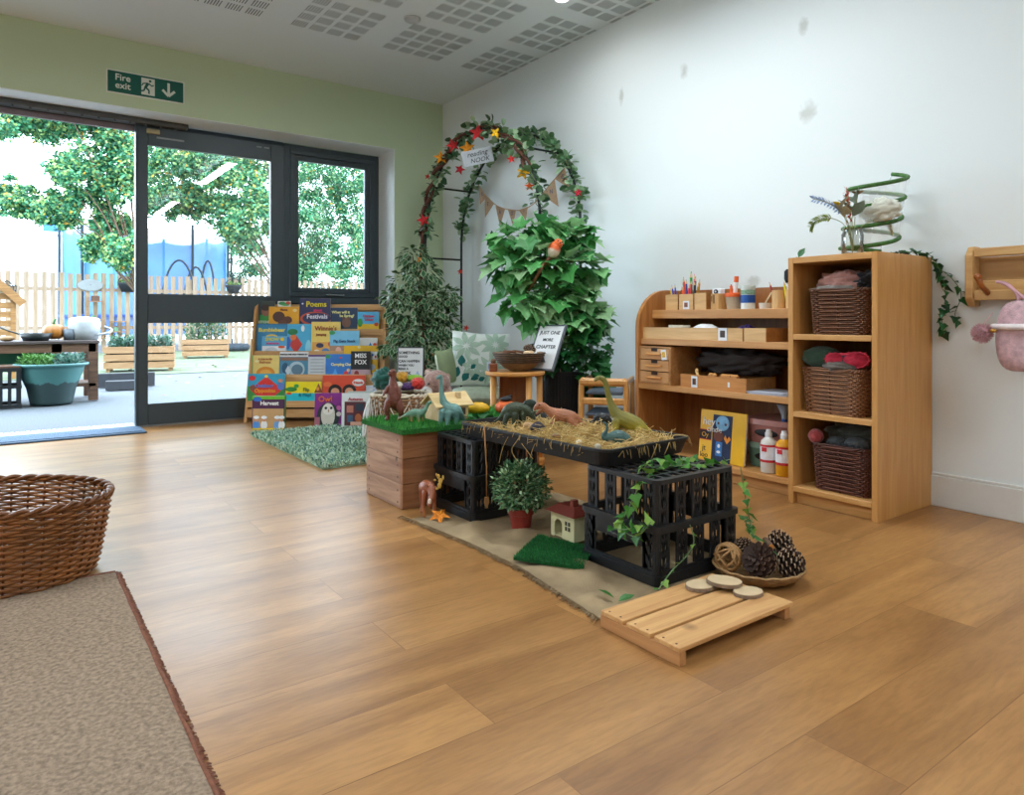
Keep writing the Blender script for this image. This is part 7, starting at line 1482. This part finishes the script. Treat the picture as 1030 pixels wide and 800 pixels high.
for rr_ in (.145, .135):
    for k in range(11): an = R(55) + R(80) * k / 10 + 0; v2.append((rr_ * math.cos(an) * .9, rr_ * math.sin(an), 0))
n = 11; vs = [(x, y, z) for x, y, _ in v2 for z in (.036, ZS - .022)]
fs = []
for k in range(10): fs += [(2 * k, 2 * k + 1, 2 * k + 3, 2 * k + 2), (22 + 2 * k, 22 + 2 * k + 2, 22 + 2 * k + 3, 22 + 2 * k + 1)]
fs += [(0, 22, 23, 1), (20, 21, 43, 42)]; a.add(vs, fs); a.build('back_panel', wood('#8f5a34', '#764724', 'Z', rough=.5), t)
def onst(l, dd, z=0.0): q = Vector((l, dd, 0)); q.rotate(Euler((0, 0, PR))); return (p[0] + q.x, p[1] + q.y, ZS + .001 + z)
t = thing('wicker_bowl', 'wide banded bark bowl of pods on the round stand', 'bowl', onst(.022, .0), rz=PR)
a = MB(); prof = [(.05, 0), (.085, .018), (.118, .05), (.138, .082), (.145, .1)]
a.lathe(prof + [(.139, .1), (.13, .08), (.11, .052), (.08, .024), (0, .014)], n=40, cap=False); a.add([(.05 * math.cos(2 * PI * k / 40), .05 * math.sin(2 * PI * k / 40), 0) for k in range(40)], [tuple(range(40))[::-1]])
a.build('bowl', plain('#8a6f52', rough=.6, noise_amt=.3, scale=30, bump=.5), t, smooth=True)
a = MB()
for k in range(5): z_ = .05 + .012 * k; rr_ = .119 + .027 * ((z_ - .05) / .05) ** .9; a.tube([((rr_) * math.cos(2 * PI * i / 40), rr_ * math.sin(2 * PI * i / 40), z_ + .001 * math.sin(i * 2.2)) for i in range(40)], .0045, 5, closed=True)
a.build('dark_band', plain('#4a3a2e', rough=.6, noise_amt=.4, scale=60), t, smooth=True)
for i_, (l, dd, rz_, lab) in enumerate(((-.05, -.03, .3, 'curled brown bark strip nearest the left of the bark bowl'), (-.02, .02, -.4, 'curled brown bark strip across the middle of the bark bowl'), (-.07, .03, 1.2, 'curled brown bark strip standing at the back of the bark bowl'))):
    t = thing('bark_strip', lab.replace(' nearest the left of', ' over the rim of'), 'bark', onst(.022 + l, dd, .085), rz=rz_, group='bark strips in the bowl'); a = MB(); a.tube(spline([(-.05, 0, .008), (-.01, .01, .022), (.03, -.005, .018), (.05, 0, .006)], 4), .011, 8, flat=.5); a.build('bark', plain('#6a4028', rough=.7, noise_amt=.3, bump=.6), t, smooth=True); MB().tube([(.05, 0, .006), (.053, 0, .005)], .008, 8, flat=.5).build('cut_end', plain('#b08458'), t)
cone('small dark pine cone upright in the bark bowl', onst(.075, .0, .095), (R(10), R(10), 0), .05, .03, 1.8, 7, group=None)
t = thing('seed_pod', 'cream ribbed seed pod in the bark bowl beside the pine cone', 'pod', onst(.075, -.05, .085)); pumpkin_mesh(.032, .03, 7, .15).build('pod', plain('#d0b088', rough=.6, noise_amt=.2), t, smooth=True); MB().tube([(0, 0, .028), (.02, 0, .05)], [.005, .002], 6).build('stalk', plain('#3a2a20'), t)
t = thing('candle_pot', 'small square brown pot with an acorn on top, on the round stand', 'pot', onst(-.118, -.07), rz=PR); MB().box(-.022, .022, -.022, .022, 0, .045, .004).build('pot', wood('#8a4a24', '#6a3418', 'X', rough=.4), t); MB().ball((0, 0, .056), .016, .016, .014).build('acorn', plain('#6a4a30'), t, smooth=True)
t = thing('small_card', 'small pale blue card standing behind the square brown pot', 'card', onst(-.137, -.03), rz=PR + R(20)); MB().box(-.018, .018, 0, .002, 0, .05).build('card', plain('#c8d4e4'), t); MB().box(-.012, .012, -.0006, 0, .01, .04).build('print', plain('#8a9ab0'), t)
# leaning frame, facing slightly towards the door
Wv = Vector((26, -21 * -1 * -1, 0)); s = SD / FPX
t = thing('framed_sign', 'grey-framed chapter sign leaning back behind the bark bowl', 'sign', onst(.132, .02), rz=0)
wv = Vector((26 * s, -20 * s * 0 + -.10, 0)); wv = Vector((.135, -.105, 0)); uv = Vector((.085, .110, .255)); wl, ul = wv.length, uv.length
wn = wv.normalized(); un = (uv - wn * uv.dot(wn)).normalized(); nn = wn.cross(un)   # x across, z up, y away
M_ = Matrix((( wn.x, -nn.x, un.x), (wn.y, -nn.y, un.y), (wn.z, -nn.z, un.z))); M_ = Euler((0, 0, PR)).to_matrix() @ M_
t.rotation_euler = M_.to_euler(); Wd, Hd = .19, .29
MB().box(-Wd / 2, Wd / 2, 0, .014, 0, Hd, .002).build('frame', plain('#5a6068', rough=.45), t); MB().box(-Wd / 2 + .012, Wd / 2 - .012, -.001, 0, .012, Hd - .012).build('print', plain('#dadbdc', rough=.4, noise_amt=.03), t)
for w_, z_, sz in (('JUST ONE', .235, .031), ('MORE', .19, .026), ('CHAPTER', .145, .031)): text(w_, sz, (0, -.0016, z_), (PI / 2, 0, 0), KB, t, bold=.0004)
mb = MB(); flat_shape('t', 0, .07, .03, .02, -.0012, mb); mb.build('print_picture', plain('#5a6066'), t)
# ================= stacked little chairs
c_ = far(611, 400, 4.05)
t = thing('toddler_chair', 'stacked bentwood toddler chairs between the tall pot and the dresser', 'chair', (c_.x, c_.y, 0), rz=R(-52)); BC = wood('#d09a58', '#bd8444', 'Z', rough=.35); Wc, Dc = .125, .17
for s_ in (-1, 1):
    a = MB(); a.tube(spline([(s_ * Wc, -Dc + .0, 0), (s_ * Wc, -Dc + .015, .22), (s_ * Wc, -Dc + .02, .42), (s_ * Wc * .85, -Dc + .02, .465)], 5), .017, 8); a.build('front_post', BC, t, smooth=True)
    a = MB(); a.tube([(s_ * Wc, Dc, 0), (s_ * Wc, Dc - .01, .44)], .016, 8); a.build('rear_post', BC, t, smooth=True)
    a = MB(); a.box(s_ * Wc - .01, s_ * Wc + .01, -Dc, Dc, .43, .462, .006); a.build('arm_rail', BC, t)
a = MB(); a.box(-Wc - .012, Wc + .012, -Dc - .0, -Dc + .035, .425, .47, .014); a.build('top_rail', BC, t, smooth=False)
for z in (.10, .20, .32): MB().box(-Wc, Wc, -Dc + .008, -Dc + .028, z, z + .04, .008).build('cross_rail', BC, t)
for z in (.255, .375): MB().box(-Wc + .02, Wc - .02, -Dc + .03, Dc - .02, z, z + .016, .006).build('seat', plain('#5f6a78', rough=.6, noise_amt=.1), t)
# ================= plants
def leafy(name, label, loc, clusters, nleaf, size, outline, mats, trunk, pot, seed, rim=None, flat=.4, leafname='leaves'):
    r = random.Random(seed); t = thing(name, label, 'potted plant', loc)
    if pot: MB().lathe(pot[0], n=32, cap=False).build('pot', pot[1], t, smooth=False); MB().lathe([(0, pot[0][-2][1] - .03), (pot[0][-2][0] - .01, pot[0][-2][1] - .03)], n=24, cap=False).build('soil', plain('#30261e'), t)
    a = MB()
    for q in trunk[0]: a.tube(spline(q, 6), trunk[1], 7)
    base = trunk[0][0][-1]
    for (cx, cy, cz, rx, ry, rz) in clusters: a.tube(spline([base, ((base[0] + cx) / 2, (base[1] + cy) / 2, (base[2] + cz) / 2 + .03), (cx, cy, cz)], 5), .004, 5)
    a.build('trunk', plain('#6a4a34', rough=.8, noise_amt=.3), t, smooth=True)
    lf = MB()
    for k in range(nleaf):
        cx, cy, cz, rx, ry, rz = clusters[k % len(clusters)]; d = Vector((r.gauss(0, 1), r.gauss(0, 1), r.gauss(0, 1))).normalized(); q = d * r.uniform(.45, 1) ** .5; pos = (cx + q.x * rx, cy + q.y * ry, cz + q.z * rz)
        if rim is None: lf.m = r.choice(range(len(mats)))
        put_leaf(lf, pos, d + Vector((-SN * flat, -CS * flat, -.5)) + Vector((r.uniform(-.5, .5), r.uniform(-.5, .5), r.uniform(-.5, .3))), size * r.uniform(.7, 1.25), outline, rim=rim, r=r)
    lf.build(leafname, mats, t)
    return t
b0 = far(426, 321, 5.32)
def rel(px, py, dep, b): q = far(px, py, dep); return (q.x - b.x, q.y - b.y, q.z)
def cl(px, py, rx, rz, dep, b, ry=.16): q = rel(px, py, dep, b); return (q[0], q[1], q[2], rx, ry, rz)
leafy('potted_ficus', 'variegated cream-edged ficus in the corner beside the window reveal', (b0.x, b0.y, 0),
      [cl(*c_, b0) for c_ in ((425, 275, .13, .10, 5.3), (408, 285, .12, .10, 5.25), (430, 300, .16, .10, 5.3), (407, 312, .13, .11, 5.25), (440, 310, .13, .10, 5.35), (425, 330, .16, .12, 5.3), (446, 325, .10, .10, 5.35), (408, 335, .12, .10, 5.25), (420, 350, .10, .08, 5.3), (398, 300, .08, .05, 5.2), (447, 298, .09, .07, 5.35), (394, 350, .06, .04, 5.2), (415, 258, .08, .08, 5.25), (440, 348, .08, .08, 5.3), (430, 375, .12, .10, 5.3))],
      1700, .066, leaf_simple(.5), [plain('#2c5a34', rough=.45), plain('#a9bb94', rough=.5)], ([[(0, 0, .15), (.02, .0, .5), (-.01, .01, .85)], [(.02, 0, .15), (-.01, .02, .5), (.02, 0, .8)]], .012),
      ([(.10, 0), (.13, .22), (.14, .24), (.125, .24), (.12, .2)], plain('#3a3a3c', rough=.5)), 21, rim=.90)
b1 = far(563, 321, 4.30)
MG = [plain('#4f9a50', rough=.4, trans=.2), plain('#35783c', rough=.4, trans=.15), plain('#7fb878', rough=.4, trans=.25), plain('#a4cc98', rough=.4, trans=.25)]
leafy('potted_maple_plant', 'tall artificial plant with big lobed leaves in a ribbed black pot by the white wall', (b1.x, b1.y, 0),
      [cl(*c_, b1) for c_ in ((520, 240, .12, .09, 4.15), (548, 235, .13, .08, 4.2), (575, 238, .09, .06, 4.3), (515, 268, .10, .11, 4.15), (540, 265, .14, .11, 4.1), (570, 270, .13, .10, 4.2), (588, 272, .08, .09, 4.3), (528, 300, .12, .09, 4.15), (556, 300, .14, .11, 4.15), (575, 298, .11, .10, 4.25), (592, 320, .05, .07, 4.3), (570, 325, .12, .10, 4.2), (545, 320, .08, .07, 4.2))],
      560, .112, LEAF_LOBED, MG, ([[(0, 0, .3), (-.02, .0, .6), (.0, .01, .95), (-.03, 0, 1.15)], [(.03, 0, .3), (.02, .02, .7), (.03, 0, 1.0)]], .013),
      ([(0, 0), (.105, 0), (.128, .46), (.136, .465), (.136, .485), (.125, .485), (.118, .45)], plain('#14171b', rough=.5)), 22)
t = [o for o in COL.objects if o.name.startswith('potted_maple_plant')][0]; a = MB()
for k in range(40): an = 2 * PI * k / 40; a.tube([(.107 * math.cos(an), .107 * math.sin(an), .01), (.129 * math.cos(an), .129 * math.sin(an), .455)], .003, 4)
a.build('pot_ribs', plain('#14171b', rough=.5), t)
lf = MB(); r = random.Random(5)
for k in range(420):
    c_ = [cl(*q, b1) for q in ((565, 352, .11, .09, 4.2), (592, 370, .08, .09, 4.25), (580, 340, .10, .10, 4.2), (598, 345, .04, .14, 4.3), (548, 358, .05, .08, 4.2), (600, 388, .03, .05, 4.3))][k % 6]
    d = Vector((r.gauss(0, 1), r.gauss(0, 1), r.gauss(0, 1))).normalized(); lf.m = k % 2; put_leaf(lf, (c_[0] + d.x * c_[3], c_[1] + d.y * c_[4] * .7, c_[2] + d.z * c_[5]), d + Vector((-.4, -.5, -.6)), r.uniform(.045, .075), LEAF_LOBED, r=r)
lf.build('trailing_leaves', [plain('#1f5a2c', rough=.4), plain('#2f7038', rough=.4)], t)
q = far(555, 250, 3.98); t = thing('toy_robin', 'toy robin with an orange breast perched high in the lobed-leaf plant', 'toy bird', (q.x, q.y, q.z - .045), rot=(0, R(18), PR)); a = MB(); a.ball((0, 0, .04), .036, .034, .05, n=18, m=12); a.ball((.012, -.005, .08), .028, .027, .028, n=16, m=10); fused(a, 'body', twotone('#d8622a', '#cfc4b0', .03, .045), t, .004, 3)
a = MB(); a.tube([(.02, -.03, .084), (.028, -.046, .082)], [.004, .0008], 6); a.build('beak', plain('#2a2420'), t); a = MB(); a.ball((.006, -.032, .092), .004, .003, .004); a.ball((.03, -.02, .093), .004, .003, .004); a.build('eyes', plain('#0c0c0c', rough=.2), t); a = MB(); a.ball((.01, .025, .035), .03, .014, .045); a.tube([(0, .02, .01), (-.01, .05, -.05)], [.014, .008], 8, flat=.4); a.build('wing', plain('#7a6a4a'), t, smooth=True)
t = thing('bark_perch', 'brown twig under the toy robin', 'twig', (q.x, q.y, q.z)); MB().tube(spline([(-.0, .01, -.045), (-.04, .02, -.09), (-.07, .04, -.15), (-.06, .2, -.3)], 5), .009, 8).build('bark', plain('#7a5238'), t, smooth=True); MB().ball((0, .01, -.042), .011).build('knot', plain('#8a6248'), t)
# ================= garden arch with garland
AX1, AX2, AY0, AY1 = 2.80, 3.145, 3.545, 5.06; AR = (AY1 - AY0) / 2; AC = (AY0 + AY1) / 2; AZ = 2.18 - AR
def hoop(x): return [(x, AY1, 0), (x, AY1, AZ * .5)] + [(x, AC + AR * math.cos(PI * k / 28), AZ + AR * math.sin(PI * k / 28)) for k in range(29)] + [(x, AY0, AZ * .5), (x, AY0, 0)]
t = thing('garden_arch', 'black tubular garden arch dressed with leaves against the white wall', 'arch', (0, 0, 0)); TB = plain('#17201f', rough=.4, metal=.2)
MB().tube(hoop(AX1), .010, 8).build('hoop', TB, t, smooth=True); MB().tube(hoop(AX2), .010, 8).build('hoop', TB, t, smooth=True)
for y, z in [(AY1, .5), (AY1, .93), (AY1, 1.3), (AY0, .5), (AY0, .93), (AY0, 1.3), (AC + AR * math.cos(R(35)), AZ + AR * math.sin(R(35))), (AC - AR * math.cos(R(45)), AZ + AR * math.sin(R(45))), (AC, AZ + AR)]:
    MB().tube([(AX1, y, z), (AX2, y, z)], .008, 8).build('rung', TB, t, smooth=True)
def garland(label, x, u0, u1, n, mats, size, seed, outline=LEAF_ROUND, spread=.06):
    r = random.Random(seed); h = hoop(x); h = spline(h, 4); n_ = len(h); t = thing('leaf_garland', label, 'garland', (0, 0, 0)); s = MB(); pts = [(p_[0] + .015 * math.cos(i * .7), p_[1] + .015 * math.sin(i * .5), p_[2] + .012 * math.sin(i * .9)) for i, p_ in enumerate(h[int(u0 * n_):int(u1 * n_)])]; s.tube(pts, .003, 5); s.build('vine', plain('#6a7a4a'), t, smooth=True); a = MB()
    for k in range(n):
        p_ = Vector(pts[r.randrange(len(pts))]); d = Vector((r.gauss(0, 1), r.gauss(0, 1), r.gauss(0, .8))).normalized(); a.m = r.randrange(len(mats)); put_leaf(a, p_ + d * r.uniform(0, spread), d, size * r.uniform(.7, 1.2), outline, r=r)
    a.build('leaves', mats, t); return t, pts
EU = [plain('#759a70', rough=.55, trans=.1), plain('#93b08a', rough=.55, trans=.1), plain('#4f7a50', rough=.55, trans=.1)]
garland('leafy eucalyptus garland with brown vine on the hoop nearer the camera', AX1, .08, .93, 430, EU + [plain('#2f5434')], .052, 41)
garland('pale eucalyptus garland along the hoop close to the wall', AX2, .10, .93, 400, EU, .054, 42, spread=.045)
h = hoop(AX1); h = spline(h, 4); nH = len(h); t = thing('brown_vine', 'thick twisted brown vine wound round the nearer arch hoop', 'vine', (0, 0, 0))
for ph in (0, 2.4):
    pts = [(p_[0] - .02 + .024 * math.cos(i * .42 + ph), p_[1] + .026 * math.sin(i * .42 + ph), p_[2] + .012 * math.sin(i * .3)) for i, p_ in enumerate(h[int(.04 * nH):int(.80 * nH)])]; MB().tube(pts, [.012 + .005 * math.sin(i * .35 + ph) for i in range(len(pts))], 7).build('twisted_stem', plain('#5a3426', rough=.85, noise_amt=.3, bump=.6), t, smooth=True)
def onarch(px, py, x=AX1): return onx(px, py, x)
for px, py, col, sz, nm, x in ((483, 137, '#b81f24', .11, 'large red maple leaf at the top of the arch', AX1), (458, 149, '#c02a2c', .09, 'red maple leaf left of the arch sign', AX1), (472.5, 152, '#e8921c', .10, 'orange maple leaf overlapping the arch sign', AX1), (446, 161, '#e8961e', .095, 'orange maple leaf at the bend of the nearer hoop', AX1), (465, 173, '#b01f30', .07, 'dark red leaf hanging under the arch sign', AX1), (501, 137, '#e8b41c', .075, 'yellow flower leaf at the crown of the arch', AX1), (428.5, 223, '#c8242a', .09, 'red maple leaf midway up the window-side leg', AX1), (528, 177, '#e8a81c', .08, 'yellow leaf under the arch rung', AX1), (534, 190, '#d8602a', .055, 'small orange blossom on the inner hoop side', AX1), (426, 261, '#e8861c', .08, 'orange leaf among the ficus top', AX1), (433.5, 358, '#e8761c', .11, 'orange maple leaf above the teddy bear', AX1), (516, 163, '#c83a3a', .05, 'red berries near the arch crown', AX1), (582, 196, '#b8283a', .05, 'red berries on the wall-side hoop', AX2), (590, 246, '#d84a2a', .05, 'orange-red flower on the wall-side leg', AX2), (433, 180, '#b82f2a', .045, 'red berries on the window-side bend', AX1), (430, 293, '#d8502a', .05, 'orange flower in the ficus beside the vine', AX1), (465, 274, '#c83a2a', .045, 'red flower on the far leg above the rung', AX2), (471, 330, '#c83a2a', .045, 'red flower low on the far leg', AX2)):
    q = onarch(px, py, x) + Vector((-.055, -.055, 0)); t = thing('autumn_leaf', nm.replace('left of', 'beside'), 'leaf', tuple(q), group=None); a = MB(); maple_leaf(a, (0, 0, 0), (-.5, -.75, .15), (rnd.uniform(-.5, .5), 0, 1), sz * 1.15); a.build('blade', plain(col, rough=.6, noise_amt=.35, scale=40), t); MB().tube([(0, 0, 0), (.03, .03, .01)], .0018, 4).build('stalk', plain('#6a3a24'), t)
q = onarch(483, 161) + Vector((-.06, -.06, 0)); t = thing('hanging_sign', 'pale handwritten reading nook sign tied to the arch top', 'sign', tuple(q), rot=(0, R(-12), PR))
MB().box(-.11, .11, 0, .004, -.05, .06, .001).build('board', plain('#b4bcc4', rough=.6, noise_amt=.1), t); text('reading', .05, (0, -.0016, .028), (PI / 2, 0, 0), KB, t, shear=.3); text('NOOK', .045, (.01, -.0016, -.02), (PI / 2, 0, 0), KB, t, shear=.3)
# bunting
t = thing('hessian_bunting', 'string of hessian pennants with stamped letters hung across the arch', 'bunting', (0, 0, 0)); XB = AX2 - .03; sp = [onx(481, 186, XB), onx(488, 196, XB), onx(500, 207, XB), onx(513, 211, XB), onx(526, 211, XB), onx(539, 203, XB), onx(552, 187, XB), onx(568, 169, XB)]
MB().tube(spline(sp, 5), .004, 5).build('string', plain('#a88a68'), t, smooth=True); BG = plain('#a88c70', rough=.95, noise_amt=.2, scale=120, bump=.6, bscale=300)
for i_, (p0_, p1_, tip, ch) in enumerate((((482, 187), (490, 198), (483, 206), 'R'), ((488, 197), (497, 205), (488, 219), 'E'), ((498.5, 207), (508, 210.5), (503, 228), 'A'), ((511, 211), (519, 211.5), (516, 227), 'D'), ((522, 211.5), (531, 208), (529, 222), 'I'), ((545, 196), (558, 180), (562, 208), 'N'), ((558, 180), (568, 169), (573, 190), 'G'))):
    A, B, C_ = (onx(x, y, XB) for x, y in (p0_, p1_, tip)); a = MB(); o_ = Vector((-.0015, 0, 0)); a.add([A, B, C_, A + o_, B + o_, C_ + o_], [(0, 1, 2), (5, 4, 3), (0, 3, 4, 1), (1, 4, 5, 2), (2, 5, 3, 0)]); f_ = a.build('pennant', BG, t)
    c = (A + B + C_) / 3 + Vector((-.003, 0, .012)); text(ch, .045, tuple(c), (PI / 2, 0, -PI / 2), plain('#3c4a64'), f_, 'letter')
